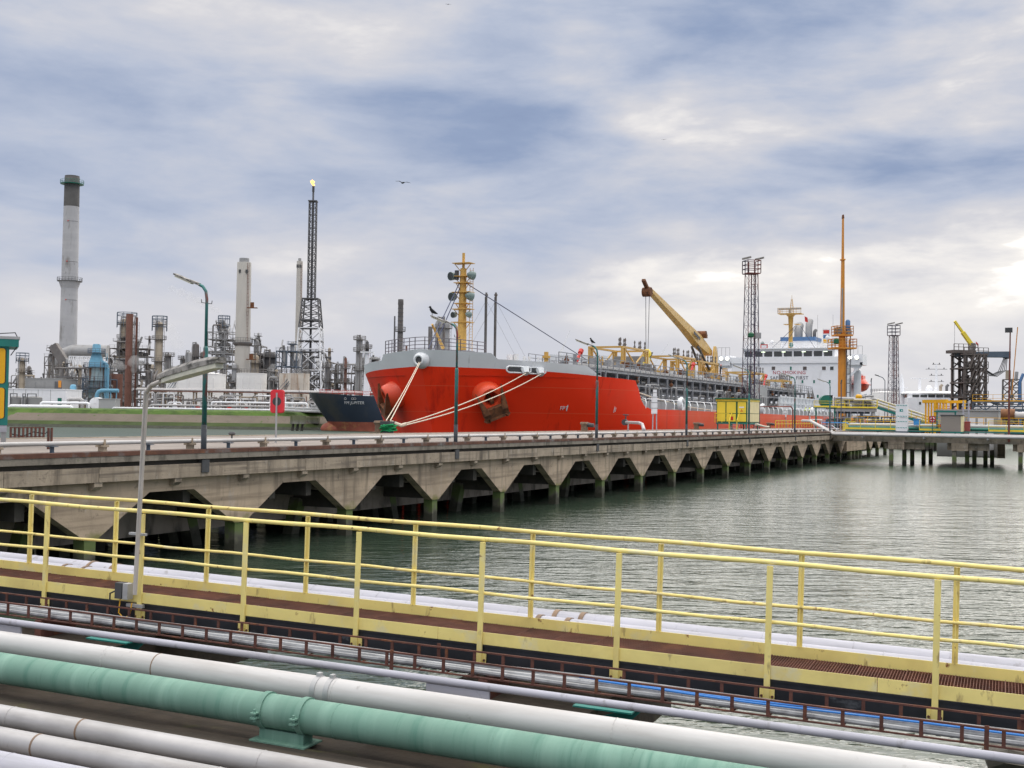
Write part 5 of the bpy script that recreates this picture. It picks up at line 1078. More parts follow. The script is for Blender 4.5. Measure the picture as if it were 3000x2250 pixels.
# pipes lying along the bank crest
for i, (x0_, x1_, Y, z, r_, m) in enumerate(((28, 210, 309, .55, .45, 'white'), (120, 260, 311, 1.6, .35, 'white'), (200, 240, 313, 2.6, .5, 'alu'), (330, 960, 312, .5, .22, 'white'), (440, 830, 314, 1.4, .25, 'alu'), (620, 900, 315, 2.4, .25, 'white'))):
    a, c = at_land(x0_, Y), at_land(x1_, Y); t = thing('bank_pipe', ['thick white pipe lying on the bank crest at far left', 'white pipe behind the crest pipe left of the shelter', 'short silver pipe with a bend beside the pale shelter', 'long thin white pipe on the crest under the pipe rack', 'silver pipe under the rack, right of the walkway lamp', 'white pipe above the crest behind the lifebuoy box'][i], 'pipe', a, 0, 'pipes on the far bank')
    L_ = (c-a).length; b = MB(); b.path([(0, 0, 0), (0, 0, z-.3), (.4, 0, z), (L_-.4, 0, z), (L_, 0, z-.3), (L_, 0, 0)], r_, 8); b.build('pipe', M[m], t, True)
    for q in range(max(1, int(L_/7))): b = MB(); b.bx(3+q*7-.15, 3+q*7+.15, -.2, .2, 0, max(.1, z-r_)); b.build('support', M['steel'], t)
# long pipe rack behind the crest
rr = random.Random(11); a, c = at_land(430, 322), at_land(1150, 330); pr = thing('pipe_rack', 'long concrete pipe rack carrying pipes along the far bank', 'pipe rack', a, math.atan2(c.y-a.y, c.x-a.x)); L_ = (c-a).length; H = Zat(700, 1152, 325)-LAND
for k in range(int(L_/4.2)+1):
    for y in (0, 5): b = MB(); b.bx(k*4.2-.22, k*4.2+.22, y-.22, y+.22, 0, H); b.build('rack_post', M['conc'], pr)
    b = MB(); b.bx(k*4.2-.25, k*4.2+.25, -.6, 5.6, H, H+.35); b.build('rack_beam', M['conc'], pr)
    if k % 3 == 1: b = MB(); b.bar((k*4.2, 0, .3), (k*4.2+4.2, 0, H-.2), .2); b.build('rack_brace', M['steel'], pr)
for y, z, r_, m in ((-.3, H+.6, .24, 'alu'), (.7, H+.52, .16, 'buff'), (1.6, H+.75, .38, 'alu'), (2.8, H+.55, .2, 'steel'), (4, H+.6, .25, 'buff'), (0, H*.62, .16, 'alu'), (1, H*.62, .2, 'steel'), (3, H*.6, .3, 'steel')): b = MB(); b.path([(-3, y, z), (L_+2, y, z)], r_, 8); b.build('pipe', M[m], pr, True)
b = MB(); b.bx(0, L_, -.75, -.62, H+.1, H+.4); b.build('edge_girder', M['brown'], pr)
rr = random.Random(31)
for k in range(170):               # pipe loops, drums and cabinets below and before the rack
    x = rr.uniform(0, L_); y = rr.uniform(-5.5, -.8); ty = rr.random(); b = MB(); mm = rr.choice(('white', 'alu', 'alu', 'steel_l', 'bldgrey', 'steel', 'conc', 'brown', 'steel'))
    if ty < .5:
        hh = rr.uniform(.8, H*.95); w_ = rr.uniform(1, 5); r_ = rr.uniform(.12, .3); b.path([(x, y, 0), (x, y, hh-.3), (x+.3, y, hh), (x+w_, y, hh), (x+w_+.3, y, hh-.3), (x+w_+.3, y, 0)], r_, 6); b.build('pipe_loop', M[mm], pr, True)
    elif ty < .7: hh = rr.uniform(1, 3); r_ = rr.uniform(.3, .8); b.lathe([(r_, 0), (r_, hh-.3), (r_*.4, hh)], 10, (x, y, 0)); b.build('drum', M[mm], pr, True)
    elif ty < .85: b.bx(x-.6, x+.6, y-.4, y+.4, 0, rr.uniform(.8, 2.2)); b.build('cabinet', M[rr.choice(('white', 'bldgrey', 'steel_d', 'redpaint', 'midblue'))], pr)
    else: b.bar((x, y, 0), (x, y, rr.uniform(3, 7)), .14); b.build('pole', M[rr.choice(('white', 'steel', 'brown'))], pr)
railing([(0, -6.4, 0), (L_, -6.4, 0)], 1.3, 'steel_l', pr, 2.5, .05, 2, 'crest_fence')
# stair and reactor block with a steaming top
steel_module('reactor_block', 'tall grey lattice block with steam rising from its top', 604, 678, 972, 400, 41, 12, 'steel_l', .7, lv=2.4)
column('pointed_tower', 'narrow pointed tower on top of the steaming lattice block', 651, 942, 13, 406, 'steel_l', (.86, .93), pipes=2, crown=True)
# cream stack
Y = 380; k = mps(Y); p = at_land(707, Y); cs = thing('cream_stack', 'broad cream concrete stack with a skirted gallery', 'chimney', p); z = lambda y: Zat(712, y, Y)-LAND
b = MB(); b.lathe([(23.5*k, 0), (22*k, z(1008)), (20.3*k, z(771)), (19.8*k, z(769)), (14.5*k, z(769))], 26, cap=False); b.build('shaft', M['stackc'], cs, True); b = MB(); b.lathe([(14.5*k, z(770)), (14.3*k, z(757)), (12*k, z(757))], 22, cap=False); b.build('flue_tip', M['steel_l'], cs, True)
b = MB(); b.rings((0, 0, 0), (0, 0, 1), [(z(1014), 23*k), (z(1007), 29*k), (z(1005), 29*k), (z(1005), 22*k)], 26); b.build('gallery', M['steel'], cs); ringplat(z(1005), 22*k, 29*k, cs, 'steel_d', 1.4, 'gallery_deck', 24)
for yy in (905, 1055): b = MB(); q = z(yy); b.bx(2, 5.2, -23*k-1.0, -20*k, q, q+.25); b.bx(2.8, 4, -22.5*k, -20*k, q+.25, q+2); b.build('side_platform', M['anchor'], cs)
ladder(16*k, -16*k, z(1000), z(772), cs, 'brown')
for x in (-8, 12): b = MB(); b.bx(x*k-.35, x*k+.35, -20.8*k, -19*k*(1 if abs(x) < 10 else .9)+.2, z(801), z(792)); b.build('vent_slot', M['darkgrey'], cs)
Y = 470; k = mps(Y); p = at_land(870, Y); t = thing('thin_stack', 'slim cream stack just left of the flare tower', 'chimney', p); z = lambda y: Zat(876, y, Y)-LAND
b = MB(); b.lathe([(10.5*k, 0), (8.6*k, z(765))], 20); b.build('shaft', M['stackc'], t, True); b = MB(); b.lathe([(4.6*k, z(766)), (4.6*k, z(757))], 12); b.build('flue_tip', M['steel_l'], t, True)
for x in (-6, -.5, 5): b = MB(); b.bx(x*k-.25, x*k+.25, -9.2*k, -6.5*k, z(785), z(776)); b.build('vent_slot', M['darkgrey'], t)
ladder(7*k, -7*k, 5, z(770), t, 'brown')
# flare tower
Y = 400; k = mps(Y); p = at_land(906, Y); fl_ = thing('flare_tower', 'lattice flare tower with a burning flame on top', 'flare tower', p); z = lambda y: Zat(912, y, Y)-LAND
lattice('lower_pyramid', fl_, 0, z(962), 88*k, 60*k, 4, 'white', .45, .28); lattice('upper_pyramid', fl_, z(962)+.05, z(876), 60*k, 45*k, 4, 'steel_d', .4, .24); lattice('flare_mast', fl_, z(880), z(591), 21*k, 20*k, 15, 'steel_d', .28, .18)
for yy, w_ in ((876, 48), (938, 57), (962, 62), (1000, 67), (1032, 72)): b = MB(); q = w_*k/2; b.bx(-q, q, -q, q, z(yy)-.15, z(yy)+.15); b.build('platform', M['steel_d'], fl_)
b = MB(); b.lathe([(3.4*k, 2), (3.4*k, z(600)), (2.7*k, z(580)), (3*k, z(548)), (3.3*k, z(545))], 12); b.build('flare_pipe', M['steel_d'], fl_, True); b = MB(); b.lathe([(3.6*k, z(562)), (3.6*k, z(545.5))], 12, cap=False); b.build('burner_tip', M['darkgrey'], fl_)
b = MB(); b.bx(-13*k, 13*k, -13*k, 13*k, z(591), z(590)+.2); b.build('top_platform', M['steel_d'], fl_)
fm = emit('flame', (1, .44, .09), 2.0); b = MB(); zt = z(545)
for (x, zz, r_, q) in ((0, .4, .32, 1.5), (-.25, .95, .45, 1.3), (-.6, 1.35, .4, 1.1), (-.1, 1.45, .42, 1.2), (-1.0, 1.5, .22, 1.), (-.4, 1.8, .28, 1.2)): b.ball((x, 0, zt+zz), r_, 10, 6, q)
for i, v in enumerate(b.v): b.v[i] = tuple(Vector(v)+mnoise.noise_vector(Vector(v)*1.6)*.28)
fo = b.build('flame', fm, fl_, True); stuff(fo)
# blocks right of the stack
steel_module('furnace_block', 'steel clad furnace block right of the cream stack', 727, 760, 1012, 395, 51, 10, 'steel', 1.0)
column('reactor_drum', 'fat brownish reactor drum right of the cream stack', 744, 1040, 25, 392, 'buff', (.6, .85), pipes=2)
column('reactor_drum', 'dark reactor drum with sloping pipe left of the blue-grey frame', 786, 1030, 37, 400, 'steel_d', (.45, .7, .9), pipes=2)
steel_module('blue_grey_frame', 'blue-grey steel frame left of the flare tower', 806, 866, 1028, 385, 61, 10, 'steel_b', .6, lv=5)
steel_module('flare_side_frame', 'grey steel frame with vessels right behind the flare tower', 892, 968, 1060, 410, 71, 12, 'steel', 1.0)
steel_module('unit_frame', 'low grey pipework unit between the flare tower and the navy ship', 965, 1060, 1092, 400, 81, 10, 'steel', 1.3)
steel_module('unit_frame', 'grey pipework unit behind the brown tank', 400, 470, 1112, 372, 91, 10, 'steel', 1.2)
steel_module('unit_frame', 'grey pipework unit at the foot of the tall chimney', 150, 262, 1105, 372, 95, 10, 'steel', 1.4)
steel_module('unit_frame', 'grey pipework unit behind the lifebuoy box', 660, 720, 1120, 372, 97, 10, 'steel', 1.2)
steel_module('unit_frame', 'low grey pipework between the two white tanks', 775, 825, 1115, 365, 99, 8, 'steel', 1.2)
steel_module('unit_frame', 'low grey pipework unit right of the slender buff column', 468, 520, 1098, 410, 111, 10, 'steel', 1.3)
steel_module('unit_frame', 'grey pipework unit between the twin columns and the lattice block', 556, 612, 1082, 420, 113, 10, 'steel', 1.3)
steel_module('unit_frame', 'tall grey pipework behind the fat reactor drums', 726, 806, 1058, 430, 115, 10, 'steel', 1.3)
steel_module('unit_frame', 'far grey pipework left of the tall chimney', 20, 120, 1122, 450, 117, 10, 'steel', 1.2)
steel_module('unit_frame', 'dark pipework between the blue tower and the brown column', 296, 345, 1072, 420, 119, 10, 'steel', 1.3)
steel_module('unit_frame', 'grey pipework behind the rust streaked tank', 850, 905, 1078, 430, 121, 10, 'steel', 1.3)
column('process_column', 'thin pale column just right of the blue-grey frame', 872, 1048, 9, 425, 'steel_l', (.6, .9), pipes=1)
column('process_column', 'thin grey column left of the slender buff column', 432, 1065, 9, 425, 'steel', (.6, .9), pipes=1)
column('process_column', 'small grey column right of the flare tower legs', 958, 1062, 11, 400, 'steel_l', (.6, .9), pipes=2)
column('process_column', 'small pale column between flare tower and navy ship mast', 985, 1072, 9, 405, 'steel_l', (.5, .9), pipes=1)
column('process_column', 'silver column with bent top pipe left of the red bow', 1050, 985, 17, 380, 'steel_l', (.55, .8, .95), pipes=2)
column('process_column', 'dark lattice-like column between silver column and red bow', 1073, 1000, 9, 385, 'steel_d', (.6, .9), pipes=1)
column('red_topped_column', 'thin dark column with red fittings behind the navy ship', 1010, 1048, 8, 350, 'brown', (.55, .8), pipes=1)
steel_module('unit_frame', 'white and grey pipework right behind the navy bow', 1040, 1120, 1075, 392, 103, 10, 'steel_l', 1.2)
# stacks seen over the red bow
Y = 430; k = mps(Y); p = at_land(1169, Y); t = thing('ringed_stack', 'ringed grey brown stack with gallery over the red bow', 'chimney', p); z = lambda y: Zat(1172, y, Y)-LAND
b = MB(); b.lathe([(10*k, 0), (8*k, z(970)), (7.6*k, z(893)), (8.4*k, z(892)), (7.8*k, z(877)), (6.5*k, z(877))], 18, cap=False); b.build('shaft', M['steel'], t, True)
for yy in range(905, 1020, 12): b = MB(); b.rings((0, 0, z(yy)), (0, 0, 1), [(0, 7.5*k), (0, 8.3*k), (.25, 8.3*k), (.25, 7.5*k)], 16); b.build('ring', M['steel_d'], t)
ringplat(z(972), 8*k, 15*k, t, 'steel_d', 1.6, 'gallery', 16)
p = at_land(1152, 420); t = thing('thin_pole', 'thin dark pole beside the ringed stack', 'pole', p); b = MB(); b.path([(0, 0, 0), (0, 0, Zat(1152, 926, 420)-LAND)], .28, 8); b.build('pole', M['steel_d'], t)
column('silver_vessel', 'fat silver vessel with top pipe behind the foremast', 1292, 935, 43, 430, 'steel_l', (.55, .9), pipes=2, cat='vessel', group=None)
column('process_column', 'short grey stack left of the silver vessel over the red bow', 1257, 957, 12, 425, 'steel', (), dome=False, pipes=0)
for px, lab in ((1421, 'guyed thin grey stack, left of the twin pair right of the foremast'), (1449, 'guyed thin grey stack, right of the twin pair right of the foremast')):
    Y = 450; k = mps(Y); p = at_land(px-1, Y); t = thing('guyed_stack', lab, 'chimney', p, 0, 'twin guyed stacks'); z = lambda y: Zat(px, y, Y)-LAND
    b = MB(); b.lathe([(3.2*k, 0), (3.2*k, z(868)), (5*k, z(866)), (5*k, z(862)), (3*k, z(862)), (3*k, z(857))], 12); b.build('shaft', M['steel'], t, True); b = MB(); b.bx(-4.6*k, -3.2*k, -.2, .2, 5, z(870)); b.build('cable_duct', M['steel_d'], t)
    for q in (-1, 1): wire((0, 0, z(880)), (q*22, 6, 4), .05, 'steel_l', t, 'guy_wire')
# wind turbines far behind
def turbine(px, py, Y, ang, label):
    p = at_land(px, Y); t = thing('wind_turbine', label, 'wind turbine', p, 0, 'far wind turbines'); h = Zat(px, py, Y)-LAND
    b = MB(); b.lathe([(2.2, 0), (1.4, h)], 12); b.build('tower', M['white'], t, True); b = MB(); b.bx(-1.6, 1.6, -3, 5, h-1.5, h+1.8); b.build('nacelle', M['white'], t)
    for q in range(3):
        a = R(ang+120*q); d = Vector((math.sin(a), 0, math.cos(a))); s_ = Vector((math.cos(a), 0, -math.sin(a))); b = MB(); c = Vector((0, -3.4, h)); L_ = 44
        b.add([c-s_*1, c+s_*1, c+d*9+s_*2.2, c+d*9-s_*1.2, c+d*L_+s_*.3, c+d*L_-s_*.1, c+d*9+s_*.5+Vector((0, .8, 0))], [(0, 1, 2, 3), (3, 2, 4, 5), (0, 6, 2, 1), (0, 3, 6), (6, 3, 5), (6, 5, 4), (6, 4, 2)]); b.build('blade', M['white'], t)
turbine(1628, 1058, 1500, 23, 'white wind turbine blade pointing up behind the forecastle'); turbine(1903, 1085, 1500, 33, 'white wind turbine blade pointing up under the crane hook')
# steam
def steam(label, pts, dens, seed, name='steam_plume'):
    b = MB()
    for (px, py, Y, r_) in pts: c = at(px, py, Y); b.ball(c, r_*mps(Y)*1.25, 18, 12, .9)
    for i, v in enumerate(b.v): b.v[i] = tuple(Vector(v)+mnoise.noise_vector(Vector(v)*.55+Vector((seed*9, 0, 0)))*.75+mnoise.noise_vector(Vector(v)*1.4)*.3)
    me = b.mesh(name); o = bpy.data.objects.new(name, me); COL.objects.link(o)
    rm_ = o.modifiers.new('remesh', 'REMESH'); rm_.mode = 'VOXEL'; rm_.voxel_size = .4
    mt = bpy.data.materials.new('steam_%d' % seed); mt.use_nodes = True; t = mt.node_tree; t.nodes.remove(t.nodes['Principled BSDF']); pv = N(t, 'ShaderNodeVolumePrincipled'); pv.inputs['Color'].default_value = (.95, .95, .95, 1); pv.inputs['Anisotropy'].default_value = .2
    pv.inputs['Density'].default_value = dens; t.links.new(pv.outputs[0], t.nodes['Material Output'].inputs['Volume'])
    me.materials.append(mt); tag(o, label, 'steam'); o['kind'] = 'stuff'; return o
steam('white steam cloud drifting around the foot of the brown column', [(335, 1078, 385, 9), (345, 1068, 385, 13), (360, 1075, 384, 9), (388, 1062, 386, 12), (395, 1050, 386, 10), (405, 1068, 386, 10), (392, 1086, 386, 8), (415, 1058, 388, 8)], .16, 1)
steam('white steam trail blowing left from the lattice block top', [(652, 930, 404, 4), (648, 919, 404, 6), (636, 908, 405, 9), (620, 902, 406, 10), (600, 892, 407, 11), (580, 880, 408, 12), (556, 868, 409, 12), (530, 856, 410, 12), (505, 846, 411, 10)], .09, 2)
steam('faint steam rising behind the small grey columns', [(510, 1060, 420, 9), (512, 1035, 420, 13), (520, 1010, 420, 17), (508, 985, 420, 15), (500, 962, 420, 14)], .045, 3)
steam('small white steam puff behind the clean white tank', [(788, 1100, 372, 8), (792, 1085, 372, 9), (799, 1072, 372, 7), (790, 1118, 372, 7)], .16, 4)

# ============================================================ navy ship at the far bank
NV0 = at(906, 1150, 296); NVR = R(4)
nv = thing('navy_ship', 'navy blue ship with salmon red bottom behind the red bow', 'ship', (NV0.x, NV0.y, 0), NVR)
def nb(u, z):
    us_ = lerp(z, [(0, 6.2), (3, 4.2), (9, 0), (11, -.6)]); t_ = min(1, max(0, (u-us_)/lerp(z, [(0, 24), (9, 17)]))); return 9*math.sqrt(1-(1-t_)**2)**lerp(z, [(0, 1.5), (9, 1.0)])
NU = [0, .1, .4, 1, 2, 3.5, 5, 7, 9, 12, 15, 18, 22, 30, 50, 80, 95]
def nshell(zl, zh, n, m, name):
    b = MB()
    for sg in (1, -1):
        base = len(b.v)
        for u in NU:
            for j in range(n+1):
                z = zl+(zh(u)-zl)*j/n; st_ = lerp(z, [(0, 6.2), (3, 4.2), (9, 0), (11, -.6)]); uu = st_+u*(1-st_/95); b.v.append((uu, -sg*nb(uu, z), z))
        for i in range(len(NU)-1):
            for j in range(n): b.f.append((base+i*(n+1)+j, base+(i+1)*(n+1)+j, base+(i+1)*(n+1)+j+1, base+i*(n+1)+j+1))
    return b.build(name, m, nv, True)
nshell(2.3, lambda u: lerp(u, [(0, 9.6), (12, 8.9), (30, 8.6), (95, 8.6)]), 8, M['navy'], 'hull'); nshell(-1.5, lambda u: 2.3, 4, M['antifoul'], 'red_bottom')
b = MB(); b.rings((7.5, 0, .4), (-1, 0, .03), [(-4, 1.9), (-1, 1.95), (1.5, 1.85), (3.2, 1.5), (4.1, .9), (4.5, .1)], 18); b.build('bulbous_bow', M['antifoul'], nv, True)
b = MB()
for i in range(len(NU)-1): a, c = NU[i], NU[i+1]; b.quad((a, -nb(a, 8), 8.2), (c, -nb(c, 8), 8.2), (c, nb(c, 8), 8.2), (a, nb(a, 8), 8.2))
b.build('deck', M['decksteel'], nv)
def NS(px, py):                    # point on the near bow side of the navy ship
    Y = 290.
    for _ in range(25):
        p = at(px, py, Y); q = Matrix.Rotation(-NVR, 3, 'Z') @ (p-Vector((NV0.x, NV0.y, 0))); Y -= .6*(q.y+nb(q.x, q.z))
    return q
def ntext(body, px, py, size):
    q = NS(px, py); e = .4; tx = Vector((2*e, -(nb(q.x+e, q.z)-nb(q.x-e, q.z)), 0)).normalized(); tz = Vector((0, -(nb(q.x, q.z+e)-nb(q.x, q.z-e)), 2*e)).normalized(); nn = tx.cross(tz).normalized(); tz = nn.cross(tx)
    me = text_mesh(body, size, .02, 1.0, .2); me.materials.append(M['print_w']); o = bpy.data.objects.new('lettering', me); COL.objects.link(o); o.parent = nv; o.matrix_local = Matrix.Translation(q+nn*.12) @ Matrix((tx, tz, nn)).transposed().to_4x4()
ntext('YM JUPITER', 1037, 1180, 1.05)
for px in (1012, 1033, 1040): q = NS(px, 1168); b = MB(); b.rings(q, (-.3, -1, 0), [(-.1, .34), (.12, .34), (.12, .2), (-.1, .2)], 12); b.build('fairlead', M['steel_l'], nv)
for (x, z, w_, m) in ((24, 8.2, 1.6, 'redpaint'), (29.5, 8.2, 1.6, 'redpaint'), (21, 8.2, .8, 'redpaint')): b = MB(); b.bx(x-w_, x+w_, -1, 1, z, z+1.8); b.bx(x-w_*.4, x+w_*.4, -1.4, .4, z+1.8, z+3.4); b.build('mooring_winch', M[m], nv)
b = MB(); b.path([(14.5, 0, 8.2), (14.5, 0, 20)], [.9, .55], 10); b.bx(12.8, 16.2, -1, 1, 20, 20.3); b.build('foremast', M['white'], nv, True); b = MB(); b.bar((24.5, 0, 8), (24.5, 0, 22), .5); b.bar((22.8, 0, 17), (26.5, 0, 17), .3); b.build('jib_post', M['brown'], nv)
railing([(3, -3.4, 9.3), (8, -6.3, 9.1), (16, -8.6, 8.8), (30, -8.9, 8.6)], 1.1, 'redpaint', nv, 2, .05, 3)
b = MB(); b.bx(60, 80, -8, 8, 8.2, 20); b.build('accommodation_block', M['white'], nv)
# mooring dolphin between bank and navy ship
for i, (px0, px1, yt, Y, lab) in enumerate(((850, 890, 1217, 283, 'mossy concrete dolphin block left of the navy bow'), (889, 932, 1222, 300, 'dark pier end right behind the mossy dolphin'))):
    a, c = at(px0, 1230, Y), at(px1, 1230, Y); t = thing('mooring_dolphin', lab, 'dolphin', (a.x, a.y, 0), 0, 'far dolphins'); w_ = c.x-a.x; zt = Zat(px0, yt, Y)
    b = MB(); b.bx(0, w_, 0, 3, 1.7, zt); b.build('cap', height_tint(mat('dolphin_concrete_%d' % i, (.22, .21, .18), .9, 0, .3, .5, 0, 20, [((.05, .05, .04), .5, .5, .7, V)]), [((.14, .16, .05), 2.4, 4.6, .5, .6)]), t)
    for x in (.5, w_*.5, w_-.5): b = MB(); b.bar((x, 1.5, 1.75), (x-.5, 1.5, -2), .55); b.build('pile', M['conc_dark'], t)
a, c = at(820, 1200, 300), at(960, 1200, 300); t = thing('pier_bridge', 'pale footbridge with pipes linking the bank to the navy ship', 'footbridge', (a.x, a.y, 0)); zt = Zat(880, 1200, 300)
for k_ in range(4): b = MB(); b.path([(0, k_*.5, zt-.3+k_*.3), (c.x-a.x+6, k_*.5, zt-1+k_*.35)], .16, 7); b.build('pipe', M['white' if k_ % 2 else 'steel_l'], t, True)
railing([(0, 0, zt+.2), (c.x-a.x+4, 0, zt-.2)], 1.2, 'white', t, 2, .05, 3)
# ============================================================ things on the jetty
def JP(px, py, Z=DECK): return atz(px, py, Z)
def JLOC(w): return Matrix.Rotation(-JR, 3, 'Z') @ (Vector(w)-J0)
def jthing(name, label, cat, px, py, group=None, rot=None, Z=DECK): return thing(name, label, cat, JP(px, py, Z), JR if rot is None else rot, group)
# mooring bollards at the far edge
def bollard(px, py, label):
    t = jthing('mooring_bollard', label, 'bollard', px, py, 'mooring bollards on the jetty'); b = MB(); b.path([(0, 0, 0), (0, 0, .45), (0, 0, .62), (0, 0, .74)], [.28, .26, .36, .30], 12); b.build('post', M['band'], t, True)
    b = MB(); b.path([(0, -.1, .55), (.1, -.62, .48), (.12, -.75, .5)], [.2, .15, .17], 8); b.build('horn', M['darkgrey'], t, True); b = MB(); b.bx(-.45, .45, -.45, .45, 0, .05); b.build('base_plate', M['band'], t); return t
bl0 = bollard(1111, 1268, 'rusty bollard beside the pile of green rope'); bollard(1712, 1264, 'rusty bollard left of the pipe with the black valve'); bollard(2040, 1258.5, 'dark bollard left of the yellow cabin'); bollard(2252, 1254, 'dark bollard right of the yellow cabin')
hook = jthing('rope_hook', 'black mooring hook wound with green rope at the bow lines', 'mooring hook', 1138, 1269); b = MB(); b.path([(0, 0, 0), (0, 0, .55)], .32, 12); b.bx(-.4, .4, -.35, .35, .5, .72); b.build('hook_body', M['darkgrey'], hook)
gr = jthing('green_rope', 'bright green rope coiled around the mooring hook', 'rope', 1138, 1269); b = MB(); b.path([((.42+.12*math.sin(i*.9))*math.cos(i*.5), (.42+.12*math.cos(i*1.3))*math.sin(i*.5), .06+.007*i+.06*abs(math.sin(i*.77))) for i in range(64)], .04, 6); b.build('coil', M['ropeg'], gr, True)
HK = JP(1138, 1269)+Vector((0, 0, .75))
def line(name, label, p, q, r, sag, m='rope', group='mooring ropes of the red ship'):
    p, q = Vector(p), Vector(q); b = MB(); b.path([p.lerp(q, i/16)-Vector((0, 0, sag*4*(i/16)*(1-i/16))) for i in range(17)], r, 6); o = b.build(name, M[m], None, True); return tag(o, label, 'rope', group)
c0 = SWORLD(cf+Vector((-.4, -.1, -.2)))
line('mooring_rope', 'steep mooring rope from the bow centre fairlead, left strand', c0, HK+Vector((-.15, 0, 0)), .034, .15); line('mooring_rope', 'steep mooring rope from the bow centre fairlead, right strand', c0+Vector((.12, 0, 0)), HK+Vector((.1, 0, 0)), .034, .05)
line('mooring_rope', 'long mooring rope slanting from the first side fairlead', SWORLD(fls[0]), HK+Vector((.7, .2, -.25)), .038, .35); line('mooring_rope', 'long mooring rope slanting from the second side fairlead, the lower one', SWORLD(fls[1]), HK+Vector((.8, .1, -.3)), .038, .45)
b = MB(); e = HK+Vector((.75, .15, -.28)); b.path([e+Vector((.3, .05, .1)), e, HK+Vector((.2, 0, -.1)), HK+Vector((-.1, -.1, -.3))], .11, 7); o = b.build('rope_eye', M['rope'], None, True); tag(o, 'frayed splice where the slanting mooring ropes meet the hook', 'rope')
sp0 = S3(1755, 1102, 12.6); sp1 = S3(2098, 1203, 14.2)
line('spring_rope', 'long pale spring rope along the ship side, upper strand', SWORLD(sp0), SWORLD(sp1), .07, .6); line('spring_rope', 'long pale spring rope along the ship side, lower strand', SWORLD(sp0+Vector((0, 0, -.2))), SWORLD(sp1+Vector((0, 0, -.12))), .065, 1.1)
line('stern_rope', 'pale mooring rope from bollard right of the yellow cabin', JP(2252, 1250, DECK+.4), JP(2215, 1243, DECK+.8), .09, .05)
# lifebuoy boxes
def buoybox(px, py, h0, label, sc_=1.0):
    t = jthing('lifebuoy_box', label, 'lifebuoy', px, py, 'red lifebuoy boxes on poles', 0); b = MB(); b.path([(0, 0, 0), (0, 0, h0+.75)], .035, 8); b.build('pole', M['galv'], t, True)
    b = MB(); w_, h_ = .25*sc_, .42*sc_; rr_ = .10*sc_; oc = []
    for cx_, cz_, a0 in ((w_-rr_, h_-rr_, 0), (-w_+rr_, h_-rr_, 90), (-w_+rr_, -h_+rr_, 180), (w_-rr_, -h_+rr_, 270)):
        for q in range(5): a = R(a0+q*22.5); oc.append((cx_+rr_*math.cos(a), cz_+rr_*math.sin(a)))
    b.prism(oc, lambda p, q, t_: (p, t_, h0+.42+q), .04, .16); b.prism([(p*1.08, q*1.06) for p, q in oc], lambda p, q, t_: (p, t_, h0+.42+q), .16, .21); b.prism([(p*.98, q*.98) for p, q in oc], lambda p, q, t_: (p, t_, h0+.42+q), .21, .32); o = b.build('box', M['lifered'], t)
    b = MB(); b.rings((0, .039, h0+.42), (0, -1, 0), [(-.02, .17*sc_), (.0, .17*sc_), (.0, .01)], 16); b.build('recess', M['darkgrey'], o); t.scale = (1, 1, 1); return t
buoybox(808, 1297, 1.15, 'red lifebuoy box on a pole at left, in front of the far bank'); buoybox(2212, 1256.5, 1.0, 'red lifebuoy box on a pole at the right end of the yellow cabin')
# white marker boards
for px, py, lab in ((1917, 1261, 'white banded marker board on two legs right of the ship bow'), (2299, 1252, 'white banded marker pole above the yellow fence')):
    t = jthing('marker_board', lab, 'marker board', px, py, 'white marker boards', 0); b = MB(); b.bar((-.16, 0, 0), (-.1, 0, 3.6), .10); b.build('leg', M['lav'], t); b = MB(); b.bar((.2, 0, 0), (.16, 0, 3.6), .10); b.build('leg', M['lav'], t)
    b = MB(); b.bx(-.30, .24, -.09, -.05, 1.5, 3.1); b.bx(-.17, .17, -.13, -.091, 1.55, 3.7); b.build('board', M['white'], t)
    for z in (2.0, 2.5, 3.0, 3.4): b = MB(); b.bx(-.31, .25, -.14, -.131, z, z+.035); b.build('band', M['darkgrey'], t)
# pipe stub with valve
t = jthing('valve_pipe', 'grey pipe with elbow and black valve on the jetty', 'pipe', 1833, 1264); lx = JLOC(JP(1886, 1270))-JLOC(JP(1833, 1264)); b = MB(); e = Vector((lx.x, lx.y, 0)); b.path([(0, 0, .75), e*.75+Vector((0, 0, .75)), e*.92+Vector((0, 0, .66)), e+Vector((0, 0, .3)), e+Vector((0, 0, 0))], .115, 10); b.build('pipe', M['alu'], t, True)
b = MB(); b.ball((0, 0, .75), .24, 10, 6); b.path([(0, 0, .8), (0, 0, 1.35)], .06, 8); b.path([(0, -.25, 1.35), (0, .25, 1.35)], .05, 6); b.path([(-.3, 0, .75), (-.22, 0, .75)], .26, 10); b.build('valve', M['darkgrey'], t, True); b = MB(); b.bx(.5, .58, -.05, .05, 0, .66); b.build('support', M['galv'], t)
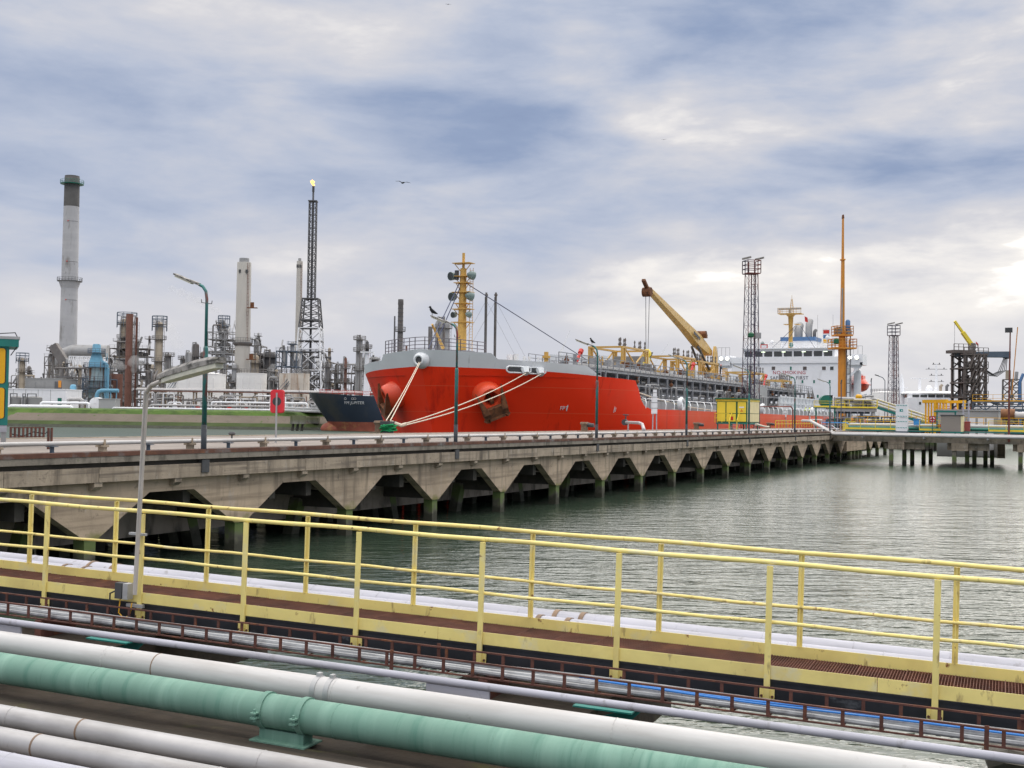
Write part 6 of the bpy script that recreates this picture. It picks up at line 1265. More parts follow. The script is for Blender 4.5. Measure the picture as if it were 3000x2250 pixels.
# yellow cabin
Cc = JLOC(JP(2189, 1260)); cabx, caby = Cc.x, Cc.y
cab = thing('yellow_cabin', 'yellow panelled cabin with green frame, steps and teal legs on the jetty', 'cabin', J0+Matrix.Rotation(JR, 3, 'Z') @ Vector((cabx, caby, 0)), JR)
CW, CL, CZ0, CZ1 = 3.35, 4.9, DECK+.75, DECK+3.2
b = MB(); b.bx(.03, CL-.03, .03, CW-.03, CZ0, CZ1); b.build('wall', M['green'], cab)
b = MB(); b.bx(-.18, CL+.12, -.12, CW+.12, CZ1, CZ1+.12); b.build('roof', M['green'], cab); b = MB(); b.bx(-.02, CL, -.004, CW+.02, CZ1-.22, CZ1-.005); b.build('fascia', M['yellow2'], cab)
for y0, y1 in ((.14, 1.02), (1.22, 2.22), (2.34, CW-.12)):
    for z0, z1 in ((CZ0+.12, CZ0+.92), (CZ0+1.0, CZ1-.28)): b = MB(); b.bx(-.02, .028, y0, y1, z0, z1); b.build('panel', M['yellow2'], cab)
for k in range(7):
    x0 = .1+k*(CL-.2)/7; b = MB(); b.bx(x0, x0+(CL-.2)/7-.05, -.016, .028, CZ0+.1, CZ0+.95); b.build('panel', M['cream'], cab); b = MB(); b.bx(x0, x0+(CL-.2)/7-.05, -.016, .028, CZ0+1.0, CZ1-.25); b.build('panel', M['cream'], cab)
b = MB(); b.bx(0, CL, 0, CW, CZ0-.15, CZ0-.005); b.build('floor_frame', M['teal'], cab)
for x in (.15, CL-.15):
    for y in (.15, CW*.5, CW-.15): b = MB(); b.bx(x-.06, x+.06, y-.06, y+.06, DECK, CZ0-.15); b.build('leg', M['teal'], cab)
b = MB(); b.bx(-.035, -.021, .35, .85, CZ0+1.55, CZ0+1.68); b.build('notice', M['white'], cab); b = MB(); b.prism([(.42, CZ0+1.15), (.78, CZ0+1.15), (.6, CZ0+1.45)], lambda p, q, t_: (t_, p, q), -.034, -.021); b.build('warning_triangle', M['orange'], cab); b = MB(); b.bx(-.036, -.021, 1.5, 1.75, CZ0+.25, CZ0+.65); b.build('red_notice', M['redpaint'], cab)
for k in range(4): b = MB(); b.bx(-.25-.22*k, -.05-.22*k, .85, 1.6, CZ0-.05-.18*(k+.5), CZ0-.02-.18*(k+.5)); b.build('step', M['lav'], cab)
for y in (.82, 1.63): b = MB(); b.path([(-.06, y, CZ0+.95), (-.2, y, CZ0+.95), (-1.0, y, DECK+1.0), (-1.0, y, DECK)], .035, 6); b.build('handrail', M['yellow2'], cab, True); b = MB(); b.path([(-.1, y, CZ0), (-1.0, y, DECK)], .03, 6); b.build('stringer', M['teal'], cab)
railing([(-.9, 1.7, CZ0), (-.9, 3.2, CZ0), (-.05, 3.2, CZ0)], .95, 'yellow2', cab, .8, .025, 2, 'landing_railing')
# left control cabin at the picture edge
Lc = JP(20, 1312); lcab = thing('teal_cabin', 'tall teal cabin with amber panels at the left picture edge', 'cabin', Lc, R(25))
b = MB(); b.bx(-2.2, 0, 0, 2.4, .9, 4.05); b.build('wall', M['teal'], lcab); b = MB(); b.bx(-2.3, .34, -.12, 2.5, 4.05, 4.35); b.build('roof', M['teal'], lcab); b = MB(); b.bx(-2.3, .38, -.13, 2.5, 4.35, 4.46); b.build('roof_edge', M['galv'], lcab)
for z0, z1 in ((1.15, 2.42), (2.55, 4.0)):
    oc = []
    for cx_, cz_, a0 in ((-.22, z1-.12, 0), (-1.98, z1-.12, 90), (-1.98, z0+.12, 180), (-.22, z0+.12, 270)):
        for q in range(4): a = R(a0+q*30); oc.append((cx_+.1*math.cos(a), cz_+.1*math.sin(a)))
    b = MB(); b.prism([(p+(.02 if p > -1 else -.02), q) for p, q in oc], lambda p, q, t_: (p, t_, q), -.012, -.001); b.build('gasket', M['black'], lcab); b = MB(); b.prism([(p*1-.02*(1 if p > -1 else -1), q) for p, q in oc], lambda p, q, t_: (p, t_, q), -.03, -.013); b.build('panel', M['amber'], lcab)
b = MB(); b.bx(-2.2, -.02, .02, 2.3, .62, .9); b.build('skirt', M['lav'], lcab); b = MB(); b.bx(-.22, -.04, .05, .2, 0, .62); b.build('leg', M['steel_l'], lcab); b = MB(); b.bx(-2.1, -1.9, .05, .2, 0, .62); b.build('leg', M['steel_l'], lcab)
b = MB(); b.path([(.3, -.1, 4.4), (.3, -.1, 4.1), (.05, -.03, 3.7)], .02, 5); b.path([(-1, 0, 4.5), (.2, 0, 4.62), (.3, -.1, 4.4)], .02, 5); stuff(b.build('roof_wire', M['black'], lcab))
b = MB(); b.path([(-.9, .4, 4.46), (-.9, .4, 4.56)], .18, 10); b.build('roof_vent', M['black'], lcab); lcab.scale = (.74, .74, .735)
q0, q1 = JP(30, 1318), JP(150, 1316); t = thing('ladder_tray', 'small rusty cable ladder hung on two posts by the teal cabin', 'cable tray', q0, math.atan2(q1.y-q0.y, q1.x-q0.x)); w_ = (q1-q0).length
for z in (.62, .36): b = MB(); b.bar((0, 0, z), (w_*.8, 0, z), .03); b.build('side_rail', M['tray'], t)
for i in range(9): b = MB(); b.bar((i*w_*.1, 0, .34), (i*w_*.1, 0, .64), .045); b.build('rung', M['tray'], t)
for x in (w_*.92, w_): b = MB(); b.bar((x, 0, -.35), (x, 0, .62), .05); b.build('post', M['tray'], t)
b = MB(); b.path([(0, .02, .45), (w_*.3, .02, .38), (w_*.55, .02, .5), (w_*.85, .02, .45), (w_*.95, .02, .55), (w_*.95, 0, -.3)], .016, 5); b.build('hanging_cable', M['black'], t, True)
# yellow fence at the ship side
a, c = JP(2272, 1253.5), JP(2384, 1251); t = thing('yellow_fence', 'yellow tube fence at the jetty edge right of the cabin', 'fence', a, math.atan2(c.y-a.y, c.x-a.x)); w_ = (c-a).length
for z in (.55, 1.0): b = MB(); b.bar((0, 0, z), (w_, 0, z), .09); b.build('rail', M['yellow2'], t)
for i in range(15): b = MB(); b.bar((i*w_/14, 0, 0), (i*w_/14, 0, 1.0), .09); b.build('post', M['yellow2'], t)
a = JP(2180, 1256); t = jthing('brown_gantry', 'thin brown pipe gantry over the deck right of the cabin', 'gantry', 2322, 1259); b = MB(); e = JLOC(JP(2215, 1256))-JLOC(JP(2322, 1259)); b.path([(0, 0, 0), (0, 0, 2.4), (-.3, e.y*.03, 2.65), (e.x, e.y, 2.65), (e.x, e.y, 0)], .06, 8); b.build('pipe', M['mast_rust'], t, True)
# ============================================================ light towers
def light_tower(px, ybase, ytop, wb, wt, Y, label, m='towerp', n=12, lamps=2):
    c = at(px, ybase, Y); t = thing('light_tower', label, 'light tower', (c.x, c.y, DECK), R(12), 'lattice light towers'); k = mps(Y); h = Zat(px, ytop, Y)-DECK; hc = h-1.9
    lattice('tower', t, 0, hc, wb*k, wt*k, n, m, .075, .03); b = MB(); q = wt*k*.72; b.bx(-q, q, -q, q, hc, hc+.1); b.build('cage_floor', M[m], t); railing([(-q, -q, hc+.1), (q, -q, hc+.1), (q, q, hc+.1), (-q, q, hc+.1), (-q, -q, hc+.1)], 1.5, m, t, 1.0, .04, 3, 'cage')
    ladder(.1, -wt*k*.3, .5, hc, t, m)
    for i in range(lamps): b = MB(); x = (-q if i == 0 else q); b.bar((x-.45, -.2, h-.15), (x+.55, -.4, h+.1), .42, .2); b.build('lamp', M['lampgrey'], t)
    return t
lt1 = light_tower(2198, 1256, 757, 41, 28, 139, 'tall dark lattice light tower behind the yellow cabin'); light_tower(2617, 1240, 948, 26, 18, 178, 'lattice light tower right of the orange lifeboat', n=14)
b = MB(); zz = Zat(2198, 990, 139)-DECK; b.lathe([(.25, 0), (.36, .1), (.36, .45), (.15, .6)], 12, (-.35, -.75, zz)); b.build('green_lamp', M['green'], lt1, True); b = MB(); b.bx(.2, .9, -.9, -.6, zz-.1, zz+.6); b.build('control_box', M['steel_l'], lt1)
# ============================================================ orange mast crane
Y = 152; k = mps(Y); c = at(2466, 1240, Y); om = thing('orange_mast_crane', 'orange column crane with its jib pointing straight up', 'crane', (c.x, c.y, DECK), R(8)); z = lambda y: Zat(2466, y, Y)-DECK
b = MB(); b.lathe([(12*k, 0), (11.5*k, z(1020)), (9.5*k, z(985)), (11*k, z(984)), (11*k, z(978))], 14); b.build('column', M['orange'], om, True)
for yy, rr_ in ((1023, 33), (985, 25)): b = MB(); q = rr_*k; b.bx(-q, q, -q*.8, q*.8, z(yy), z(yy)+.2); b.build('platform', M['orange'], om); railing([(-q, -q*.8, z(yy)+.2), (q, -q*.8, z(yy)+.2), (q, q*.8, z(yy)+.2), (-q, q*.8, z(yy)+.2), (-q, -q*.8, z(yy)+.2)], 1.1, 'orange', om, 1.0, .035, 3)
b = MB(); b.prism([(-5*k, z(980)), (5*k, z(980)), (3.6*k, z(760)), (-2.6*k, z(760))], lambda p, q, t_: (p, t_, q), -.24, .24); b.build('lower_jib', M['orange'], om); b = MB(); b.bx(-5.5*k, 5.5*k, -.32, .32, z(763), z(759)); b.build('jib_collar', M['orange'], om)
b = MB(); b.prism([(-2.6*k, z(759)), (2.6*k, z(759)), (1.5*k, z(640)), (-1.5*k, z(640))], lambda p, q, t_: (p, t_, q), -.17, .17); b.build('upper_jib', M['orange'], om); b = MB(); b.prism([(-2.5*k, z(640)), (2.5*k, z(640)), (1*k, z(629)), (-1*k, z(629))], lambda p, q, t_: (p, t_, q), -.2, .2); b.build('jib_head', M['anchor'], om)
b = MB(); b.path([(-5*k, -.3, z(975)), (-3.5*k, -.3, z(845))], .10, 8); b.build('luffing_ram', M['steel_l'], om, True)
b = MB(); b.bx(-21*k, -11*k, -.7, .5, z(984), z(960)); b.build('winch_box', M['lampgrey'], om); b = MB(); b.bx(10*k, 22*k, -.7, .5, z(984), z(968)); b.build('motor_box', M['steel_l'], om); b = MB(); b.lathe([(.28, 0), (.32, .2), (.32, 1.2), (.15, 1.4)], 10, (14*k, -.3, z(968))); b.build('blue_motor', M['midblue'], om, True)
b = MB(); b.lathe([(.2, 0), (.35, .1), (.35, .6), (.1, .8)], 10, (-28*k, -1, z(1010))); b.build('green_lamp', M['green'], om, True); ladder(13.5*k, -.6, 0, z(985), om, 'steel_d')
# ============================================================ right hand platform and trestle
rndp = random.Random(77)
TD = Vector((JD.y, -JD.x, 0))       # the trestle runs square to the jetty
TA = at(2560, 1300, 116.5); TA.z = 0; TR = math.atan2(TD.y, TD.x)
tr_ = thing('trestle', 'concrete trestle on square piles leading right from the jetty head', 'trestle', TA, TR); TL = 34; TZ = DECK-.30
b = MB(); b.bx(-4, TL, 0, 7, TZ-.25, TZ); b.build('deck', M['conc_dark'], tr_)
for x0_ in range(-4, TL, 5): b = MB(); b.bx(x0_, x0_+4.99, -.2, .25, TZ-.62, TZ-.02); b.build('edge_beam', M['conc_edge'], tr_)
for kx in range(5):
    x = 2.2+kx*5.9
    b = MB(); b.bx(x-.75, x+.75, -.45, 7.2, TZ-1.35, TZ-.621); b.build('pile_cap', M['conc'], tr_); b = MB(); b.bx(x-1.2, x+2.6, .3, .8, TZ-1.3, TZ-.63); b.build('haunch_beam', M['conc'], tr_)
    for (dx, y) in ((-.5, -.1), (.5, 1.7), (1.0, 3.6), (1.9, 5.2), (2.4, 6.8)): b = MB(); b.bx(x+dx-.19, x+dx+.19, y-.19, y+.19, -3, TZ-1.35); b.build('pile', M['pile'], tr_)
for i, (dy, dz, r_) in enumerate(((-.65, .16, .14), (-1.05, .05, .14))):
    t = thing('trestle_pipe', ['upper white pipe running along the trestle edge', 'lower white pipe running along the trestle edge'][i], 'pipe', TA, TR, 'trestle pipes'); b = MB(); b.path([(-7.5, 1.6-i*.2, TZ+1.35), (-6.6, 1.3-i*.2, TZ+1.35), (-3.8, dy, TZ+dz), (TL, dy, TZ+dz)], r_, 10); b.build('pipe', M['white_pipe'], t, True)
    for q in range(6): b = MB(); b.bx(-1+q*5.8, -.85+q*5.8, dy-.1, dy+.5, TZ-.25, TZ+dz-r_+.02); b.build('bracket', M['steel_l'], t)
def yrail(x0_, x1_, y, z, parent, h=1.05, m='yellow2'):
    for zz_ in (.5, h): b = MB(); b.bar((x0_, y, z+zz_), (x1_, y, z+zz_), .05); b.build('rail', M[m], parent)
    b = MB(); b.bx(x0_, x1_, y-.03, y+.03, z+.02, z+.2); b.build('toe_board', M[m], parent)
    n_ = max(1, round((x1_-x0_)/1.6))
    for i in range(n_+1): b = MB(); x = x0_+(x1_-x0_)*i/n_; b.bar((x, y, z), (x, y, z+h), .05); b.build('post', M[m], parent)
TW = thing('trestle_walkway', 'green walkway with yellow railings along the trestle', 'walkway', TA, TR); b = MB(); b.bx(-3, TL, 1.2, 2.6, TZ+.45, TZ+.55); b.build('floor', M['steel'], TW); b = MB(); b.bx(-3, TL, 1.1, 1.2, TZ+.42, TZ+.53); b.build('edge_beam', M['teal'], TW)
yrail(-3, 2.9, 1.15, TZ+.55, TW); yrail(4.2, 7.9, 1.15, TZ+.55, TW); yrail(10.6, TL, 1.15, TZ+.55, TW); yrail(-3, TL, 4.6, TZ+.9, TW, 1.0, 'amber')
for x in (0, 6, 12, 18, 24): b = MB(); b.bx(x-.08, x+.08, 1.12, 1.28, TZ, TZ+.3); b.build('leg', M['teal'], TW)
for i, (y, z, r_, m, lab) in enumerate(((3.0, .72, .17, 'dkgreen', 'dark green pipe on the trestle behind the walkway'), (3.6, 1.0, .22, 'white_pipe', 'white pipe on the trestle behind the green pipe'), (4.1, .7, .16, 'alu', 'thin silver pipe farthest back on the trestle'))):
    t = thing('trestle_pipe', lab, 'pipe', TA, TR, 'trestle pipes'); b = MB(); b.path([(-3, y, TZ+z), (TL, y, TZ+z)], r_, 10); b.build('pipe', M[m], t, True)
    for q in range(8): b = MB(); b.bx(q*4-.1, q*4+.1, y-.15, y+.15, TZ, TZ+z-r_); b.build('support', M['steel'], t)
def tpx(px, y):                    # trestle x of a pixel column at trestle row y
    base = TA+Matrix.Rotation(TR, 3, 'Z') @ Vector((0, y, 0)); d = ray(px, 1240); k_ = d.x/d.y; t_ = (k_*base.y-base.x)/(TD.x-k_*TD.y); return t_
# tall white cabinet with green hazard bands
cxa, cxb = tpx(2624, .6), tpx(2657, .6); t = thing('tall_cabinet', 'tall white cabinet with slanted green bands on the trestle', 'cabinet', TA+TD*((cxa+cxb)/2)+Vector((-TD.y, TD.x, 0))*.6, TR); w_ = cxb-cxa; CZ = TZ+.45
for z0, z1 in ((0, 1.32), (1.36, 2.7)): b = MB(); b.bx(-w_/2, w_/2, 0, 1.0, CZ+z0, CZ+z1); b.build('door_section', M['white'], t)
for z in (2.52, 1.44, .92, .30):
    for i in range(7): b = MB(); x = -w_/2+.06+i*w_/7; b.prism([(x, CZ+z), (x+.07, CZ+z), (x+.13, CZ+z+.1), (x+.06, CZ+z+.1)], lambda p, q, t_: (p, t_, q), -.012, -.001); b.build('hazard_band', M['sign_teal'], t)
b = MB(); b.bx(-.16, .16, -.012, -.001, CZ+1.95, CZ+2.2); b.build('pictogram', M['sign_teal'], t); b = MB(); b.bx(-.02, .10, -.018, -.013, CZ+2.02, CZ+2.12); b.build('pictogram_mark', M['white'], t); b = MB(); b.bx(-w_/2-.1, w_/2+.1, 0, 1, CZ-.25, CZ-.01); b.build('plinth', M['steel_b'], t)
# taupe box on teal legs
xa, xb = tpx(2757, .4), tpx(2821, .4); t = thing('taupe_box', 'taupe equipment box on teal legs on the trestle', 'equipment box', TA+TD*xa+Vector((-TD.y, TD.x, 0))*.3, TR); w_ = xb-xa; b = MB(); b.bx(0, w_-.18, 0, 1.6, TZ+.5, TZ+2.05); b.build('box', M['sand'], t); b = MB(); b.bx(-.06, w_+.02, -.06, 1.7, TZ+2.05, TZ+2.14); b.build('roof', M['darkgrey'], t); b = MB(); b.bx(w_-.178, w_, .001, 1.59, TZ+.5, TZ+2.049); b.build('side_panel', M['cream'], t)
b = MB(); b.bx(-.05, w_, -.02, 1.6, TZ+.36, TZ+.498); b.build('frame', M['teal'], t); b = MB(); b.bx(w_*.43, w_*.52, -.01, -.001, TZ+1.8, TZ+1.9); b.build('nameplate', M['bldgrey'], t)
for x in (.05, w_-.2): b = MB(); b.bx(x, x+.1, -.05, .05, TZ-.5, TZ+.36); b.build('leg', M['teal'], t)
xa, xb = tpx(2745, 3.4), tpx(2803, 3.4); t = thing('teal_shelter', 'teal framed open shelter behind the taupe box', 'shelter', TA+TD*xa+Vector((-TD.y, TD.x, 0))*2.8, TR); w_ = xb-xa; b = MB(); b.bx(-.2, w_, -.1, 1.4, TZ+2.4, TZ+2.55); b.build('roof', M['teal'], t)
for x in (0, w_-.15): b = MB(); b.bx(x, x+.12, 0, .12, TZ, TZ+2.4); b.build('post', M['teal'], t)
b = MB(); b.bx(.1, .7, .2, .8, TZ+.3, TZ+1.2); b.build('red_box', M['redpaint'], t)
xa, xb = tpx(2822, 1.0), tpx(2839, 1.0); t = thing('red_box', 'faded red hose box right of the taupe box', 'hose box', TA+TD*xa+Vector((-TD.y, TD.x, 0))*1.7, TR); b = MB(); b.bx(0, xb-xa, 0, .7, TZ+.55, TZ+1.45); b.build('body', mat('faded_red', (.30, .07, .065), .6), t); b = MB(); b.bx(-.04, xb-xa+.04, -.04, .74, TZ+1.45, TZ+1.5); b.build('lid', M['redpaint'], t)
# grey building with three white doors
xa, xb = tpx(2745, 8), tpx(2924, 8); t = thing('door_building', 'long grey flat building with three white roller doors', 'building', TA+TD*xa+Vector((-TD.y, TD.x, 0))*8, TR); w_ = xb-xa; zb = Zat(2830, 1204, 122); b = MB(); b.bx(0, w_, 0, 6, .8, zb); b.build('wall', M['bldgreyl'], t); b = MB(); b.bx(-.1, w_+.1, -.1, 6.1, zb, zb+.12); b.build('roof_edge', M['bldgreyl'], t)
for f0, f1 in ((.53, .635), (.675, .785), (.82, .93)): b = MB(); b.bx(w_*f0, w_*f1, -.06, -.005, .9, zb-.75); b.build('roller_door', M['white'], t)
xa = tpx(2922, 7); t = thing('rusty_duct', 'brown rusty duct box and thick white pipe right of the grey building', 'duct', TA+TD*xa+Vector((-TD.y, TD.x, 0))*7.5, TR); b = MB(); b.path([(.3, 0, zb-.3), (1.6, 0, zb-.3)], .55, 14); b.build('duct_box', mat('rust_duct', (.22, .10, .045), .8, 0, .3, 1), t, True); b = MB(); b.path([(1.6, 0, zb-.45), (4.4, 0, zb-.45), (5.2, 0, zb-.7), (5.6, 0, zb-1.5), (5.6, 0, 1.5)], .38, 12); b.build('white_pipe', M['white_pipe'], t, True); b = MB(); b.bx(0, .7, -.3, .3, .8, zb-.86); b.build('pier', M['conc'], t)
# blue-grey ladder gate
xa, xb = tpx(2822, 4.5), tpx(2838, 4.5); t = thing('ladder_gate', 'pale blue vertical ladder gate in front of the grey building', 'ladder', TA+TD*xa+Vector((-TD.y, TD.x, 0))*4.5, TR); w_ = xb-xa
for x in (0, w_): b = MB(); b.bx(x-.07, x+.07, -.05, .05, TZ, TZ+3.6); b.build('stile', M['lav'], t)
for i in range(11): b = MB(); b.bx(0, w_, -.03, .03, TZ+.3+i*.3, TZ+.35+i*.3); b.build('rung', M['lav'], t)
# orange gantry frame
Y = 128; pa, pb = at(2712, 1248, Y), at(2772, 1246, Y-4); t = thing('orange_gantry', 'orange portal frame of tall posts behind the trestle walkway', 'gantry', (pa.x, pa.y, DECK), math.atan2(pb.y-pa.y, pb.x-pa.x)); w_ = (pb-pa).length; hg = Zat(2740, 1170, Y)-DECK-.42
for i in range(8):
    x = w_*i/7; b = MB(); b.bx(x-.07, x+.07, -.07, .07, -.3, hg); b.build('post', M['amber'], t)
for i in range(4): b = MB(); x = w_*i/3; b.bx(x-.06, x+.06, 2.1, 2.24, -.3, hg); b.build('back_post', M['amber'], t)
b = MB(); b.bx(-.5, w_+.2, -.14, .12, hg, hg+.35); b.build('top_beam', M['amber'], t); b = MB(); b.bx(-.2, w_+.1, 2.05, 2.28, hg, hg+.3); b.build('back_beam', M['amber'], t); b = MB(); b.bx(w_*.48, w_*.58, -.2, .1, -.3, hg); b.build('thick_post', M['amber'], t); b = MB(); b.bx(-.3, w_, -.1, 2.2, .1, .5); b.build('base_frame', M['amber'], t)
# lifebuoy board
xa = tpx(2732, 1.0); t = thing('lifebuoy_stand', 'lifebuoy on a dull red square board at the trestle railing', 'lifebuoy', TA+TD*xa+Vector((-TD.y, TD.x, 0))*.95, TR); b = MB(); b.bx(-.31, .31, 0, .05, TZ+1.35, TZ+2.0); b.build('board', mat('dull_red', (.28, .07, .08), .6), t); b = MB(); b.rings((0, -.02, TZ+1.67), (0, -1, 0), [(-.02, .23), (.05, .21), (.05, .13), (-.02, .11)], 18); b.build('lifebuoy', M['white'], t, True); b = MB(); b.bar((0, .02, TZ), (0, .02, TZ+1.35), .07); b.build('pole', M['dkgreen'], t)
for a_ in (0, 90, 180, 270): b = MB(); q = R(a_); b.bx(math.cos(q)*.17-.07, math.cos(q)*.17+.07, -.085, -.071, TZ+1.67+math.sin(q)*.17-.07, TZ+1.67+math.sin(q)*.17+.07); b.build('red_band', M['lifered'], t)
xa = tpx(2686, 2.6); t = thing('blue_skip', 'bright blue plastic bin behind the trestle railing', 'bin', TA+TD*xa+Vector((-TD.y, TD.x, 0))*2.75, TR); b = MB(); b.prism([(-.28, TZ+1.1), (.28, TZ+1.1), (.33, TZ+1.65), (-.33, TZ+1.65)], lambda p, q, t_: (p, t_, q), -.25, .3); b.build('body', M['brightblue'], t); b = MB(); b.bx(-.36, .36, -.3, .34, TZ+1.65, TZ+1.7); b.build('rim', M['brightblue'], t)
# rust red mast on the trestle
xa = tpx(2956, -.2); t = thing('rust_mast', 'tall thin rust red mast with floodlight at the right picture edge', 'mast', TA+TD*xa+Vector((-TD.y, TD.x, 0))*-.3, TR); zt = Zat(2962, 972, 111); b = MB(); b.path([(0, 0, TZ-.4), (0, 0, TZ+3.0), (.1, 0, zt)], [.11, .09, .06], 10); b.build('pole', M['mast_rust'], t, True); b = MB(); b.bx(-.35, .3, -.25, .15, zt-.1, zt+.35); b.build('floodlight', M['darkgrey'], t); b = MB(); b.bar((.25, 0, zt-6), (.75, 0, zt+.4), .08); b.build('stay_rod', M['orange'], t)
# ============================================================ loading platform at the jetty head
Y = 142; pA = at(2448, 1200, Y); lp = thing('loading_platform', 'raised steel loading platform with yellow railing and pipework', 'platform', (pA.x, pA.y, DECK), R(-4)); k = mps(Y); z = lambda y: Zat(2510, y, Y)-DECK; w_ = 118*k
b = MB(); b.bx(0, w_, 0, 6, z(1199), z(1196)); b.build('deck', M['steel'], lp); b = MB(); b.bx(0, w_, -.1, .1, z(1206), z(1199)); b.build('edge_girder', M['steel_l'], lp); b = MB(); b.bx(0, w_*.88, 1, 1.2, z(1212), z(1206)); b.build('low_girder', M['steel_b'], lp)
yrail(0, w_, -.05, z(1196), lp, 1.0)
for x in (.3, w_*.35, w_*.65, w_-.3): b = MB(); b.bx(x-.14, x+.14, .2, .5, -.1, z(1206)); b.build('column', M['steel_b'], lp)
for i in range(26):
    x = rndp.uniform(.2, w_-.3); y = rndp.uniform(.5, 5); b = MB(); ty = rndp.random(); mm = rndp.choice(('steel_l', 'alu', 'white', 'steel', 'steel_l', 'steel_d'))
    if ty < .5: r_ = rndp.uniform(.08, .2); h_ = rndp.uniform(.4, 1.6); x2 = rndp.uniform(.2, w_); b.path([(x, y, z(1196)), (x, y, z(1196)+h_), (x2, y, z(1196)+h_), (x2, y, z(1196))], r_, 7); b.build('pipe', M[mm], lp, True)
    elif ty < .8: h_ = rndp.uniform(.5, 1.5); r_ = rndp.uniform(.15, .4); b.lathe([(r_, 0), (r_, h_*.8), (r_*.4, h_)], 10, (x, y, z(1196))); b.build('valve_body', M[mm], lp, True)
    else: b.bx(x-.3, x+.3, y-.3, y+.3, z(1196), z(1196)+rndp.uniform(.5, 1.2)); b.build('control_box', M[mm], lp)
for x, r_ in ((.57, .22), (.62, .2)): b = MB(); b.ball((w_*x, .6, z(1162)), r_*1.4, 10, 6); b.build('orange_actuator', M['amber'], lp, True)
b = MB(); b.path([(w_*.45, .2, z(1172)), (w_*.82, .2, z(1172)), (w_*.9, .2, z(1176)), (w_*.93, .2, z(1186)), (w_*.93, .2, z(1218))], .2, 10); b.build('white_drop_pipe', M['white_pipe'], lp, True)
for i in range(30):                # pipes and valves below the platform
    x = rndp.uniform(-1.5, w_+1); y = rndp.uniform(-.3, 3); b = MB(); mm = rndp.choice(('steel_l', 'alu', 'steel_b', 'steel', 'midblue', 'steel_d', 'white')); r_ = rndp.uniform(.05, .14); zz_ = rndp.uniform(.3, 1.8); x2 = x+rndp.uniform(-3, 3)
    b.path([(x, y, -.1), (x, y, zz_), (x2, y, zz_), (x2, y, rndp.uniform(-.1, 2.2))], r_, 6); b.build('pipe', M[mm], lp, True)
b = MB()
for i in range(7): b.bar((i*.8-1.5, -.6, -.1), (i*.8-1.5, -.6, 2.3), .06)
for zz_ in (.8, 1.5, 2.3): b.bar((-1.5, -.6, zz_), (3.3, -.6, zz_), .05)
stuff(b.build('grey_scaffold', M['lav'], lp))
# slanting pipes and stair down from the platform
st_ = thing('pipe_stair', 'yellow railed stair and slanting white pipes beside the loading platform', 'stair', lp.location, R(-4))
x0_, x1_ = w_+.1, w_+7.6*.9; za, zb_ = z(1196)+.1, z(1246)
for i, (dy, dz, r_, m) in enumerate(((.8, .35, .17, 'white_pipe'), (1.3, .75, .17, 'white_pipe'), (1.8, 1.1, .18, 'alu'))): b = MB(); b.path([(x0_-1, dy, za+dz), (x0_, dy, za+dz), (x1_, dy, zb_+dz)], r_, 8); b.build('slanting_pipe', M[m], st_, True)
b = MB(); b.bar((x0_, 0, za), (x1_, 0, zb_), .08, .3); b.build('stringer', M['teal'], st_)
for dz in (.5, 1.0): b = MB(); b.bar((x0_, 0, za+dz), (x1_, 0, zb_+dz), .06); b.build('handrail', M['yellow2'], st_)
for i in range(6): b = MB(); q = i/5; b.bar((x0_+(x1_-x0_)*q, 0, za+(zb_-za)*q), (x0_+(x1_-x0_)*q, 0, za+(zb_-za)*q+1), .06); b.build('post', M['yellow2'], st_)
# green drum on the jetty head
c = at(2421, 1180, 138); t = thing('green_drum', 'round dark green hose drum with yellow railing left of the orange column', 'hose drum', (c.x, c.y, DECK), R(-4)); k = mps(138); zc_ = c.z-DECK+.2
b = MB(); b.rings((0, 0, zc_), (0, 1, 0), [(-.1, .1), (-.1, .72), (1.0, .72), (1.0, .1)], 18); b.build('drum', M['dkgreen'], t, True); b = MB(); b.bx(-1.3, 1.2, -.2, 1.4, zc_-.85, zc_-.75); b.build('stand_floor', M['dkgreen'], t); yrail(-1.5, 2.1, -.3, zc_-.75, t, .75)
for x in (-1.2, 1.0): b = MB(); b.bx(x-.07, x+.07, 0, .14, -.1, zc_-.85); b.build('leg', M['dkgreen'], t)
for i, (a0, a1, m, lab) in enumerate(((2408, 2506, 'brightblue', 'bright blue handrail on the jetty end'), (2385, 2455, 'lav', 'pale pipe clutter at the jetty end'))):
    pa_, pb_ = JP(a0, 1262, DECK), JP(a1, 1264, DECK); t = thing('blue_rail' if i == 0 else 'pale_pipe', lab, 'railing' if i == 0 else 'pipe', pa_, math.atan2(pb_.y-pa_.y, pb_.x-pa_.x)); L_ = (pb_-pa_).length; b = MB(); b.path([(0, 0, .9-.3*i), (L_*.75, 0, .9-.3*i), (L_, 0, .1)], .05, 6); b.build('rail', M[m], t, True)
    for q in range(5): b = MB(); b.bar((L_*.75*q/4, 0, 0), (L_*.75*q/4, 0, .9-.3*i), .05); b.build('post', M['lav'], t)
t = jthing('yellow_gate', 'yellow barred gate at the jetty end below the platform', 'gate', 2470, 1262); b = MB()
for i in range(9): b = MB(); b.bar((i*.9, 0, 0), (i*.9, 0, 1.05), .08); b.build('bar', M['yellow2'], t)
for z_ in (.1, 1.05): b = MB(); b.bar((0, 0, z_), (7.2, 0, z_), .08); b.build('rail', M['yellow2'], t)
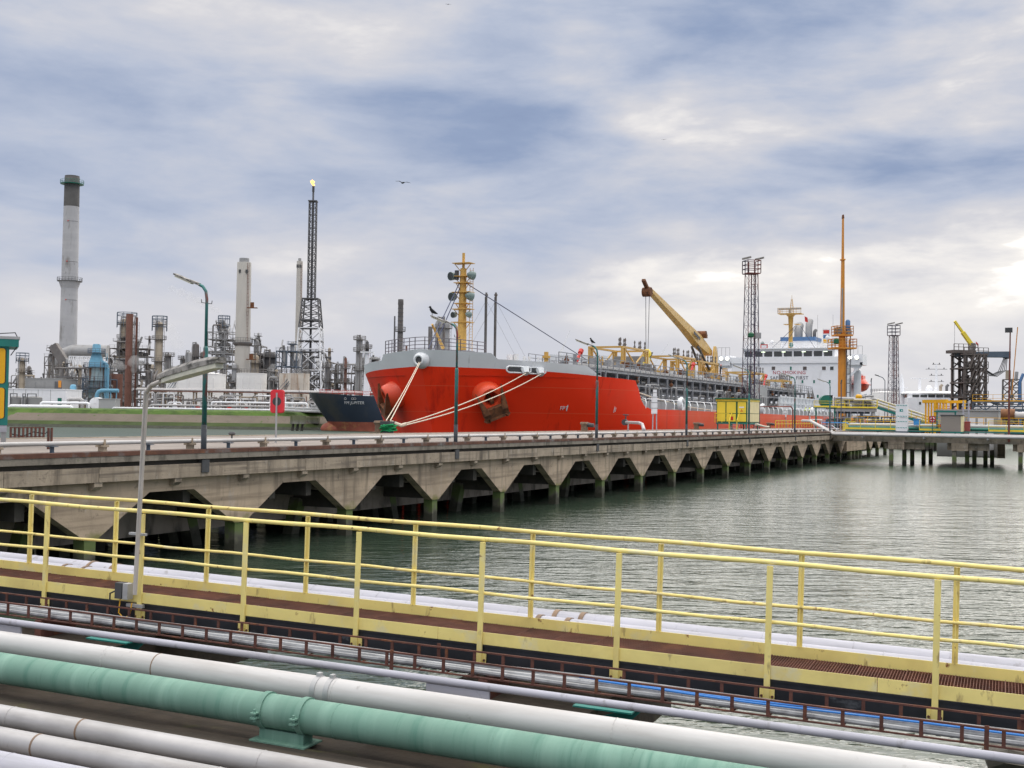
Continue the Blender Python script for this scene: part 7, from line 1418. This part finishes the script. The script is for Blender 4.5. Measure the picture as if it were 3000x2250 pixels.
# slim street lamp poles
for px, yb, yt, Y, lab in ((2592, 1235, 1104, 150, 'slim curved street lamp left of the far light tower'), (2552, 1220, 1110, 170, 'short dark lamp pole right of the orange lifeboat'), (2464, 1240, 1115, 133, 'grey square sensor pole in front of the orange column')):
    c = at(px, yb, Y); t = thing('lamp_pole', lab, 'lamp post', (c.x, c.y, DECK-.3)); h_ = Zat(px, yt, Y)-DECK+.3; b = MB()
    if px == 2592: b.path([(0, 0, 0), (0, 0, h_-.5), (-.3, 0, h_-.1), (-1.3, 0, h_+.25)], .05, 7)
    else: b.path([(0, 0, 0), (0, 0, h_)], .06, 7)
    b.build('pole', M['steel_b'], t, True); b = MB(); b.bar((-1.3 if px == 2592 else -.05, 0, h_+(.25 if px == 2592 else -.4)), (-.8 if px == 2592 else .05, 0, h_+(.1 if px == 2592 else .1)), .2, .1); b.build('lamp_head', M['darkgrey'], t)
# ============================================================ dark loading tower
Y = 192; k = mps(Y); c = at(2838, 1235, Y); dt_ = thing('loading_tower', 'dark rusty steel loading tower with stairs and a yellow jib', 'tower', (c.x, c.y, DECK), R(10)); z = lambda y: Zat(2838, y, Y)-DECK; M['lt'] = mat('brown_black_steel', (.12, .10, .09), .75, 0, .3, .4)
q = 33*k; HT = z(1036)
for sx_ in (-1, -.3, .35, 1):
    for sy_ in (-1, 1): b = MB(); b.bx(sx_*q-.18, sx_*q+.18, sy_*q-.18, sy_*q+.18, 0, HT); b.build('column', M['lt'], dt_)
for yy in (1165, 1122, 1080, 1040): b = MB(); b.bx(-q-.3, q+.3, -q-.3, q+.3, z(yy)-.12, z(yy)+.1); b.build('floor', M['lt'], dt_); railing([(-q-.3, -q-.3, z(yy)+.1), (q+.3, -q-.3, z(yy)+.1)], 1.0, 'lt', dt_, .9, .04, 2)
b = MB()
for i, (ya, yb) in enumerate(((1165, 1122), (1122, 1080), (1080, 1040), (1195, 1165))):
    for d_ in (-q, q): s_ = 1 if i % 2 else -1; b.bar((-q*s_, d_, z(ya)), (q*s_, d_, z(yb)), .22); b.bar((-q*s_*.4, d_, z(ya)), (q*s_, d_, (z(ya)+z(yb))/2), .16); b.bar((q*s_, d_, z(ya)), (-q*s_*.2, d_, z(yb)), .18)
stuff(b.build('bracing', M['lt'], dt_))
for i, (ya, yb) in enumerate(((1165, 1122), (1122, 1080), (1080, 1040))):
    for j in range(4): b = MB(); o_ = j*.55; b.bar((-q+.5+o_, -q-.5-j*.05, z(ya)), (q-2.2+o_, -q-.5-j*.05, z(yb)), .22); b.build('stair_flight', M['lt'], dt_)
for i in range(6): b = MB(); x = rndp.uniform(-q, q*.6); r_ = rndp.uniform(.12, .3); b.path([(x, rndp.uniform(-q, q), 0), (x, 0, HT*rndp.uniform(.5, .95))], r_, 8); b.build('riser', M[rndp.choice(('lt', 'steel_d', 'steel', 'lt'))], dt_, True)
b = MB(); b.bx(-q-1.6, q*.3, -1.2, 1.2, HT, HT+.5); b.build('top_house', M['lt'], dt_); b = MB(); b.prism([(-q-1.2, HT+.2), (q+5.3, HT+.5), (q+5.3, HT-.7), (q+4.6, HT-.5), (-q, HT-.6)], lambda p, q_, t_: (p, t_, q_), -.7, .7); b.build('boom', M['steel_b'], dt_); railing([(-q-1.5, -1.1, HT+.5), (q*.5, -1.1, HT+.5)], 1, 'lt', dt_, .8, .04, 2)
for i in range(5): b = MB(); e = i*.28; b.path([(q+5.1-e*.3, e*.4, HT-.6), (q+4.9-e, e*.4, HT-2.6-e*.2), (q+3.2-e, e*.4, HT-3.7+e*.1), (q+1.2, e*.4, HT-2.6+e*.2), (q+.1, e*.4, HT-1.5)], .06, 5); b.build('hanging_hose', M['darkgrey'], dt_, True)
b = MB(); ja, jb = Vector((11*k, 0, z(1013))), Vector((-46*k, 0, z(942))); b.bar(ja, ja.lerp(jb, .55), .5, .6); b.build('jib_lower', M['yellow2'], dt_); b = MB(); b.bar(ja.lerp(jb, .55), jb, .3, .38); b.build('jib_upper', M['yellow2'], dt_); b = MB(); b.path([(11*k, 0, HT+.4), (11*k, 0, z(1005))], .5, 10); b.bx(6*k, 15*k, -.7, .7, z(1022), z(1010)); b.build('jib_base', M['lampgrey'], dt_, True); wire(jb, (jb.x, 0, z(1150)), .03, 'steel_l', dt_, 'hoist_wire')
b = MB(); zz_ = z(1000); b.add([(22*k, 0, zz_), (30*k, 0, zz_-.4), (30*k, 0, zz_-.9), (22*k, 0, zz_-.3)], [(0, 1, 2, 3)]); o = b.build('windsock', M['redpaint'], dt_); o.modifiers.new('t', 'SOLIDIFY').thickness = .05
for i in range(6): b = MB(); b.path([(q-.5+i*.1, -1+i*.4, z(1172)), (q+1.4+i*.15, -1+i*.4, z(1172)), (q+4.5+i*.2, -1+i*.4, z(1196)), (q+9, -1+i*.4, z(1198))], .16, 7); b.build('slanting_pipe', M['lt' if i % 2 else 'steel'], dt_, True)
# dark quay block under the tower and pipe bridge to the right
a, c = at(2690, 1320, 176), at(2865, 1320, 176); t = thing('sheet_pile_quay', 'dark mossy sheet pile island under the loading tower', 'quay', (a.x, a.y, 0)); w_ = c.x-a.x
for i in range(int(w_/.9)): b = MB(); b.bx(i*.9, i*.9+.7, 0 if i % 2 else .15, 24, -2, 2.9); b.build('sheet_pile', height_tint(M['dolph'], []) if 'dolph' in M else M.setdefault('dolph', height_tint(mat('sheet_pile_steel', (.06, .052, .045), .9, 0, .3, .6), [((.06, .10, .02), .8, 1.8, .3, .7)])), t)
b = MB(); b.bx(-.2, w_+.2, -.3, 24, 2.9, 3.2); b.build('cap_beam', M['conc_dark'], t)
a, c = at(2850, 1200, 185), at(3100, 1200, 175); t = thing('pipe_bridge', 'grey steel pipe bridge running right from the loading tower', 'pipe bridge', (a.x, a.y, 0), math.atan2(c.y-a.y, c.x-a.x)); w_ = (c-a).length; z0_, z1_ = Zat(2950, 1203, 180), Zat(2950, 1178, 180); b = MB()
for zz_ in (z0_, (z0_+z1_)/2, z1_): b.bar((0, 0, zz_), (w_, 0, zz_), .22)
for i in range(int(w_/2)): b.bar((i*2, 0, z0_), (i*2+2, 0, z1_), .12) if i % 2 else b.bar((i*2, 0, z1_), (i*2+2, 0, z0_), .12); b.bar((i*2, 0, z0_), (i*2, 0, z1_), .12)
stuff(b.build('truss', M['steel_b'], t)); yrail(0, w_, -.1, z1_+.1, t, 1.1, 'amber')
for i in range(5): b = MB(); b.path([(0, .5+i*.4, z0_+.3+.1*i), (w_, .5+i*.4, z0_+.3+.1*i)], .15, 7); b.build('pipe', M[('white', 'alu', 'steel')[i % 3]], t, True)
for i in range(4): b = MB(); b.bx(4+i*8, 4.5+i*8, .2, .8, -1, z0_); b.build('pier', M['conc_dark'], t)
Y = 205; a = at(2964, 1200, Y); t = thing('blue_loading_arm', 'grey lattice tower with a blue loading arm at the right edge', 'loading arm', (a.x, a.y, DECK), R(20)); k = mps(Y); HT = Zat(2964, 1112, Y)-DECK; lattice('tower', t, 0, HT, 36*k, 34*k, 6, 'steel', .22, .15)
b = MB(); b.path([(.6, -1.2, 0), (.6, -1.2, HT-.6), (1.4, -1.2, HT+1)], .26, 8); b.build('blue_arm', M['midblue'], t, True); b = MB(); b.path([(-.8, 0, HT), (-.8, 0, HT+1.6)], .45, 10); b.build('top_drum', M['buff'], t, True); b = MB(); b.path([(.9, 0, HT-.2), (1.1, 0, HT+1.4)], .3, 8); b.build('swivel', M['steel_l'], t, True)
# ============================================================ black hulled ship behind the trestle
BO = at(2628, 1200, 262); bs_ = thing('black_ship', 'black hulled chemical tanker with white bridge behind the trestle', 'ship', (BO.x, BO.y, 0), R(-12)); k = mps(262); z = lambda y: Zat(2700, y, 262)
b = MB(); HP = [(0, .2, z(1192)), (1.5, 2.6, z(1193)), (4, 5, z(1197)), (8, 7.5, z(1203)), (14, 8.6, z(1209)), (22, 9, z(1211)), (60, 9, z(1211))]
for (x, w_, zt) in HP: b.v += [(x+2.4*(1-min(1, x/14)), -w_*.72 if x < 14 else -w_, -1), (x, -w_, zt), (x, w_, zt), (x+2.4*(1-min(1, x/14)), w_*.72 if x < 14 else w_, -1)]
for i in range(len(HP)-1):
    for j in range(3): b.f.append((i*4+j, (i+1)*4+j, (i+1)*4+j+1, i*4+j+1))
b.build('hull', M['black'], bs_)
me = text_mesh('Stolt Greb', 1.15, .02, 1.0, .3); me.materials.append(M['print_w']); o = bpy.data.objects.new('lettering', me); COL.objects.link(o); o.parent = bs_; q = Matrix.Rotation(R(12), 3, 'Z') @ (at(2705, 1219, 254)-Vector((BO.x, BO.y, 0))); o.matrix_local = Matrix.Translation((q.x, -9.08, q.z)) @ Matrix.Rotation(R(90), 4, 'X')
b = MB(); x0_ = 70*k; b.bx(x0_-4, x0_+9.5, -7, 7, 4, z(1167)); b.build('accommodation_block', M['white'], bs_)
b = MB(); b.bx(x0_-3.6, x0_+9.2, -6.6, 6.6, z(1167), z(1157)); wh2 = b.build('wheelhouse', M['white'], bs_)
for i in range(7): b = MB(); b.bx(x0_-2.9+i*1.65, x0_-1.5+i*1.65, -6.66, -6.61, z(1166), z(1158.5)); b.build('window', M['glass'], wh2)
b = MB(); b.lathe([(7.2, z(1157)), (7.6, z(1154)), (7.0, z(1150)), (6.2, z(1148))], 24, (x0_+2.8, 0, 0)); b.build('bridge_roof', M['white'], bs_, True)
for yy, px in ((1183, 2680), (1183, 2780)): b = MB(); x = (px-2628)*k; b.bx(x-.2, x+.25, -7.06, -7.01, z(yy)-.3, z(yy)+.3); b.build('window', M['glass'], bs_)
b = MB(); xm = (2737-2628)*k; b.path([(xm, 0, z(1148)), (xm, 0, z(1066))], [.45, .14], 8); mst = b.build('signal_mast', M['white'], bs_, True)
for yy, w_ in ((1068, .9), (1082, 2.3), (1100, 1.5), (1118, 1.6)): b = MB(); b.bar((xm-w_, 0, z(yy)), (xm+w_, 0, z(yy)), .10); b.bx(xm-w_*.7-.1, xm-w_*.7+.1, -.1, .1, z(yy), z(yy)+.35); b.bx(xm+w_*.7-.1, xm+w_*.7+.1, -.1, .1, z(yy), z(yy)+.35); b.build('yardarm', M['steel_d'], mst)
b = MB(); xr = (2691-2628)*k; b.path([(xr, 0, z(1148)), (xr, 0, z(1111))], .3, 8); b.bx(xr-2, xr+2, -.15, .15, z(1110), z(1108)); b.build('radar', M['white'], bs_, True)
b = MB(); b.ball((xm-1.7, -1, z(1141)), .75, 12, 8, 1.2); b.build('satellite_dome', M['white'], bs_, True)
for dx, m in ((.9, 'buff'), (2.2, 'steel_d')): b = MB(); b.path([(xm+dx, 0, z(1148)), (xm+dx, 0, z(1132)), (xm+dx+.4, 0, z(1127))], .3, 8); b.build('funnel_pipe', M[m], bs_, True)
for px, m, yt in ((2651, 'brown', 1152), (2665, 'buff', 1152), (2693, 'mast_rust', 1165)): x = (px-2628)*k; b = MB(); b.path([(x, -2, z(1210)), (x, -2, z(yt))], .4, 8); b.build('derrick_post', M[m], bs_, True)
b = MB(); x = (2640-2628)*k; b.path([(x, 0, z(1195)), (x, 0, z(1120)), (x, 0, z(1097))], [.75, .55, .12], 10); b.bx(x-1.3, x+1.3, -.4, .4, z(1138), z(1136)); b.build('foremast', M['white'], bs_, True)
railing([((2651-2628)*k, -2, z(1176)), ((2665-2628)*k, -2, z(1176))], 1.2, 'mast_rust', bs_, 1, .08, 2, 'red_frame'); railing([(2, -3.4, z(1195)), (8, -7.4, z(1203)), (22, -8.8, z(1211))], 1.0, 'redpaint', bs_, 1.5, .05, 2)
roundtank('pale_tank', 'pale white storage tank behind the far light tower', 2552, 2640, 1152, 430, 'tank', .12, True, group='storage tanks') if True else None

# ============================================================ people and birds
def skinned(name, nodes, edges, m, parent, root=0, sub=1):
    me = bpy.data.meshes.new(name); me.from_pydata([n[0] for n in nodes], edges, []); o = bpy.data.objects.new(name, me); COL.objects.link(o); o.parent = parent
    sk = o.modifiers.new('skin', 'SKIN'); sk.use_smooth_shade = True
    for i, n in enumerate(nodes): r_ = n[1] if isinstance(n[1], tuple) else (n[1], n[1]); me.skin_vertices[0].data[i].radius = r_; me.skin_vertices[0].data[i].use_root = (i == root)
    s_ = o.modifiers.new('sub', 'SUBSURF'); s_.levels = sub; s_.render_levels = sub; me.materials.append(m); return o
def person(loc, rot, label, cloth, helmet, lean=.0, arm=.35):
    t = thing('person', label, 'person', loc, rot); n = [((0, 0, .95), (.16, .11)), ((0, lean*.4, 1.15), (.15, .10)), ((0, lean, 1.42), (.19, .11)), ((0, lean*1.05, 1.52), .06), ((0, lean*1.1, 1.58), .055)]; e = [(0, 1), (1, 2), (2, 3), (3, 4)]
    for s_ in (-1, 1):
        i = len(n); n += [((s_*.09, 0, .88), (.10, .10)), ((s_*.11, .03*s_, .48), .068), ((s_*.12, -.04*s_, .09), .048), ((s_*.13, -.04*s_+.14, .04), .04)]; e += [(0, i), (i, i+1), (i+1, i+2), (i+2, i+3)]
        i = len(n); n += [((s_*.20, lean, 1.42), .062), ((s_*.27, lean+.04, 1.15), .05), ((s_*.22, lean+arm*.9, 1.08+arm*.15), .036), ((s_*.21, lean+arm*1.05, 1.08+arm*.15), (.035, .02))]; e += [(2, i), (i, i+1), (i+1, i+2), (i+2, i+3)]
        for f_ in range(5):
            j = len(n); d_ = (f_-2)*.018; L_ = (.05, .07, .08, .075, .06)[f_]; n += [((s_*.21+d_, lean+arm*1.05+L_*.6, 1.07+arm*.15), .009), ((s_*.21+d_, lean+arm*1.05+L_, 1.05+arm*.15), .008)]; e += [(i+3, j), (j, j+1)]
    skinned('body', n, e, M[cloth], t); c = Vector((0, lean*1.15+.01, 1.68)); b = MB(); b.ball(c, .10, 12, 8, 1.25); b.ball(c+Vector((0, .105, -.01)), .016, 6, 4); b.ball(c+Vector((.1, 0, 0)), .022, 6, 4); b.ball(c-Vector((.1, 0, 0)), .022, 6, 4); hd_ = b.build('head', M['skin'], t, True)
    b = MB(); b.lathe([(.135, .05), (.125, .055), (.122, .09), (.09, .15), (.03, .175)], 14, c); b.build('helmet', M[helmet], t, True); b = MB()
    for s_ in (-1, 1): b.ball(c+Vector((s_*.035, .093, .015)), .012, 6, 4)
    stuff(b.build('eyes', M['darkgrey'], hd_)); b = MB(); b.bx(c.x-.028, c.x+.028, c.y+.088, c.y+.098, c.z-.062, c.z-.052); b.build('mouth', M['redpaint'], hd_); return t
pw = SWORLD(S3(2356, 1221, 13.2)); ps = SWORLD(S3(2371, 1221, 13.4))
q = S3(2356, 1221, 13.2); q.z = 4.86; person(SWORLD(q), SROT+R(200), 'person in yellow hi-vis jacket and white helmet bending at the ship rail, left one', 'hiviz', 'white', .22)
q = S3(2371, 1221, 13.4); q.z = 4.86; person(SWORLD(q), SROT+R(170), 'person in yellow hi-vis suit and white helmet standing at the ship rail, right one', 'hiviz', 'white', .05)
q = Vector((cu+3.2, -1.2, 11.35)); person(SWORLD(q), SROT+R(160), 'person in dark coat and red helmet standing on the crane platform', 'darkcloth', 'redpaint', .10)
def bird_sit(p, rot, label, m='birdblk', s_=1.0):
    t = thing('bird', label, 'bird', p, rot, 'birds on lamp posts'); b = MB(); b.path([(0, -.20*s_, .07*s_), (0, -.10*s_, .10*s_), (0, .02*s_, .15*s_), (0, .09*s_, .22*s_), (0, .11*s_, .28*s_)], [.012*s_, .045*s_, .07*s_, .055*s_, .035*s_], 9); b.ball((0, .125*s_, .30*s_), .045*s_, 9, 6); b.build('body', M[m], t, True)
    b = MB(); b.path([(0, .16*s_, .30*s_), (0, .225*s_, .285*s_)], [.016*s_, .002], 6); b.build('beak', M['darkgrey'], t)
    for q in (-.025, .025): b = MB(); b.path([(q*s_, .03*s_, .10*s_), (q*s_, .03*s_, 0)], .007*s_, 5); b.build('leg', M['darkgrey'], t)
lp2, lp3 = posts[1].location, posts[2].location; u_ = Vector((-JD.y, JD.x, 0))
bird_sit(lp2+u_*1.2+Vector((0, 0, DECK+5.375)), JR+R(60), 'black bird perched on the lamp in front of the red bow', s_=1.15); bird_sit(lp3+u_*.30+Vector((0, 0, DECK+5.085)), JR+R(60), 'dark bird perched on the lamp post by the white hull letters', s_=1.0)
def bird_fly(px, py, Y, span, label, rot, dih=.25):
    t = thing('seabird', label, 'bird', at(px, py, Y), rot, 'seabirds in flight'); L_ = span*.42; b = MB(); b.path([(0, -L_*.5, 0), (0, -L_*.2, .01), (0, L_*.15, .015), (0, L_*.42, .02), (0, L_*.56, .01)], [.01, span*.045, span*.055, span*.035, .006], 8); b.build('body', M['birdblk'], t, True)
    for s_ in (-1, 1):
        b = MB(); W_ = span/2; P = [(0, .14, 0), (.45, .22, dih*.42), (1, .02, dih*.25), (.5, .02, dih*.40), (0, -.08, 0)]; P = [Vector((s_*a*W_, c*W_, d_*W_)) for a, c, d_ in P]; Q = [p-Vector((0, 0, .014*span)) for p in P]
        b.add(P+Q, [(0, 1, 3, 4), (1, 2, 3), (9, 8, 6, 5), (8, 7, 6), (0, 5, 6, 1), (1, 6, 7, 2), (2, 7, 8, 3), (3, 8, 9, 4)]); b.build('wing', M['birdblk'], t)
    b = MB(); b.add([(-.02, -L_*.45, 0), (.02, -L_*.45, 0), (span*.05, -L_*.72, 0), (-span*.05, -L_*.72, 0), (0, -L_*.5, .01)], [(0, 1, 2, 3), (0, 4, 1), (1, 4, 2), (2, 4, 3), (3, 4, 0)]); b.build('tail', M['birdblk'], t)
bird_fly(1181, 536, 70, 1.0, 'dark seabird gliding right of the flare tower', R(30), .5); bird_fly(1313, 13, 80, .42, 'tiny dark seabird near the top of the sky', R(10), .4); bird_fly(1945, 409, 95, .42, 'tiny dark seabird in the sky over the ship deck', R(-10), .4)
c = JP(685, 1288, DECK); b = MB(); b.path([(0, 0, .30), (0, 0, .36), (0, 0, .42)], [.09, .14, .10], 10); b.path([(0, 0, 0), (0, 0, .3)], .03, 6); t = thing('small_cleat', 'small black mushroom cleat on the jetty right of the first lamp post', 'cleat', JP(679, 1299, DECK)); b.build('head', M['darkgrey'], t, True)
